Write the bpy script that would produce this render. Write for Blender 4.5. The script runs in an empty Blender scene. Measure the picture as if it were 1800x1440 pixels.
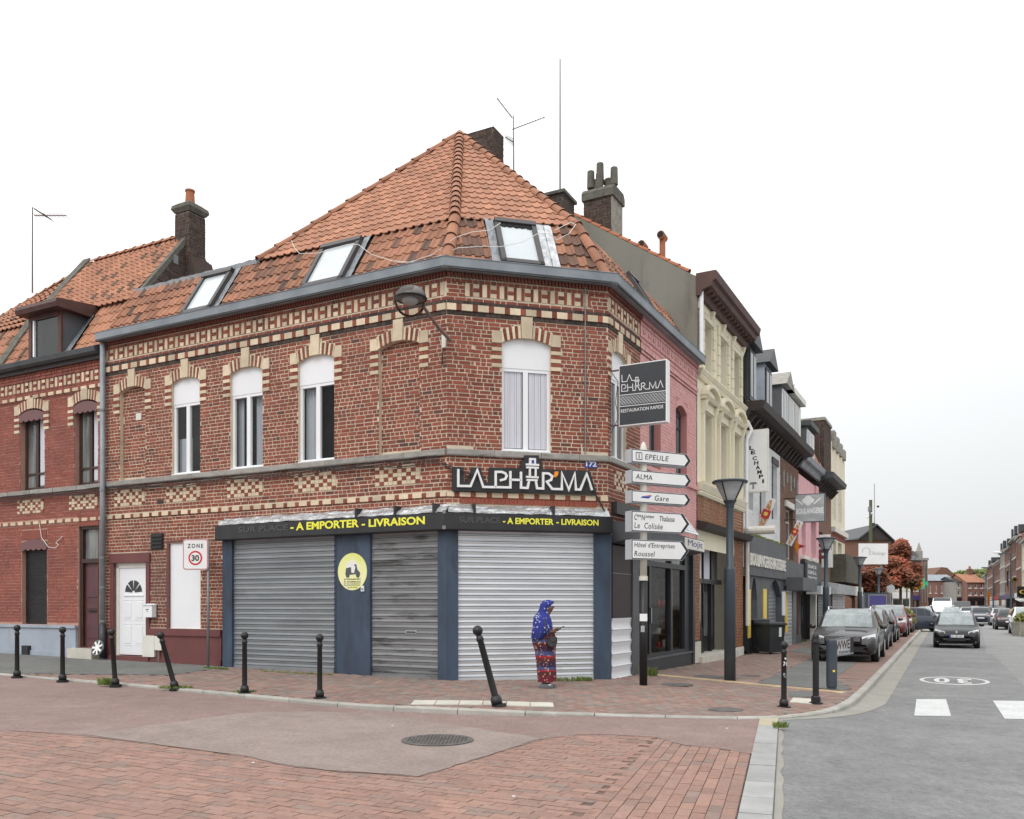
import bpy, bmesh, math, random
from mathutils import Vector, Matrix, noise as mnoise
R = random.Random(7)
C = bpy.context.scene.collection
SC = bpy.context.scene
# ---------------------------------------------------------------- camera, world, sun, exposure
FPX, HV, CAMZ = 1490.0, 1062.0, 1.83          # focal length in photo pixels, horizon row, eye height
cd = bpy.data.cameras.new('camera'); cam = bpy.data.objects.new('camera', cd); C.objects.link(cam)
cam.location = (0, 0, CAMZ); cam.rotation_euler = (math.radians(90), 0, 0)
cd.sensor_width = 36.0; cd.lens = 36.0 * FPX / 1800.0
cd.shift_y = (HV - 720.0) / 1800.0
cd.clip_start = 0.1; cd.clip_end = 3000
SC.camera = cam
SUN_EL, SUN_AZ = math.radians(48), math.radians(205)      # azimuth clockwise from +Y
w = bpy.data.worlds.new('World'); SC.world = w; w.use_nodes = True
nt = w.node_tree; nt.nodes.clear()
def N(nt, t, **k):
    n = nt.nodes.new(t)
    for a, b in k.items():
        if a in ('inp',):
            for i, v in b.items(): n.inputs[i].default_value = v
        else: setattr(n, a, b)
    return n
out = N(nt, 'ShaderNodeOutputWorld'); bg = N(nt, 'ShaderNodeBackground'); bg.inputs[1].default_value = 0.1
sky = N(nt, 'ShaderNodeTexSky', sky_type='NISHITA', sun_disc=False, sun_elevation=SUN_EL, sun_rotation=SUN_AZ)
sky.air_density = 1.0; sky.dust_density = 4.0
# overcast layer: brighter towards the zenith, a little brighter towards the veiled sun
tc = N(nt, 'ShaderNodeTexCoord'); sep = N(nt, 'ShaderNodeSeparateXYZ'); nt.links.new(tc.outputs['Generated'], sep.inputs[0])
mx = N(nt, 'ShaderNodeMath', operation='MAXIMUM'); nt.links.new(sep.outputs[2], mx.inputs[0]); mx.inputs[1].default_value = 0.0
ramp = N(nt, 'ShaderNodeMapRange'); nt.links.new(mx.outputs[0], ramp.inputs[0])
ramp.inputs[1].default_value = 0.0; ramp.inputs[2].default_value = 1.0; ramp.inputs[3].default_value = 7.3; ramp.inputs[4].default_value = 18.5
dirx = N(nt, 'ShaderNodeMath', operation='MULTIPLY_ADD'); nt.links.new(sep.outputs[0], dirx.inputs[0]); dirx.inputs[1].default_value = -0.14; dirx.inputs[2].default_value = 1.03
mul = N(nt, 'ShaderNodeMath', operation='MULTIPLY'); nt.links.new(ramp.outputs[0], mul.inputs[0]); nt.links.new(dirx.outputs[0], mul.inputs[1])
nz = N(nt, 'ShaderNodeTexNoise', inp={2: 1.6, 3: 3.0, 4: 0.5}); nt.links.new(tc.outputs['Generated'], nz.inputs[0])
nr = N(nt, 'ShaderNodeMapRange', inp={3: 0.91, 4: 1.09}); nt.links.new(nz.outputs[0], nr.inputs[0])
mul2 = N(nt, 'ShaderNodeMath', operation='MULTIPLY'); nt.links.new(mul.outputs[0], mul2.inputs[0]); nt.links.new(nr.outputs[0], mul2.inputs[1])
vm = N(nt, 'ShaderNodeVectorMath', operation='SCALE'); vm.inputs[0].default_value = (0.975, 0.99, 1.0); nt.links.new(mul2.outputs[0], vm.inputs[3])
mixs = N(nt, 'ShaderNodeMix', data_type='RGBA'); mixs.inputs[0].default_value = 0.06
nt.links.new(vm.outputs[0], mixs.inputs[6]); nt.links.new(sky.outputs[0], mixs.inputs[7])
nt.links.new(mixs.outputs[2], bg.inputs[0]); nt.links.new(bg.outputs[0], out.inputs[0])
sd = bpy.data.lights.new('sun', 'SUN'); sun = bpy.data.objects.new('sun', sd); C.objects.link(sun)
sd.energy = 0.9; sd.angle = math.radians(25); sd.color = (1.0, 0.97, 0.92)
sdir = Vector((math.sin(SUN_AZ) * math.cos(SUN_EL), math.cos(SUN_AZ) * math.cos(SUN_EL), math.sin(SUN_EL)))
sun.rotation_euler = sdir.to_track_quat('Z', 'Y').to_euler(); sun.location = sdir * 60
SC.view_settings.view_transform = 'Standard'; SC.view_settings.look = 'None'
SC.view_settings.gamma = 1.0; SC.view_settings.use_curve_mapping = False; SC.view_settings.exposure = 0.15

# ---------------------------------------------------------------- materials
def rgb(h):
    v = [int(h[i:i+2], 16) / 255 for i in (0, 2, 4)]
    return tuple((c / 12.92 if c <= 0.04045 else ((c + 0.055) / 1.055) ** 2.4) for c in v) + (1,)
def lin(*c): return tuple(c) + (1,)
def pm(name, c1, c2=None, rough=0.8, ns=3.0, tint=0.0, bump=0.0, bs=60.0, metal=0.0, spec=0.5, stain=None, c3=None, coat=0.0, stretch=(1, 1, 1), stain2=None, grain=None):
    """c1..c2 by noise; the per-piece 'tint' attribute (0..1) lightens / darkens or moves towards c3; stain=(colour, scale, threshold, amount)"""
    m = bpy.data.materials.new(name); m.use_nodes = True; t = m.node_tree
    b = t.nodes['Principled BSDF']; L = t.links.new
    b.inputs['Roughness'].default_value = rough; b.inputs['Metallic'].default_value = metal
    b.inputs['Specular IOR Level'].default_value = spec
    if coat: b.inputs['Coat Weight'].default_value = coat; b.inputs['Coat Roughness'].default_value = 0.05
    tcn = N(t, 'ShaderNodeTexCoord'); mp = N(t, 'ShaderNodeMapping'); mp.inputs[3].default_value = stretch
    L(tcn.outputs['Object'], mp.inputs[0])
    n1 = N(t, 'ShaderNodeTexNoise', inp={2: ns, 3: 6.0, 4: 0.6}); L(mp.outputs[0], n1.inputs[0])
    mix = N(t, 'ShaderNodeMix', data_type='RGBA'); mix.inputs[6].default_value = c1; mix.inputs[7].default_value = c2 or c1
    rr = N(t, 'ShaderNodeMapRange', inp={1: 0.36, 2: 0.64}); L(n1.outputs[0], rr.inputs[0]); L(rr.outputs[0], mix.inputs[0])
    col = mix.outputs[2]
    if tint or c3:
        at = N(t, 'ShaderNodeAttribute', attribute_name='tint'); sx = N(t, 'ShaderNodeSeparateColor'); L(at.outputs['Color'], sx.inputs[0])
        if c3:
            m3 = N(t, 'ShaderNodeMix', data_type='RGBA'); L(sx.outputs[1], m3.inputs[0]); L(col, m3.inputs[6]); m3.inputs[7].default_value = c3; col = m3.outputs[2]
        mr = N(t, 'ShaderNodeMapRange', inp={1: 0, 2: 1, 3: 1 - tint, 4: 1 + tint}); L(sx.outputs[0], mr.inputs[0])
        sc = N(t, 'ShaderNodeVectorMath', operation='SCALE'); L(col, sc.inputs[0]); L(mr.outputs[0], sc.inputs[3]); col = sc.outputs[0]
    if stain:
        n2 = N(t, 'ShaderNodeTexNoise', inp={2: stain[1], 3: 8.0, 4: 0.65}); L(mp.outputs[0], n2.inputs[0])
        r2 = N(t, 'ShaderNodeMapRange', inp={1: stain[2], 2: stain[2] + 0.12, 3: 0, 4: stain[3]}); L(n2.outputs[0], r2.inputs[0])
        m2 = N(t, 'ShaderNodeMix', data_type='RGBA'); L(r2.outputs[0], m2.inputs[0]); L(col, m2.inputs[6]); m2.inputs[7].default_value = stain[0]; col = m2.outputs[2]
    if stain2:
        n2 = N(t, 'ShaderNodeTexNoise', inp={2: stain2[1], 3: 6.0, 4: 0.6}); m4 = N(t, 'ShaderNodeMapping'); m4.inputs[3].default_value = (1, 1, .35); m4.inputs[1].default_value = (7, 3, 1); L(tcn.outputs['Object'], m4.inputs[0]); L(m4.outputs[0], n2.inputs[0])
        r2 = N(t, 'ShaderNodeMapRange', inp={1: stain2[2], 2: stain2[2] + 0.14, 3: 0, 4: stain2[3]}); L(n2.outputs[0], r2.inputs[0])
        m2 = N(t, 'ShaderNodeMix', data_type='RGBA'); L(r2.outputs[0], m2.inputs[0]); L(col, m2.inputs[6]); m2.inputs[7].default_value = stain2[0]; col = m2.outputs[2]
    for sc_, am in (grain or ()):
        n2 = N(t, 'ShaderNodeTexNoise', inp={2: sc_, 3: 2.0, 4: 0.5}); L(tcn.outputs['Object'], n2.inputs[0]); r2 = N(t, 'ShaderNodeMapRange', inp={1: .3, 2: .7, 3: 1 - am, 4: 1 + am}); L(n2.outputs[0], r2.inputs[0])
        s2 = N(t, 'ShaderNodeVectorMath', operation='SCALE'); L(col, s2.inputs[0]); L(r2.outputs[0], s2.inputs[3]); col = s2.outputs[0]
    L(col, b.inputs['Base Color'])
    if bump:
        n3 = N(t, 'ShaderNodeTexNoise', inp={2: bs, 3: 5.0, 4: 0.6}); L(mp.outputs[0], n3.inputs[0])
        bp = N(t, 'ShaderNodeBump', inp={0: bump, 1: 0.02}); L(n3.outputs[0], bp.inputs['Height']); L(bp.outputs[0], b.inputs['Normal'])
    return m
M = {}
def mk(k, *a, **kw): M[k] = pm(k, *a, **kw)
mk('brick', lin(.285, .078, .048), lin(.21, .060, .039), tint=.26, stain2=(lin(.08, .055, .045), .45, .60, .45), ns=2.2, c3=lin(.10, .045, .038), rough=.9, bump=.35, bs=90, stain=(lin(.35, .27, .22), 1.1, .64, .35))
mk('mortar', lin(.68, .57, .43), lin(.55, .47, .37), stain2=(lin(.24, .21, .17), .45, .60, .6), ns=2, rough=.95, bump=.5, bs=120, stain=(lin(.16, .14, .12), .9, .60, .55))
mk('cream_brick', lin(.66, .55, .40), lin(.56, .46, .33), tint=.22, ns=5, rough=.9, bump=.3, bs=90, stain=(lin(.22, .17, .12), 3, .62, .5))
mk('dark_brick', lin(.07, .045, .038), lin(.045, .035, .032), tint=.4, rough=.9, bump=.3)
mk('painted_red', lin(.29, .085, .06), lin(.21, .065, .05), tint=.24, ns=1.5, rough=.85, bump=.3, bs=80, stain=(lin(.42, .22, .18), 1.3, .63, .4))
mk('painted_red_joint', lin(.42, .23, .18), lin(.46, .28, .22), rough=.9, bump=.4, bs=100)
mk('pink_brick', lin(.66, .36, .34), lin(.60, .31, .30), tint=.10, rough=.85, bump=.3, bs=80, stain=(lin(.45, .22, .2), 1.5, .66, .5))
mk('pink_joint', lin(.47, .21, .20), rough=.9)
mk('pale_pink', lin(.75, .42, .44), lin(.68, .38, .4), tint=.06, rough=.85)
mk('stone', lin(.36, .34, .31), lin(.26, .25, .23), tint=.12, ns=4, rough=.9, bump=.4, bs=50, stain=(lin(.09, .085, .075), 2.2, .58, .7), stretch=(1, 1, 3))
mk('zinc', lin(.30, .33, .36), lin(.21, .235, .26), ns=1.6, rough=.55, metal=.25, bump=.1, bs=8, stain=(lin(.30, .32, .34), 2.5, .6, .6))
mk('zinc_dark', lin(.045, .05, .055), lin(.07, .075, .08), ns=2, rough=.6, metal=.1)
mk('tile', lin(.40, .185, .108), lin(.29, .13, .08), tint=.18, ns=1.5, c3=lin(.13, .075, .055), rough=.85, bump=.3, bs=70, stain=(lin(.2, .13, .09), 1.8, .62, .3))
mk('tile_bright', lin(.47, .225, .135), lin(.38, .175, .108), tint=.13, ns=1.5, c3=lin(.15, .09, .06), rough=.85, bump=.3, bs=70)
mk('roof_board', lin(.05, .035, .028), rough=.9)
mk('flashing', lin(.62, .63, .64), lin(.40, .41, .42), ns=9, rough=.35, metal=.55, bump=1.0, bs=14, stain=(lin(.06, .06, .06), 6, .60, .9))
mk('lead', lin(.30, .32, .34), lin(.2, .21, .22), ns=8, rough=.5, metal=.3, bump=.6, bs=20)
mk('white_paint', lin(.80, .81, .83), lin(.76, .77, .79), ns=1, rough=.4, stain=(lin(.60, .60, .60), 3, .68, .4))
mk('white_pvc', lin(.80, .81, .83), rough=.3)
mk('off_white', lin(.72, .70, .64), lin(.64, .62, .56), rough=.6)
mk('black_sign', lin(.012, .012, .014), lin(.02, .02, .022), rough=.45, stain=(lin(.05, .05, .05), 3, .64, .5))
mk('yellow_letter', lin(.80, .78, .07), rough=.5)
mk('dim_letter', lin(.045, .045, .048), lin(.075, .075, .08), ns=20, rough=.6)
mk('navy', lin(.050, .078, .125), lin(.030, .044, .070), ns=2, rough=.6, bump=.15, stain=(lin(.018, .022, .032), 1.8, .56, .8), stretch=(1, 1, .35))
mk('shutter_grey', lin(.27, .29, .305), lin(.21, .225, .24), ns=1.3, tint=.10, rough=.45, metal=.35, stain=(lin(.14, .14, .14), 1.6, .62, .6), stretch=(.5, .5, 2))
mk('shutter_dirty', lin(.25, .255, .26), lin(.18, .185, .19), ns=1.6, tint=.14, rough=.5, metal=.3, stain=(lin(.045, .043, .042), 2.1, .53, .85), stretch=(.45, .45, 2.6))
mk('shutter_silver', lin(.66, .69, .71), lin(.56, .585, .61), ns=1.3, tint=.05, rough=.38, metal=.4, stain=(lin(.33, .34, .35), 1.5, .60, .7), stretch=(.5, .5, 1.5))
mk('shutter_shadow', lin(.03, .03, .032), rough=.7)
mk('maroon', lin(.155, .048, .045), lin(.125, .038, .037), ns=2, rough=.6, bump=.2, bs=30, stain=(lin(.24, .13, .12), 2.4, .62, .5))
mk('maroon_door', lin(.11, .042, .048), lin(.09, .035, .04), ns=3, rough=.5)
mk('brown_frame', lin(.05, .022, .015), lin(.035, .016, .012), rough=.5)
mk('dark_brown', lin(.028, .02, .018), lin(.035, .026, .023), rough=.6)
mk('skylight_frame', lin(.055, .048, .048), rough=.45)
mk('black_metal', lin(.006, .006, .007), lin(.010, .010, .011), rough=.45, bump=.15, bs=40, stain=(lin(.07, .06, .05), 12, .66, .6))
mk('black_rubber', lin(.014, .014, .014), rough=.8)
mk('steel_blue', lin(.040, .055, .070), lin(.032, .045, .058), rough=.45, stain=(lin(.14, .13, .12), 8, .68, .5))
mk('galv', lin(.24, .25, .255), lin(.19, .2, .2), ns=6, rough=.5, metal=.4)
mk('anthracite', lin(.030, .034, .040), lin(.024, .027, .032), rough=.45)
mk('grey_paint', lin(.10, .105, .115), lin(.075, .08, .088), ns=2, rough=.6, stain=(lin(.2, .2, .2), 2.4, .64, .5))
mk('blue_grey_base', lin(.36, .40, .46), lin(.30, .335, .39), ns=1.6, rough=.75, bump=.2, stain=(lin(.15, .16, .17), 1.8, .6, .6))
mk('asphalt', lin(.235, .235, .232), lin(.185, .185, .184), grain=((3.5, .10), (16, .16), (60, .18)), ns=.5, rough=.92, bump=.6, bs=150, stain=(lin(.15, .15, .15), 1.6, .57, .5))
mk('asphalt_patch', lin(.262, .262, .258), lin(.225, .225, .22), grain=((16, .14), (60, .18)), ns=.8, rough=.92, bump=.6, bs=150, stain=(lin(.14, .14, .14), 3, .6, .4))
mk('pavement_asphalt', lin(.17, .172, .163), lin(.13, .134, .127), grain=((16, .12), (60, .14)), ns=1.0, rough=.95, bump=.5, bs=120, stain=(lin(.09, .10, .08), 1.4, .57, .5))
mk('red_asphalt', lin(.285, .20, .178), lin(.235, .16, .142), grain=((3, .08), (18, .12), (60, .15)), ns=.45, rough=.92, bump=.6, bs=150, stain=(lin(.30, .26, .23), .8, .57, .7))
mk('greyred_asphalt', lin(.30, .242, .215), lin(.26, .205, .182), grain=((3, .08), (18, .12), (60, .16)), ns=.8, rough=.92, bump=.6, bs=150, stain=(lin(.22, .17, .15), 1.5, .6, .5))
mk('paver', lin(.305, .178, .138), lin(.26, .158, .126), grain=((25, .1),), tint=.13, ns=1.2, c3=lin(.235, .165, .138), rough=.9, bump=.35, bs=70, stain=(lin(.28, .19, .155), .9, .56, .5))
mk('paver_far', lin(.285, .175, .142), lin(.23, .15, .125), tint=.16, ns=.7, c3=lin(.22, .185, .16), rough=.92, bump=.3, bs=70, stain=(lin(.17, .14, .12), .6, .55, .45))
mk('paver_joint', lin(.10, .068, .056), lin(.21, .14, .11), ns=4, rough=.95)
mk('pave_joint', lin(.16, .13, .11), lin(.22, .19, .16), ns=4, rough=.95)
mk('kerb', lin(.40, .385, .35), lin(.32, .31, .28), tint=.10, ns=3, rough=.9, bump=.5, bs=50, stain=(lin(.58, .57, .54), 1.1, .60, .6))
mk('gutter_concrete', lin(.31, .295, .26), lin(.26, .25, .22), ns=1.5, rough=.92, bump=.4, bs=60, stain=(lin(.2, .19, .17), 2, .6, .5))
mk('granite', lin(.36, .36, .35), lin(.30, .30, .29), tint=.10, ns=4, c3=lin(.40, .35, .25), rough=.9, bump=.6, bs=60, stain=(lin(.22, .22, .21), 3, .6, .4))
mk('yellow_paver', lin(.50, .38, .23), lin(.42, .32, .2), tint=.15, rough=.9, bump=.3)
mk('pale_slab', lin(.56, .53, .46), lin(.48, .46, .40), tint=.10, rough=.9, bump=.4, bs=60, stain=(lin(.34, .31, .27), 3, .6, .4))
mk('road_white', lin(.60, .61, .60), lin(.52, .53, .52), ns=2, rough=.8, bump=.4, bs=120, grain=((20, .1), (70, .12)), stain=(lin(.34, .34, .33), 7, .60, .75))
mk('iron', lin(.10, .095, .09), lin(.16, .15, .14), ns=8, rough=.6, metal=.3, bump=.3)
mk('ground', lin(.2, .2, .19), rough=.95)
mk('render_grey', lin(.24, .225, .19), lin(.19, .18, .15), ns=.8, rough=.95, bump=.35, bs=12, stain=(lin(.12, .11, .095), .9, .56, .7), stretch=(1, 1, .3))
mk('cream_stucco', lin(.78, .72, .56), lin(.70, .64, .49), ns=1.2, tint=.06, rough=.85, bump=.15, bs=30, stain=(lin(.36, .30, .21), 2.2, .60, .6), stretch=(1, 1, .5))
mk('cornice_brown', lin(.095, .040, .032), lin(.06, .027, .022), rough=.6)
mk('slate', lin(.035, .038, .042), lin(.05, .053, .058), tint=.3, rough=.5)
mk('orange_brick', lin(.30, .125, .055), lin(.25, .105, .05), tint=.2, rough=.8)
mk('white_brick', lin(.72, .72, .72), lin(.64, .64, .64), tint=.08, rough=.7)
mk('brown_brick', lin(.20, .105, .072), lin(.155, .085, .06), tint=.25, rough=.9)
mk('terracotta', lin(.42, .15, .07), lin(.34, .12, .06), rough=.8)
mk('chimney_brick', lin(.065, .038, .030), lin(.05, .036, .03), tint=.4, c3=lin(.16, .07, .045), rough=.95, bump=.4)
mk('chimney_joint', lin(.16, .145, .12), lin(.08, .07, .06), ns=6, rough=.95)
mk('concrete', lin(.33, .31, .26), lin(.24, .23, .20), ns=5, rough=.95, bump=.5, bs=30, stain=(lin(.08, .08, .07), 7, .55, .7))
mk('dirty_concrete', lin(.15, .14, .115), lin(.09, .085, .07), ns=6, rough=.95, bump=.5, bs=30)
mk('lamp_taupe', lin(.13, .115, .108), lin(.10, .09, .085), rough=.35)
mk('curtain', lin(.62, .62, .68), lin(.56, .56, .62), ns=3, rough=.9, stretch=(6, 6, .4))
mk('room_dark', lin(.09, .088, .085), lin(.16, .15, .145), ns=1.5, rough=.9)
mk('sign_white', lin(.80, .80, .80), lin(.74, .74, .74), ns=2, rough=.35)
mk('sign_side', lin(.45, .47, .50), rough=.4)
mk('pole_cream', lin(.62, .60, .52), rough=.5)
mk('sign_black', lin(.01, .01, .012), rough=.5)
mk('sign_red', lin(.55, .025, .03), rough=.4)
mk('sign_blue', lin(.02, .05, .30), rough=.4)
mk('lime', lin(.72, .75, .16), lin(.80, .80, .45), ns=2, rough=.5)
mk('orange', lin(.85, .28, .02), rough=.5)
mk('wire', lin(.02, .02, .02), rough=.7)
mk('white_wire', lin(.72, .71, .67), rough=.6)
mk('rust', lin(.13, .10, .10), lin(.2, .13, .1), ns=20, rough=.7)
mk('bin', lin(.03, .035, .04), lin(.04, .045, .05), rough=.55)
mk('grass', lin(.10, .16, .03), lin(.16, .20, .05), ns=12, tint=.4, rough=.9)
mk('bark', lin(.06, .045, .03), rough=.95)
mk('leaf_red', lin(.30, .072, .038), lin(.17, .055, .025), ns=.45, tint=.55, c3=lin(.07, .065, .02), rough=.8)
mk('leaf_orange', lin(.50, .22, .02), lin(.30, .20, .03), ns=.5, tint=.4, rough=.8)
mk('leaf_green', lin(.16, .20, .05), lin(.22, .24, .07), ns=.1, tint=.4, rough=.9)
mk('leaf_bush', lin(.14, .17, .03), lin(.22, .22, .06), ns=1, tint=.4, rough=.9)
mk('skin', lin(.13, .065, .045), rough=.5)
mk('skin_pale', lin(.42, .24, .17), rough=.5)
mk('shoe', lin(.10, .10, .11), rough=.6)
mk('bag', lin(.045, .045, .048), lin(.03, .03, .033), rough=.5)
mk('beige_cloth', lin(.48, .38, .26), lin(.40, .31, .21), rough=.9)
mk('tyre', lin(.015, .015, .015), rough=.85)
mk('rim', lin(.45, .46, .47), rough=.35, metal=.6)
mk('chrome', lin(.7, .7, .72), rough=.15, metal=.9)
mk('car_grey', lin(.022, .020, .022), rough=.3, metal=.2, coat=.5)
mk('car_black', lin(.005, .005, .008), rough=.28, spec=.35, coat=.25)
mk('car_navy', lin(.012, .018, .04), rough=.25, coat=1)
mk('car_red', lin(.16, .014, .018), rough=.25, coat=1, metal=.3)
mk('car_silver', lin(.42, .43, .45), rough=.3, metal=.5, coat=1)
mk('car_white', lin(.75, .76, .77), rough=.25, coat=1)
mk('car_blue', lin(.06, .10, .16), rough=.25, coat=1)
mk('car_trim', lin(.012, .012, .013), rough=.5)
mk('lamp_red', lin(.5, .02, .02), rough=.25)
mk('lamp_clear', lin(.62, .64, .66), rough=.15)
mk('yellow_panel', lin(.80, .62, .10), lin(.78, .45, .08), ns=1.5, rough=.5)
mk('wood', lin(.36, .22, .11), lin(.28, .17, .08), ns=3, rough=.7, stretch=(1, 1, .1))
mk('bread', lin(.50, .20, .05), lin(.62, .32, .12), ns=8, rough=.6)
mk('sign_grey', lin(.44, .45, .46), lin(.32, .33, .34), ns=2, rough=.5, stretch=(1, 1, 2))
mk('green_neon', lin(.02, .45, .25), rough=.5)
mk('purple', lin(.06, .05, .20), rough=.5)
mk('balcony_wood', lin(.09, .085, .06), lin(.06, .055, .04), ns=4, rough=.8)
mk('brick_far', lin(.27, .14, .11), lin(.22, .12, .095), ns=1, rough=.9)  # haze of distance put into this muted brick colour
mk('mast_green', lin(.08, .095, .04), rough=.7)
mk('mauve_scallop', lin(.16, .075, .075), rough=.6)
mk('tin_red', lin(.5, .03, .04), rough=.4)
def glass_mat(name, base, rough=.04, spec=.5, streak=None):
    m = pm(name, base, streak or base, rough=rough, ns=1.2, spec=spec, stretch=(2.5, 2.5, .35)); return m
M['pane'] = glass_mat('pane', lin(.03, .035, .037), streak=lin(.24, .25, .24))  # pale streaks painted in for reflections and drawn blinds
M['pane_dark'] = glass_mat('pane_dark', lin(.015, .015, .016), streak=lin(.03, .03, .03))
M['pane_sky'] = glass_mat('pane_sky', lin(.58, .62, .64), rough=.15, streak=lin(.54, .58, .60))  # mirrored sky put into the pale pane colour
M['car_glass'] = glass_mat('car_glass', lin(.20, .23, .235), rough=.05, streak=lin(.34, .38, .385))
M['car_glass_dark'] = glass_mat('car_glass_dark', lin(.02, .025, .03), rough=.05)
def clear_glass(name, tintc):
    m = bpy.data.materials.new(name); m.use_nodes = True; t = m.node_tree; t.nodes.remove(t.nodes['Principled BSDF'])
    tr = N(t, 'ShaderNodeBsdfTransparent'); tr.inputs[0].default_value = tintc; gl = N(t, 'ShaderNodeBsdfGlossy'); gl.inputs['Roughness'].default_value = .03
    fr = N(t, 'ShaderNodeFresnel'); fr.inputs[0].default_value = 1.18; mx_ = N(t, 'ShaderNodeMixShader')
    t.links.new(fr.outputs[0], mx_.inputs[0]); t.links.new(tr.outputs[0], mx_.inputs[1]); t.links.new(gl.outputs[0], mx_.inputs[2])
    t.links.new(mx_.outputs[0], t.nodes['Material Output'].inputs[0]); return m
M['shop_glass'] = clear_glass('shop_glass', lin(.93, .95, .94))
M['globe_glass'] = clear_glass('globe_glass', lin(.93, .92, .91))
def cloth_mat(name, bands, spots, sc=26, thr=.42, tw=0):
    """bands: [(z, colour)] by height; spots: colour of the small printed flowers"""
    m = bpy.data.materials.new(name); m.use_nodes = True; t = m.node_tree; b = t.nodes['Principled BSDF']; L = t.links.new; b.inputs['Roughness'].default_value = .85
    tcn = N(t, 'ShaderNodeTexCoord'); sp = N(t, 'ShaderNodeSeparateXYZ'); L(tcn.outputs['Object'], sp.inputs[0])
    dv = N(t, 'ShaderNodeMath', operation='DIVIDE'); L(sp.outputs[2], dv.inputs[0]); dv.inputs[1].default_value = 1.6
    r = N(t, 'ShaderNodeValToRGB'); r.color_ramp.interpolation = 'CONSTANT'; L(dv.outputs[0], r.inputs[0]); e = r.color_ramp.elements
    e[0].position = bands[0][0] / 1.6; e[0].color = bands[0][1]; e[1].position = bands[1][0] / 1.6 if len(bands) > 1 else 1; e[1].color = bands[1][1] if len(bands) > 1 else bands[0][1]
    for z, c in bands[2:]: q = e.new(z / 1.6); q.color = c
    v = N(t, 'ShaderNodeTexVoronoi', inp={2: sc}); L(tcn.outputs['Object'], v.inputs[0]); mr = N(t, 'ShaderNodeMapRange', inp={1: thr, 2: thr - .06}); L(v.outputs[0], mr.inputs[0])
    n_ = N(t, 'ShaderNodeTexNoise', inp={2: 9}); L(tcn.outputs['Object'], n_.inputs[0]); nm = N(t, 'ShaderNodeMapRange', inp={1: .48, 2: .54}); L(n_.outputs[0], nm.inputs[0])
    ml = N(t, 'ShaderNodeMath', operation='MULTIPLY'); L(mr.outputs[0], ml.inputs[0]); L(nm.outputs[0], ml.inputs[1])
    mx_ = N(t, 'ShaderNodeMix', data_type='RGBA'); L(ml.outputs[0], mx_.inputs[0]); L(r.outputs[0], mx_.inputs[6]); mx_.inputs[7].default_value = spots; L(mx_.outputs[2], b.inputs['Base Color']); M[name] = m
mar, blu, red, dkm = lin(.085, .016, .02), lin(.055, .07, .19), lin(.30, .015, .03), lin(.035, .015, .05)
cloth_mat('skirt', [(0, lin(.13, .01, .025)), (.22, mar), (.29, red), (.32, blu), (.37, dkm), (.46, mar), (.53, red), (.57, blu), (.65, dkm), (.73, mar), (.80, blu), (.86, mar)], lin(.58, .34, .18), 24, .36)
cloth_mat('veil', [(0, lin(.012, .020, .15)), (.98, lin(.018, .026, .20))], lin(.5, .55, .62), 22, .34)
cloth_mat('hair_scarf', [(0, lin(.015, .02, .28)), (1.2, lin(.02, .025, .32))], lin(.5, .52, .7), 30, .26)
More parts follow.
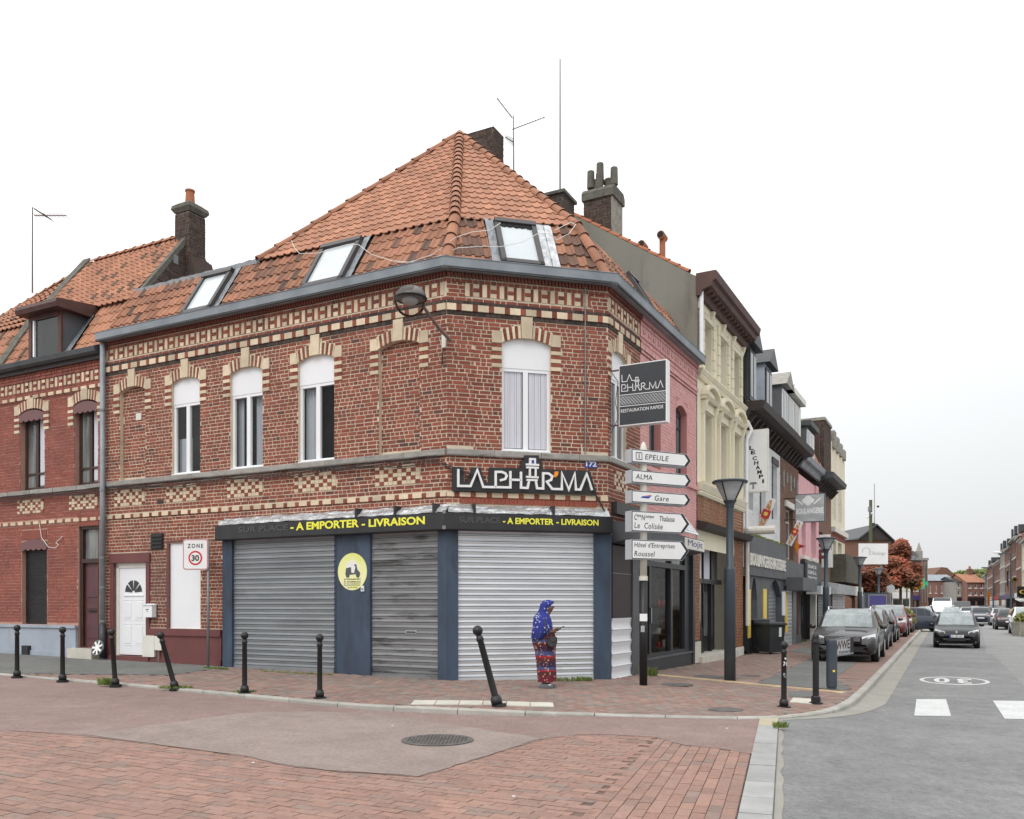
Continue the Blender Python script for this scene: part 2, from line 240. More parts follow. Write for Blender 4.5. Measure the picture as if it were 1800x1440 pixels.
# ---------------------------------------------------------------- mesh helpers
class Fr:
    """a vertical frame: x along, y outward normal, z up"""
    def __init__(s, o, x, y, z=(0, 0, 1)):
        s.o = Vector(o); s.x = Vector(x).normalized(); s.y = Vector(y).normalized(); s.z = Vector(z).normalized()
    def P(s, a, b, c): return s.o + s.x * a + s.y * b + s.z * c
    def at(s, a, b, c): return Fr(s.P(a, b, c), s.x, s.y, s.z)
class MB:
    def __init__(s): s.v = []; s.f = []; s.t = []; s.m = []; s.tint = (.5, 0); s.mi = 0
    def add(s, vs, fs):
        b = len(s.v); s.v.extend([tuple(p) for p in vs])
        for f in fs: s.f.append([b + i for i in f]); s.t.append(s.tint); s.m.append(s.mi)
        return s
    def poly(s, pts): return s.add(pts, [list(range(len(pts)))])
    def hexa(s, p): return s.add(p, [(0, 3, 2, 1), (4, 5, 6, 7), (0, 1, 5, 4), (1, 2, 6, 5), (2, 3, 7, 6), (3, 0, 4, 7)])
    def box(s, x0, x1, y0, y1, z0, z1):
        return s.hexa([(x0, y0, z0), (x1, y0, z0), (x1, y1, z0), (x0, y1, z0), (x0, y0, z1), (x1, y0, z1), (x1, y1, z1), (x0, y1, z1)])
    def fb(s, F, a0, a1, b0, b1, c0, c1):
        P = F.P
        return s.hexa([P(a0, b1, c0), P(a1, b1, c0), P(a1, b0, c0), P(a0, b0, c0), P(a0, b1, c1), P(a1, b1, c1), P(a1, b0, c1), P(a0, b0, c1)])
    def face5(s, F, a0, a1, b0, b1, c0, c1):
        """a brick seen from outside: front and four sides"""
        P = F.P
        return s.add([P(a0, b0, c0), P(a1, b0, c0), P(a1, b0, c1), P(a0, b0, c1), P(a0, b1, c0), P(a1, b1, c0), P(a1, b1, c1), P(a0, b1, c1)],
                     [(4, 5, 6, 7), (0, 1, 5, 4), (1, 2, 6, 5), (2, 3, 7, 6), (3, 0, 4, 7)])
    def prism(s, F, pts, b0, b1):
        n = len(pts); v = [F.P(a, b1, c) for a, c in pts] + [F.P(a, b0, c) for a, c in pts]
        fs = [list(range(n)), list(range(2 * n - 1, n - 1, -1))] + [(i, n + i, n + (i + 1) % n, (i + 1) % n) for i in range(n)]
        return s.add(v, fs)
    def profile(s, F, a0, a1, pts):
        """section pts (b, c) swept along a"""
        n = len(pts); v = [F.P(a0, b, c) for b, c in pts] + [F.P(a1, b, c) for b, c in pts]
        fs = [(i, (i + 1) % n, n + (i + 1) % n, n + i) for i in range(n)] + [list(range(n - 1, -1, -1)), list(range(n, 2 * n))]
        return s.add(v, fs)
    def cyl(s, p0, p1, r0, r1=None, n=10, caps=True):
        p0 = Vector(p0); p1 = Vector(p1); r1 = r0 if r1 is None else r1
        d = (p1 - p0).normalized(); a = d.orthogonal().normalized(); b = d.cross(a)
        v = [p0 + (a * math.cos(2 * math.pi * i / n) + b * math.sin(2 * math.pi * i / n)) * r0 for i in range(n)]
        v += [p1 + (a * math.cos(2 * math.pi * i / n) + b * math.sin(2 * math.pi * i / n)) * r1 for i in range(n)]
        fs = [(i, (i + 1) % n, n + (i + 1) % n, n + i) for i in range(n)]
        if caps: fs += [list(range(n - 1, -1, -1)), list(range(n, 2 * n))]
        return s.add(v, fs)
    def tube(s, pts, r, n=5):
        for a, b in zip(pts[:-1], pts[1:]):
            if (Vector(a) - Vector(b)).length > 1e-5: s.cyl(a, b, r, r, n)
        return s
    def lathe(s, prof, n=16, o=(0, 0, 0), ax=None):
        """prof (r, z)"""
        o = Vector(o); Q = ax or Matrix.Identity(3); k = len(prof); v = []
        for r, z in prof:
            for i in range(n):
                t = 2 * math.pi * i / n; v.append(o + Q @ Vector((r * math.cos(t), r * math.sin(t), z)))
        fs = [(j * n + i, j * n + (i + 1) % n, (j + 1) * n + (i + 1) % n, (j + 1) * n + i) for j in range(k - 1) for i in range(n)]
        fs += [list(range(n - 1, -1, -1)), list(range((k - 1) * n, k * n))]
        return s.add(v, fs)
    def loft(s, rings, close=True, caps=True):
        n = len(rings[0]); v = [p for r in rings for p in r]; fs = []
        for j in range(len(rings) - 1):
            for i in range(n if close else n - 1):
                fs.append((j * n + i, j * n + (i + 1) % n, (j + 1) * n + (i + 1) % n, (j + 1) * n + i))
        if caps: fs += [list(range(n - 1, -1, -1)), list(range((len(rings) - 1) * n, len(rings) * n))]
        return s.add(v, fs)
    def ball(s, c, rx, ry=None, rz=None, n=12, k=8):
        ry = rx if ry is None else ry; rz = rx if rz is None else rz; c = Vector(c)
        rings = [[c + Vector((rx * math.sin(math.pi * j / k) * math.cos(2 * math.pi * i / n), ry * math.sin(math.pi * j / k) * math.sin(2 * math.pi * i / n), -rz * math.cos(math.pi * j / k))) for i in range(n)] for j in range(1, k)]
        return s.loft(rings)
    def join(s, o):
        b = len(s.v); s.v.extend(o.v)
        for f, t, m in zip(o.f, o.t, o.m): s.f.append([b + i for i in f]); s.t.append(t); s.m.append(m)
    def mesh(s, name, mats, smooth=False):
        me = bpy.data.meshes.new(name); me.from_pydata(s.v, [], s.f)
        if not isinstance(mats, (list, tuple)): mats = [mats]
        for m in mats: me.materials.append(M[m] if isinstance(m, str) else m)
        if len(mats) > 1: me.polygons.foreach_set('material_index', s.m)
        ca = me.color_attributes.new('tint', 'FLOAT_COLOR', 'CORNER'); buf = []
        for f, t in zip(s.f, s.t): buf.extend((t[0], t[1], 0, 1) * len(f))
        ca.data.foreach_set('color', buf)
        if smooth: me.polygons.foreach_set('use_smooth', [True] * len(s.f))
        me.update(); return me
    def build(s, name, mat, parent=None, smooth=False, kind=None, label=None, cat=None, group=None):
        o = bpy.data.objects.new(name, s.mesh(name, mat, smooth)); C.objects.link(o); par(o, parent)
        if kind: o['kind'] = kind
        tag(o, label, cat, group); return o
def par(o, parent):
    if parent is not None:
        o.parent = parent
        if parent.type == 'EMPTY' and parent.get('worldkids'): o.matrix_parent_inverse = Matrix.Translation(-Vector(parent.location))
def tag(o, label=None, cat=None, group=None):
    if label: o['label'] = label
    if cat: o['category'] = cat
    if group: o['group'] = group
    return o
def thing(name, label, cat, loc=(0, 0, 0), rz=0, group=None, wk=True):
    """wk: children are given in world coordinates"""
    o = bpy.data.objects.new(name, None); C.objects.link(o); o.location = loc; o.rotation_euler = (0, 0, rz); o.empty_display_size = .2
    if wk: o['worldkids'] = 1
    return tag(o, label, cat, group)
def dup(root, loc, rz=0, label=None, tilt=None):
    def cp(o, p):
        c = o.copy(); C.objects.link(c); c.parent = p
        for ch in o.children: cp(ch, c)
        return c
    r = cp(root, None); r.location = loc; r.rotation_euler = (tilt[0], tilt[1], rz) if tilt else (0, 0, rz)
    if label: r['label'] = label
    return r
class Pieces:
    """pieces that can be picked apart: the largest in view become parts, the rest one joined part of kind stuff"""
    def __init__(s, name, mat, stuff): s.name = name; s.mat = mat; s.stuff = stuff; s.l = []
    def new(s, t=None, g=0.0):
        m = MB(); m.tint = (R.random() if t is None else t, g); s.l.append(m); return m
    def emit(s, parent, limit=300, smooth=False, minpx=9.0):
        rest = MB(); rank = []
        for m in s.l:
            xs = [p[0] for p in m.v]; ys = [p[1] for p in m.v]; zs = [p[2] for p in m.v]
            y = max(1.0, min(ys)); sz = max(max(xs) - min(xs), max(zs) - min(zs), .35 * (max(ys) - min(ys))) / y * FPX
            cu = 900 + FPX * (xs[0] / y); cv = HV - FPX * (zs[0] - CAMZ) / y
            if not (-40 < cu < 1840 and -40 < cv < 1480): sz = 0
            rank.append((-sz, m))
        rank.sort(key=lambda a: a[0])
        for k, (sz, m) in enumerate(rank):
            if k < limit and -sz >= minpx: m.build(s.name, s.mat, parent, smooth)
            else: rest.join(m)
        if rest.f: rest.build(s.stuff, s.mat, parent, smooth, kind='stuff')
def text(parent, name, s, F, a0, a1, c0, c1, b, mat, depth=.01, bold=0.0, shear=0.0, space=1.0):
    """lettering fitted to the rectangle a0..a1 x c0..c1 of the frame, standing b proud"""
    cu = bpy.data.curves.new('t', 'FONT'); cu.body = s; cu.size = 1; cu.offset = bold; cu.shear = shear; cu.space_character = space
    cu.extrude = .001; cu.resolution_u = 4
    o = bpy.data.objects.new('t', cu); C.objects.link(o); bpy.context.view_layer.update()
    me = o.to_mesh(); vs = [v.co.copy() for v in me.vertices]; fs = [list(p.vertices) for p in me.polygons]; o.to_mesh_clear()
    C.objects.unlink(o); bpy.data.objects.remove(o)
    x0 = min(v.x for v in vs); x1 = max(v.x for v in vs); y0 = min(v.y for v in vs); y1 = max(v.y for v in vs)
    m = MB(); m.add([F.P(a0 + (v.x - x0) / (x1 - x0) * (a1 - a0), b + (depth if v.z > 0 else 0), c0 + (v.y - y0) / (y1 - y0) * (c1 - c0)) for v in vs], fs)
    return m.build(name, mat, parent)
def stroke(m, F, pts, w, b0, b1, close=False):
    """thick polyline in a frame"""
    pts = [Vector(p) for p in pts]; n = len(pts); L = []; Rr = []
    for i, p in enumerate(pts):
        d0 = (p - pts[i - 1]).normalized() if i > 0 else None; d1 = (pts[i + 1] - p).normalized() if i < n - 1 else None
        d0 = d0 or d1; d1 = d1 or d0
        nn = Vector((-d0.y - d1.y, d0.x + d1.x))
        nn = nn.normalized() if nn.length > 1e-4 else Vector((-d0.y, d0.x))
        k = min(2.0, 1 / max(.4, nn.dot(Vector((-d0.y, d0.x))))) * w / 2
        L.append(p + nn * k); Rr.append(p - nn * k)
    for i in range(n - 1): m.prism(F, [Rr[i], Rr[i + 1], L[i + 1], L[i]], b0, b1)
# photo pixel -> place on a plane of the scene
def su(F, u, n=0.0):
    k = (u - 900) / FPX; ox = F.o.x + F.y.x * n; oy = F.o.y + F.y.y * n
    return (k * oy - ox) / (F.x.x - k * F.x.y)
def zv(F, s, v, n=0.0): return CAMZ - (v - HV) * (F.o.y + s * F.x.y + n * F.y.y) / FPX
def sz(F, u, v, n=0.0): s = su(F, u, n); return s, zv(F, s, v, n)
def at(u, v, Y): return Vector(((u - 900) * Y / FPX, Y, CAMZ - (v - HV) * Y / FPX))
def gp(u, v, z=.2):
    Y = FPX * (CAMZ - z) / (v - HV); return Vector(((u - 900) * Y / FPX, Y, z))
# ---------------------------------------------------------------- facades
def sub_iv(iv, a, b):
    o = []
    for x, y in iv:
        if b <= x or a >= y: o.append((x, y)); continue
        if a > x: o.append((x, a))
        if b < y: o.append((b, y))
    return o
def bricks(F, s0, s1, z0, z1, P, course=.0763, excl=(), L=.22, j=.018, off=0.0, dark=.05, proud=.006, zref=None, t=(.15, .85), rough=.5, header=None):
    zr = zref if zref is not None else z0
    k = math.floor((z0 - zr) / course + 1e-4)
    while zr + k * course < z1 - .02:
        c0 = zr + k * course; c1 = c0 + course - j; mid = (c0 + c1) / 2
        if c0 < z0 - 1e-3: k += 1; continue
        iv = [(s0, s1)]
        for e in excl:
            if e[2] < mid < e[3]: iv = sub_iv(iv, e[0], e[1])
        x = s0 - R.uniform(0, L * .5) - (.12 if k % 2 else 0); hd = (k % 2 == 1)
        while x < s1:
            l = (L / 2 - j * .2) if (hd and R.random() < .85) else L
            if not hd and R.random() < .13: l = L / 2
            for a, b in iv:
                p, q = max(a, x), min(b, x + l - j)
                if q - p > .028:
                    g = R.uniform(.5, 1) if R.random() < dark else R.uniform(0, .25)
                    m = P.new(R.uniform(*t), g); pr = off + proud * R.uniform(.4, 1.4); dz = R.uniform(-.003, .003)
                    m.face5(F, p, q, off - .004, pr, c0 + dz, c1 + dz)
            x += l
        k += 1
def core(mb, F, s0, s1, z0, z1, ops=(), off=0.0, depth=.2, seg=8, back=None):
    """wall sheet with openings (s0, s1, z0, z1 springing, rise), their reveals, and a back face"""
    S = sorted({s0, s1, *[q for o in ops for q in (o[0], o[1])]}); Z = sorted({z0, z1, *[q for o in ops for q in (o[2], o[3] + o[4])]})
    S = [q for q in S if s0 - 1e-6 <= q <= s1 + 1e-6]; Z = [q for q in Z if z0 - 1e-6 <= q <= z1 + 1e-6]
    for a, b in zip(S[:-1], S[1:]):
        for c, d in zip(Z[:-1], Z[1:]):
            sm, zm = (a + b) / 2, (c + d) / 2
            if any(o[0] < sm < o[1] and o[2] < zm < o[3] + o[4] for o in ops): continue
            mb.poly([F.P(a, off, c), F.P(b, off, c), F.P(b, off, d), F.P(a, off, d)])
    for o in ops:
        a, b, c, d, r = o[:5]; n0 = off; n1 = off - depth
        mb.poly([F.P(a, n0, c), F.P(a, n1, c), F.P(a, n1, d), F.P(a, n0, d)]); mb.poly([F.P(b, n1, c), F.P(b, n0, c), F.P(b, n0, d), F.P(b, n1, d)])
        mb.poly([F.P(a, n0, c), F.P(b, n0, c), F.P(b, n1, c), F.P(a, n1, c)])
        for i in range(seg):
            p, q = a + (b - a) * i / seg, a + (b - a) * (i + 1) / seg; zp, zq = arc(o, p), arc(o, q)
            mb.poly([F.P(p, n1, zp), F.P(q, n1, zq), F.P(q, n0, zq), F.P(p, n0, zp)])
            if r > 0: mb.poly([F.P(p, n0, zp), F.P(q, n0, zq), F.P(q, n0, d + r), F.P(p, n0, d + r)])
def arc(o, s):
    c = (o[0] + o[1]) / 2; h = (o[1] - o[0]) / 2
    return o[3] + o[4] * (1 - ((s - c) / h) ** 2)
def arch_pts(o, seg=8, z0=None):
    z0 = o[2] if z0 is None else z0
    return [(o[0], z0), (o[1], z0)] + [(o[1] + (o[0] - o[1]) * i / seg, arc(o, o[1] + (o[0] - o[1]) * i / seg)) for i in range(seg + 1)]
def window(parent, F, o, fmat='white_pvc', gmat='pane', b=-.12, panel=None, leaves=2, fw=.055, curtain=None, transom=None, name='window', sill=True):
    """casement window in an opening; panel = height of a white box at the top"""
    a, c, z0, z1, r = o[:5]; m = MB(); ztop = z1 + r if not panel else z1 + r - panel
    m.fb(F, a, a + fw, b - .05, b + .015, z0, min(ztop, z1 + r * .2)); m.fb(F, c - fw, c, b - .05, b + .015, z0, min(ztop, z1 + r * .2))
    m.fb(F, a, c, b - .05, b + .02, z0, z0 + fw)
    if sill: m.fb(F, a - .01, c + .01, b - .05, b + .09, z0 - .02, z0 + .02)
    zt = ztop if panel else z1
    m.fb(F, a, c, b - .05, b + .02, zt - fw, zt)
    for k in range(1, leaves):
        x = a + (c - a) * k / leaves; m.fb(F, x - .05, x + .05, b - .05, b + .022, z0, zt)
    if transom: m.fb(F, a, c, b - .05, b + .02, transom - .025, transom + .025)
    if r > 0 and not panel: m.prism(F, arch_pts(o, z0=z1 - .03), b - .05, b + .012)
    w_ = m.build(name, fmat, parent)
    if panel: MB().prism(F, arch_pts(o, z0=ztop), b - .04, b + .03).build('panel', 'white_paint', w_)
    for k in range(leaves):
        x0 = a + (c - a) * k / leaves + fw * .8; x1 = a + (c - a) * (k + 1) / leaves - fw * .8
        MB().fb(F, x0, x1, b - .04, b - .012, z0 + fw * .8, zt - fw * .8).build('pane', gmat, w_)
    return w_
def deco_arch(F, o, PR, PC, key=.45, proud=.028, ring=.235, nv=7, end=.2, quoins=3, course=.0763, kw=.11):
    a, c, z0, z1, r = o[:5]; mid = (a + c) / 2
    for sgn, e in ((-1, a), (1, c)):
        e0, e1 = (e - end, e) if sgn < 0 else (e, e + end)
        PC.new().face5(F, e0 + .004, e1 - .004, 0, proud, z1 - .015, z1 + ring - .02)
        z = z1 - .02
        for q in range(quoins * 2):
            P = PR if q % 2 == 0 else PC
            if q % 2 == 0:
                h = (e0 + e1) / 2
                P.new(None, .1).face5(F, e0 + .004, h - .006, 0, proud - .008, z - course + .006, z - .006); P.new(None, .1).face5(F, h + .006, e1 - .004, 0, proud - .008, z - course + .006, z - .006)
            else: P.new().face5(F, e0 + .002, e1 - .002, 0, proud, z - course + .003, z - .003)
            z -= course
    for side in (-1, 1):
        e = a if side < 0 else c; k0 = mid + side * kw
        for i in range(nv):
            p = e + (k0 - e) * i / nv; q = e + (k0 - e) * (i + 1) / nv
            P = PC if i % 2 == 0 else PR
            g = .003
            lo, hi = (min(p, q) + g, max(p, q) - g)
            f = lambda x: mid + (x - mid) * 1.10
            pts = [(lo, arc(o, lo) + .002), (hi, arc(o, hi) + .002), (f(hi) - g, arc(o, hi) + ring), (f(lo) + g, arc(o, lo) + ring)]
            if P is PC: P.new().prism(F, pts, 0, proud)
            else:
                h0 = (arc(o, lo) + arc(o, lo) + ring) / 2
                P.new(None, .1).prism(F, [pts[0], pts[1], ((pts[1][0] + pts[2][0]) / 2, h0 - .004), ((pts[0][0] + pts[3][0]) / 2, h0 - .004)], 0, proud - .006)
                P.new(None, .1).prism(F, [((pts[0][0] + pts[3][0]) / 2, h0 + .006), ((pts[1][0] + pts[2][0]) / 2, h0 + .006), pts[2], pts[3]], 0, proud - .006)
    PC.new().prism(F, [(mid - kw * .92, arc(o, mid) - .01), (mid + kw * .92, arc(o, mid) - .01), (mid + kw * 1.05, z1 + r + key), (mid - kw * 1.05, z1 + r + key)], 0, proud + .02)
def deco_excl(o, end=.2, ring=.235, quoins=3, course=.0763, key=.45, kw=.115):
    a, c, z0, z1, r = o[:5]; mid = (a + c) / 2; n = 8
    return [(a - end, c + end, z1 - quoins * 2 * course - .02, z1 + ring - .01)] + [(a + (c - a) * i / n - .02, a + (c - a) * (i + 1) / n + .02, z1, arc(o, a + (c - a) * (i + .5) / n) + ring + .01) for i in range(n)] + [(mid - kw, mid + kw, z1, z1 + r + key), (a, c, z0, z1 + r)]
def frieze(F, s0, s1, z0, z1, PR, PC, off=.0, proud=.01, per=.335):
    """band of upright red and cream bricks between z0 and z1"""
    x = s0; h = z1 - z0
    def B(P, a, b, c, d, pr):
        a, b = max(a, s0), min(b, s1)
        if b - a > .02: P.new(None, R.uniform(0, .3)).face5(F, a, b, off - .003, off + pr, c, d)
    while x < s1:
        k = per / .335
        B(PC, x, x + .083 * k, z0, z1, proud + .004)
        B(PR, x + .093 * k, x + .148 * k, z0, z1, proud - .002)
        B(PC, x + .158 * k, x + .272 * k, z0, z0 + h * .36, proud); B(PR, x + .163 * k, x + .267 * k, z0 + h * .4, z0 + h * .64, proud + .014); B(PC, x + .158 * k, x + .272 * k, z0 + h * .68, z1, proud)
        B(PR, x + .275 * k, x + .326 * k, z0, z1, proud - .002)
        x += per
def alt_string(F, s0, s1, z0, z1, PR, PC, off=.03, a=.21, b=.085):
    x = s0 + R.uniform(-.1, 0); j = .008
    while x < s1:
        for P, w_ in ((PC, a), (PR, b)):
            p, q = max(x, s0), min(x + w_, s1)
            if q - p > .02: P.new(None, .1).face5(F, p, q, off - .05, off + R.uniform(0, .006), z0, z1)
            x += w_ + j
def checker(F, s0, s1, z0, z1, PR, PC, rows=6, off=0.0):
    h = (z1 - z0) / rows; w_ = .105; n = max(4, int(round((s1 - s0) / (w_ / 1)))); w_ = (s1 - s0) / n
    for r in range(rows):
        for k in range(n):
            # diamonds of red headers in a cream field
            red = ((k + r) % 4 == 0 or (k - r) % 4 == 0) and not (r in (0, rows - 1) and (k % 4 == 2))
            P = PR if red else PC
            P.new(R.uniform(.3, .7), R.uniform(0, .3)).face5(F, s0 + k * w_ + .004, s0 + (k + 1) * w_ - .004, off - .003, off + R.uniform(.012, .018), z0 + r * h + .004, z0 + (r + 1) * h - .004)
def tile_row(P, o, x, up, n, a0, a1, pitch, expo, thick=.024, phase=0.0, gfun=None, roll=.03):
    """one course of pantiles; o eave point of the course, x along, up the slope, n the roof normal"""
    k = math.floor((a0 - phase) / pitch)
    while True:
        p = phase + k * pitch; q = p + pitch
        if p >= a1: break
        lo, hi = max(p, a0), min(q, a1)
        if hi - lo > .03:
            g = gfun(lo) if gfun else (1.0 if R.random() < .07 else R.uniform(0, .2))
            m = P.new(None, g); w_ = hi - lo; dj = R.uniform(-.004, .004); vs = []
            prof = ((0, 0.0), (.10, -.004), (.55, -.004), (.70, roll * .75), (.84, roll), (.97, roll * .45), (1.0, 0))
            for t, h in prof:
                b = o + x * (lo + t * w_); vs.append(b + up * (dj) + n * (h + .002)); vs.append(b + up * dj + n * (h + thick)); vs.append(b + up * (expo + .01) + n * h)
            fs = []
            for i in range(len(prof) - 1): fs += [(3 * i, 3 * i + 3, 3 * i + 4, 3 * i + 1), (3 * i + 1, 3 * i + 4, 3 * i + 5, 3 * i + 2)]
            m.add(vs, fs)
        k += 1
def ridge_tiles(P, p0, p1, r=.11, l=.36, up=Vector((0, 0, 1)), g=0.1):
    p0 = Vector(p0); p1 = Vector(p1); d = p1 - p0; n = max(1, int(round(d.length / l))); d.normalize(); L = (p1 - p0).length / n
    sdv = d.cross(up).normalized(); upv = sdv.cross(d).normalized()
    for k in range(n):
        m = P.new(None, R.uniform(0, g)); a = p0 + d * (k * L); b = a + d * (L * 1.06); rings = []
        for (c, rr, lift) in ((a, r * 1.05, .006), (a + d * L * .12, r * 1.04, .006), (a + d * L * .15, r * .98, .0), (b, r * .9, -.01)):
            rings.append([c + upv * lift + (sdv * math.cos(t) + upv * math.sin(t)) * rr for t in [math.pi * i / 6 for i in range(7)]])
        rings.insert(0, [a + upv * .012 + (sdv * math.cos(t) + upv * math.sin(t)) * r * .95 for t in [math.pi * i / 6 for i in range(7)]])
        m.loft(rings, close=False, caps=False)
def slats(parent, F, a0, a1, z0, z1, b, pitch, mat, name='slat', bow=.012, shadow=True, tilt=0.0):
    n = max(1, int(round((z1 - z0) / pitch))); h = (z1 - z0) / n
    for k in range(n):
        m = MB(); c = z0 + k * h; m.tint = (R.random(), 0); d = R.uniform(-.002, .002)
        m.profile(F, a0, a1, [(b - .01, c + .004), (b + bow + .004 + d, c + .008), (b + bow + .004 + d, c + .02), (b + bow * .4 + d, c + .028), (b + d, c + h * .5), (b + bow * .7 + d, c + h - .016), (b + bow * .7 + d, c + h - .004), (b - .012, c + h - .002)][::-1])
        m.build(name, mat, parent)
# ---------------------------------------------------------------- plan of the corner
dL = Vector(((-1990 - 900) / FPX, 1, 0)).normalized(); dR = Vector(((1700 - 900) / FPX, 1, 0)).normalized()
A = Vector((-1.223, 15.85, 0)); B = Vector((1.875, 16.63, 0)); dC = (B - A).normalized(); LC = (B - A).length
nLf = Vector((-dL.y, dL.x, 0)) * (1 if -dL.y < 0 else -1)
nLf = Vector((dL.y * -1, dL.x, 0)); nC = Vector((dC.y, -dC.x, 0)); nR = Vector((dR.y, -dR.x, 0))
FL = Fr(A, dL, nLf); FC = Fr(A, dC, nC); FR = Fr(B, dR, nR)
dS = Vector((481 / FPX, 1, 0)).normalized(); nS = Vector((dS.y, -dS.x, 0))           # granite strip
S0 = gp(1368, 1271, .2); S0.z = 0
dK = Vector(((1661 - 900) / FPX, 1, 0)).normalized(); nK = Vector((dK.y, -dK.x, 0))  # main street kerb
def sL(X, Y): return (X - A.x) * dL.x + (Y - A.y) * dL.y
def bdist(X, Y):
    p = Vector((X, Y, 0)); best = None
    for k, (o, d, L) in enumerate(((A, dL, 40), (A, dC, LC), (B, dR, 60))):
        t = max(0, min(L, (p - o).dot(d))); q = o + d * t; e = (p - q).length
        if best is None or e < best[0]: best = (e, k, t)
    return best
def pz(X, Y):
    e, k, t = bdist(X, Y)
    b = .415 + .011 * t if k == 0 else (.415 - .055 * t / LC if k == 1 else max(.2, .36 - .012 * t))
    return max(.17, b - .035 * e, qz(X, Y) + .035)
def qz(X, Y):
    z = .2 + .016 * max(0.0, sL(X, Y) + 2)
    e = (Vector((X, Y, 0)) - S0).dot(nS); r = max(0.0, min(1.0, e / 2.0))
    return z * (1 - r) + .05 * r
def gpp(u, v, f=pz):
    z = .25
    for _ in range(12): q = gp(u, v, z); z = f(q.x, q.y)
    return Vector((q.x, q.y, z))
def onp(X, Y, dz=0): return Vector((X, Y, pz(X, Y) + dz))
def inpoly(x, y, P):
    c = False; j = len(P) - 1
    for i in range(len(P)):
        if (P[i][1] > y) != (P[j][1] > y) and x < (P[j][0] - P[i][0]) * (y - P[i][1]) / (P[j][1] - P[i][1]) + P[i][0]: c = not c
        j = i
    return c
from mathutils.geometry import tessellate_polygon
def sheet(name, mat, pts, zf, dz, cuts=(), step=None, parent=None, **kw):
    """flat sheet over a plan outline, cut along lines so that it follows the ground exactly"""
    vs = [Vector((p[0], p[1], 0)) for p in pts]; tr = tessellate_polygon([vs])
    bm = bmesh.new(); bv = [bm.verts.new(v) for v in vs]
    for t in tr:
        try: bm.faces.new([bv[i] for i in t])
        except ValueError: pass
    cl = list(cuts)
    if step:
        x0 = min(v.x for v in vs); x1 = max(v.x for v in vs); y0 = min(v.y for v in vs); y1 = max(v.y for v in vs)
        k = x0 + step
        while k < x1: cl.append((Vector((k, 0, 0)), Vector((1, 0, 0)))); k += step
        k = y0 + step
        while k < y1: cl.append((Vector((0, k, 0)), Vector((0, 1, 0)))); k += step
    for co, no in cl:
        bmesh.ops.bisect_plane(bm, geom=bm.verts[:] + bm.edges[:] + bm.faces[:], plane_co=co, plane_no=no, dist=1e-5)
    for v in bm.verts: v.co.z = zf(v.co.x, v.co.y) + dz
    bmesh.ops.recalc_face_normals(bm, faces=bm.faces[:])
    for f in bm.faces:
        if f.normal.z < 0: f.normal_flip()
    me = bpy.data.meshes.new(name); bm.to_mesh(me); bm.free(); me.materials.append(M[mat])
    o = bpy.data.objects.new(name, me); C.objects.link(o); par(o, parent)
    for k, v in kw.items(): o[k] = v
    return o
CREASE = (A - dL * 2, dL); RAMP = [(S0, nS), (S0 + nS * 2, nS)]
# kerb line: outer top edge
KL = [A + dL * s + nLf * 3.0 for s in (45, 30, 20, 14, 10, 7, 4.5)]
KC = [gpp(u, v) for u, v in ((600, 1237), (750, 1244.5), (900, 1251), (1050, 1256), (1180, 1260), (1300, 1262), (1360, 1261), (1410, 1257), (1450, 1251.5), (1480, 1243), (1502, 1231), (1516.7, 1218))]
k0 = KC[-1].copy(); k0.z = 0
KRl = [k0 + dK * t for t in (1.5, 3, 5, 8, 12, 17, 24, 33, 45, 60, 80, 110, 150, 230, 330)]
KERB = [Vector((p.x, p.y, 0)) for p in KL + KC + KRl]
# ground and streets
g = MB(); g.poly([(-900, -60, -.06), (1400, -60, -.06), (1400, 2200, -.06), (-900, 2200, -.06)]).build('ground', 'ground', kind='structure')
far = 420
sheet('road', 'asphalt', [S0 - dS * 14 + nS * .0, S0 - dS * 14 + nS * 40, S0 - dS * 14 + nS * 40 + dK * 60, S0 + nS * 60 + dK * far, k0 - nK * 3 + dK * far, k0 - nK * 3 + dK * 4, S0 + dS * 2.6],
      lambda x, y: qz(x, y), 0.0, cuts=RAMP + [CREASE], kind='structure')
DE = A + nLf * 1.5 
side = [S0 - dS * 14 - nS * .26, S0 + dS * .0 - nS * .26, S0 + dS * 1.6 - nS * .26, A + nLf * 2.2 + dL * 0, A + nLf * 2.2 + dL * 60, A + nLf * 24 + dL * 60, A + nLf * 24]
BR = [(-400, 1250), (-200, 1268), (0, 1285), (117, 1292), (253, 1308), (428, 1331), (506, 1349), (600, 1359), (700, 1365), (736, 1368), (787, 1354), (818, 1343), (872, 1326), (950, 1302), (1008, 1294), (1080, 1293), (1150, 1298), (1203, 1312), (1262, 1318), (1326, 1328)]
BRW = [gpp(u, v, qz) for u, v in BR]
def ragged(P, step=.12, amp=.018):
    o = []
    for a, b in zip(P[:-1], P[1:]):
        n = max(1, int((b - a).length / step)); o += [a.lerp(b, i / n) + Vector((R.uniform(-amp, amp), R.uniform(-amp, amp), 0)) for i in range(n)]
    return o + [P[-1]]
BRR = ragged(BRW[1:])
sheet('side_street_base', 'paver_joint', side, qz, 0.0, cuts=[CREASE], kind='structure')
RA = [(BRW[0].x, BRW[0].y)] + [(p.x, p.y) for p in BRR] + [tuple((S0 + dS * .0 - nS * .255)[:2]), tuple((S0 + dS * 1.6 - nS * .255)[:2]), tuple((A + nLf * 2.2)[:2]), tuple((A + nLf * 2.2 + dL * 60)[:2]), tuple((A + nLf * 20 + dL * 60)[:2])]
sheet('side_street', 'red_asphalt', RA, qz, .013, cuts=[CREASE], kind='structure')
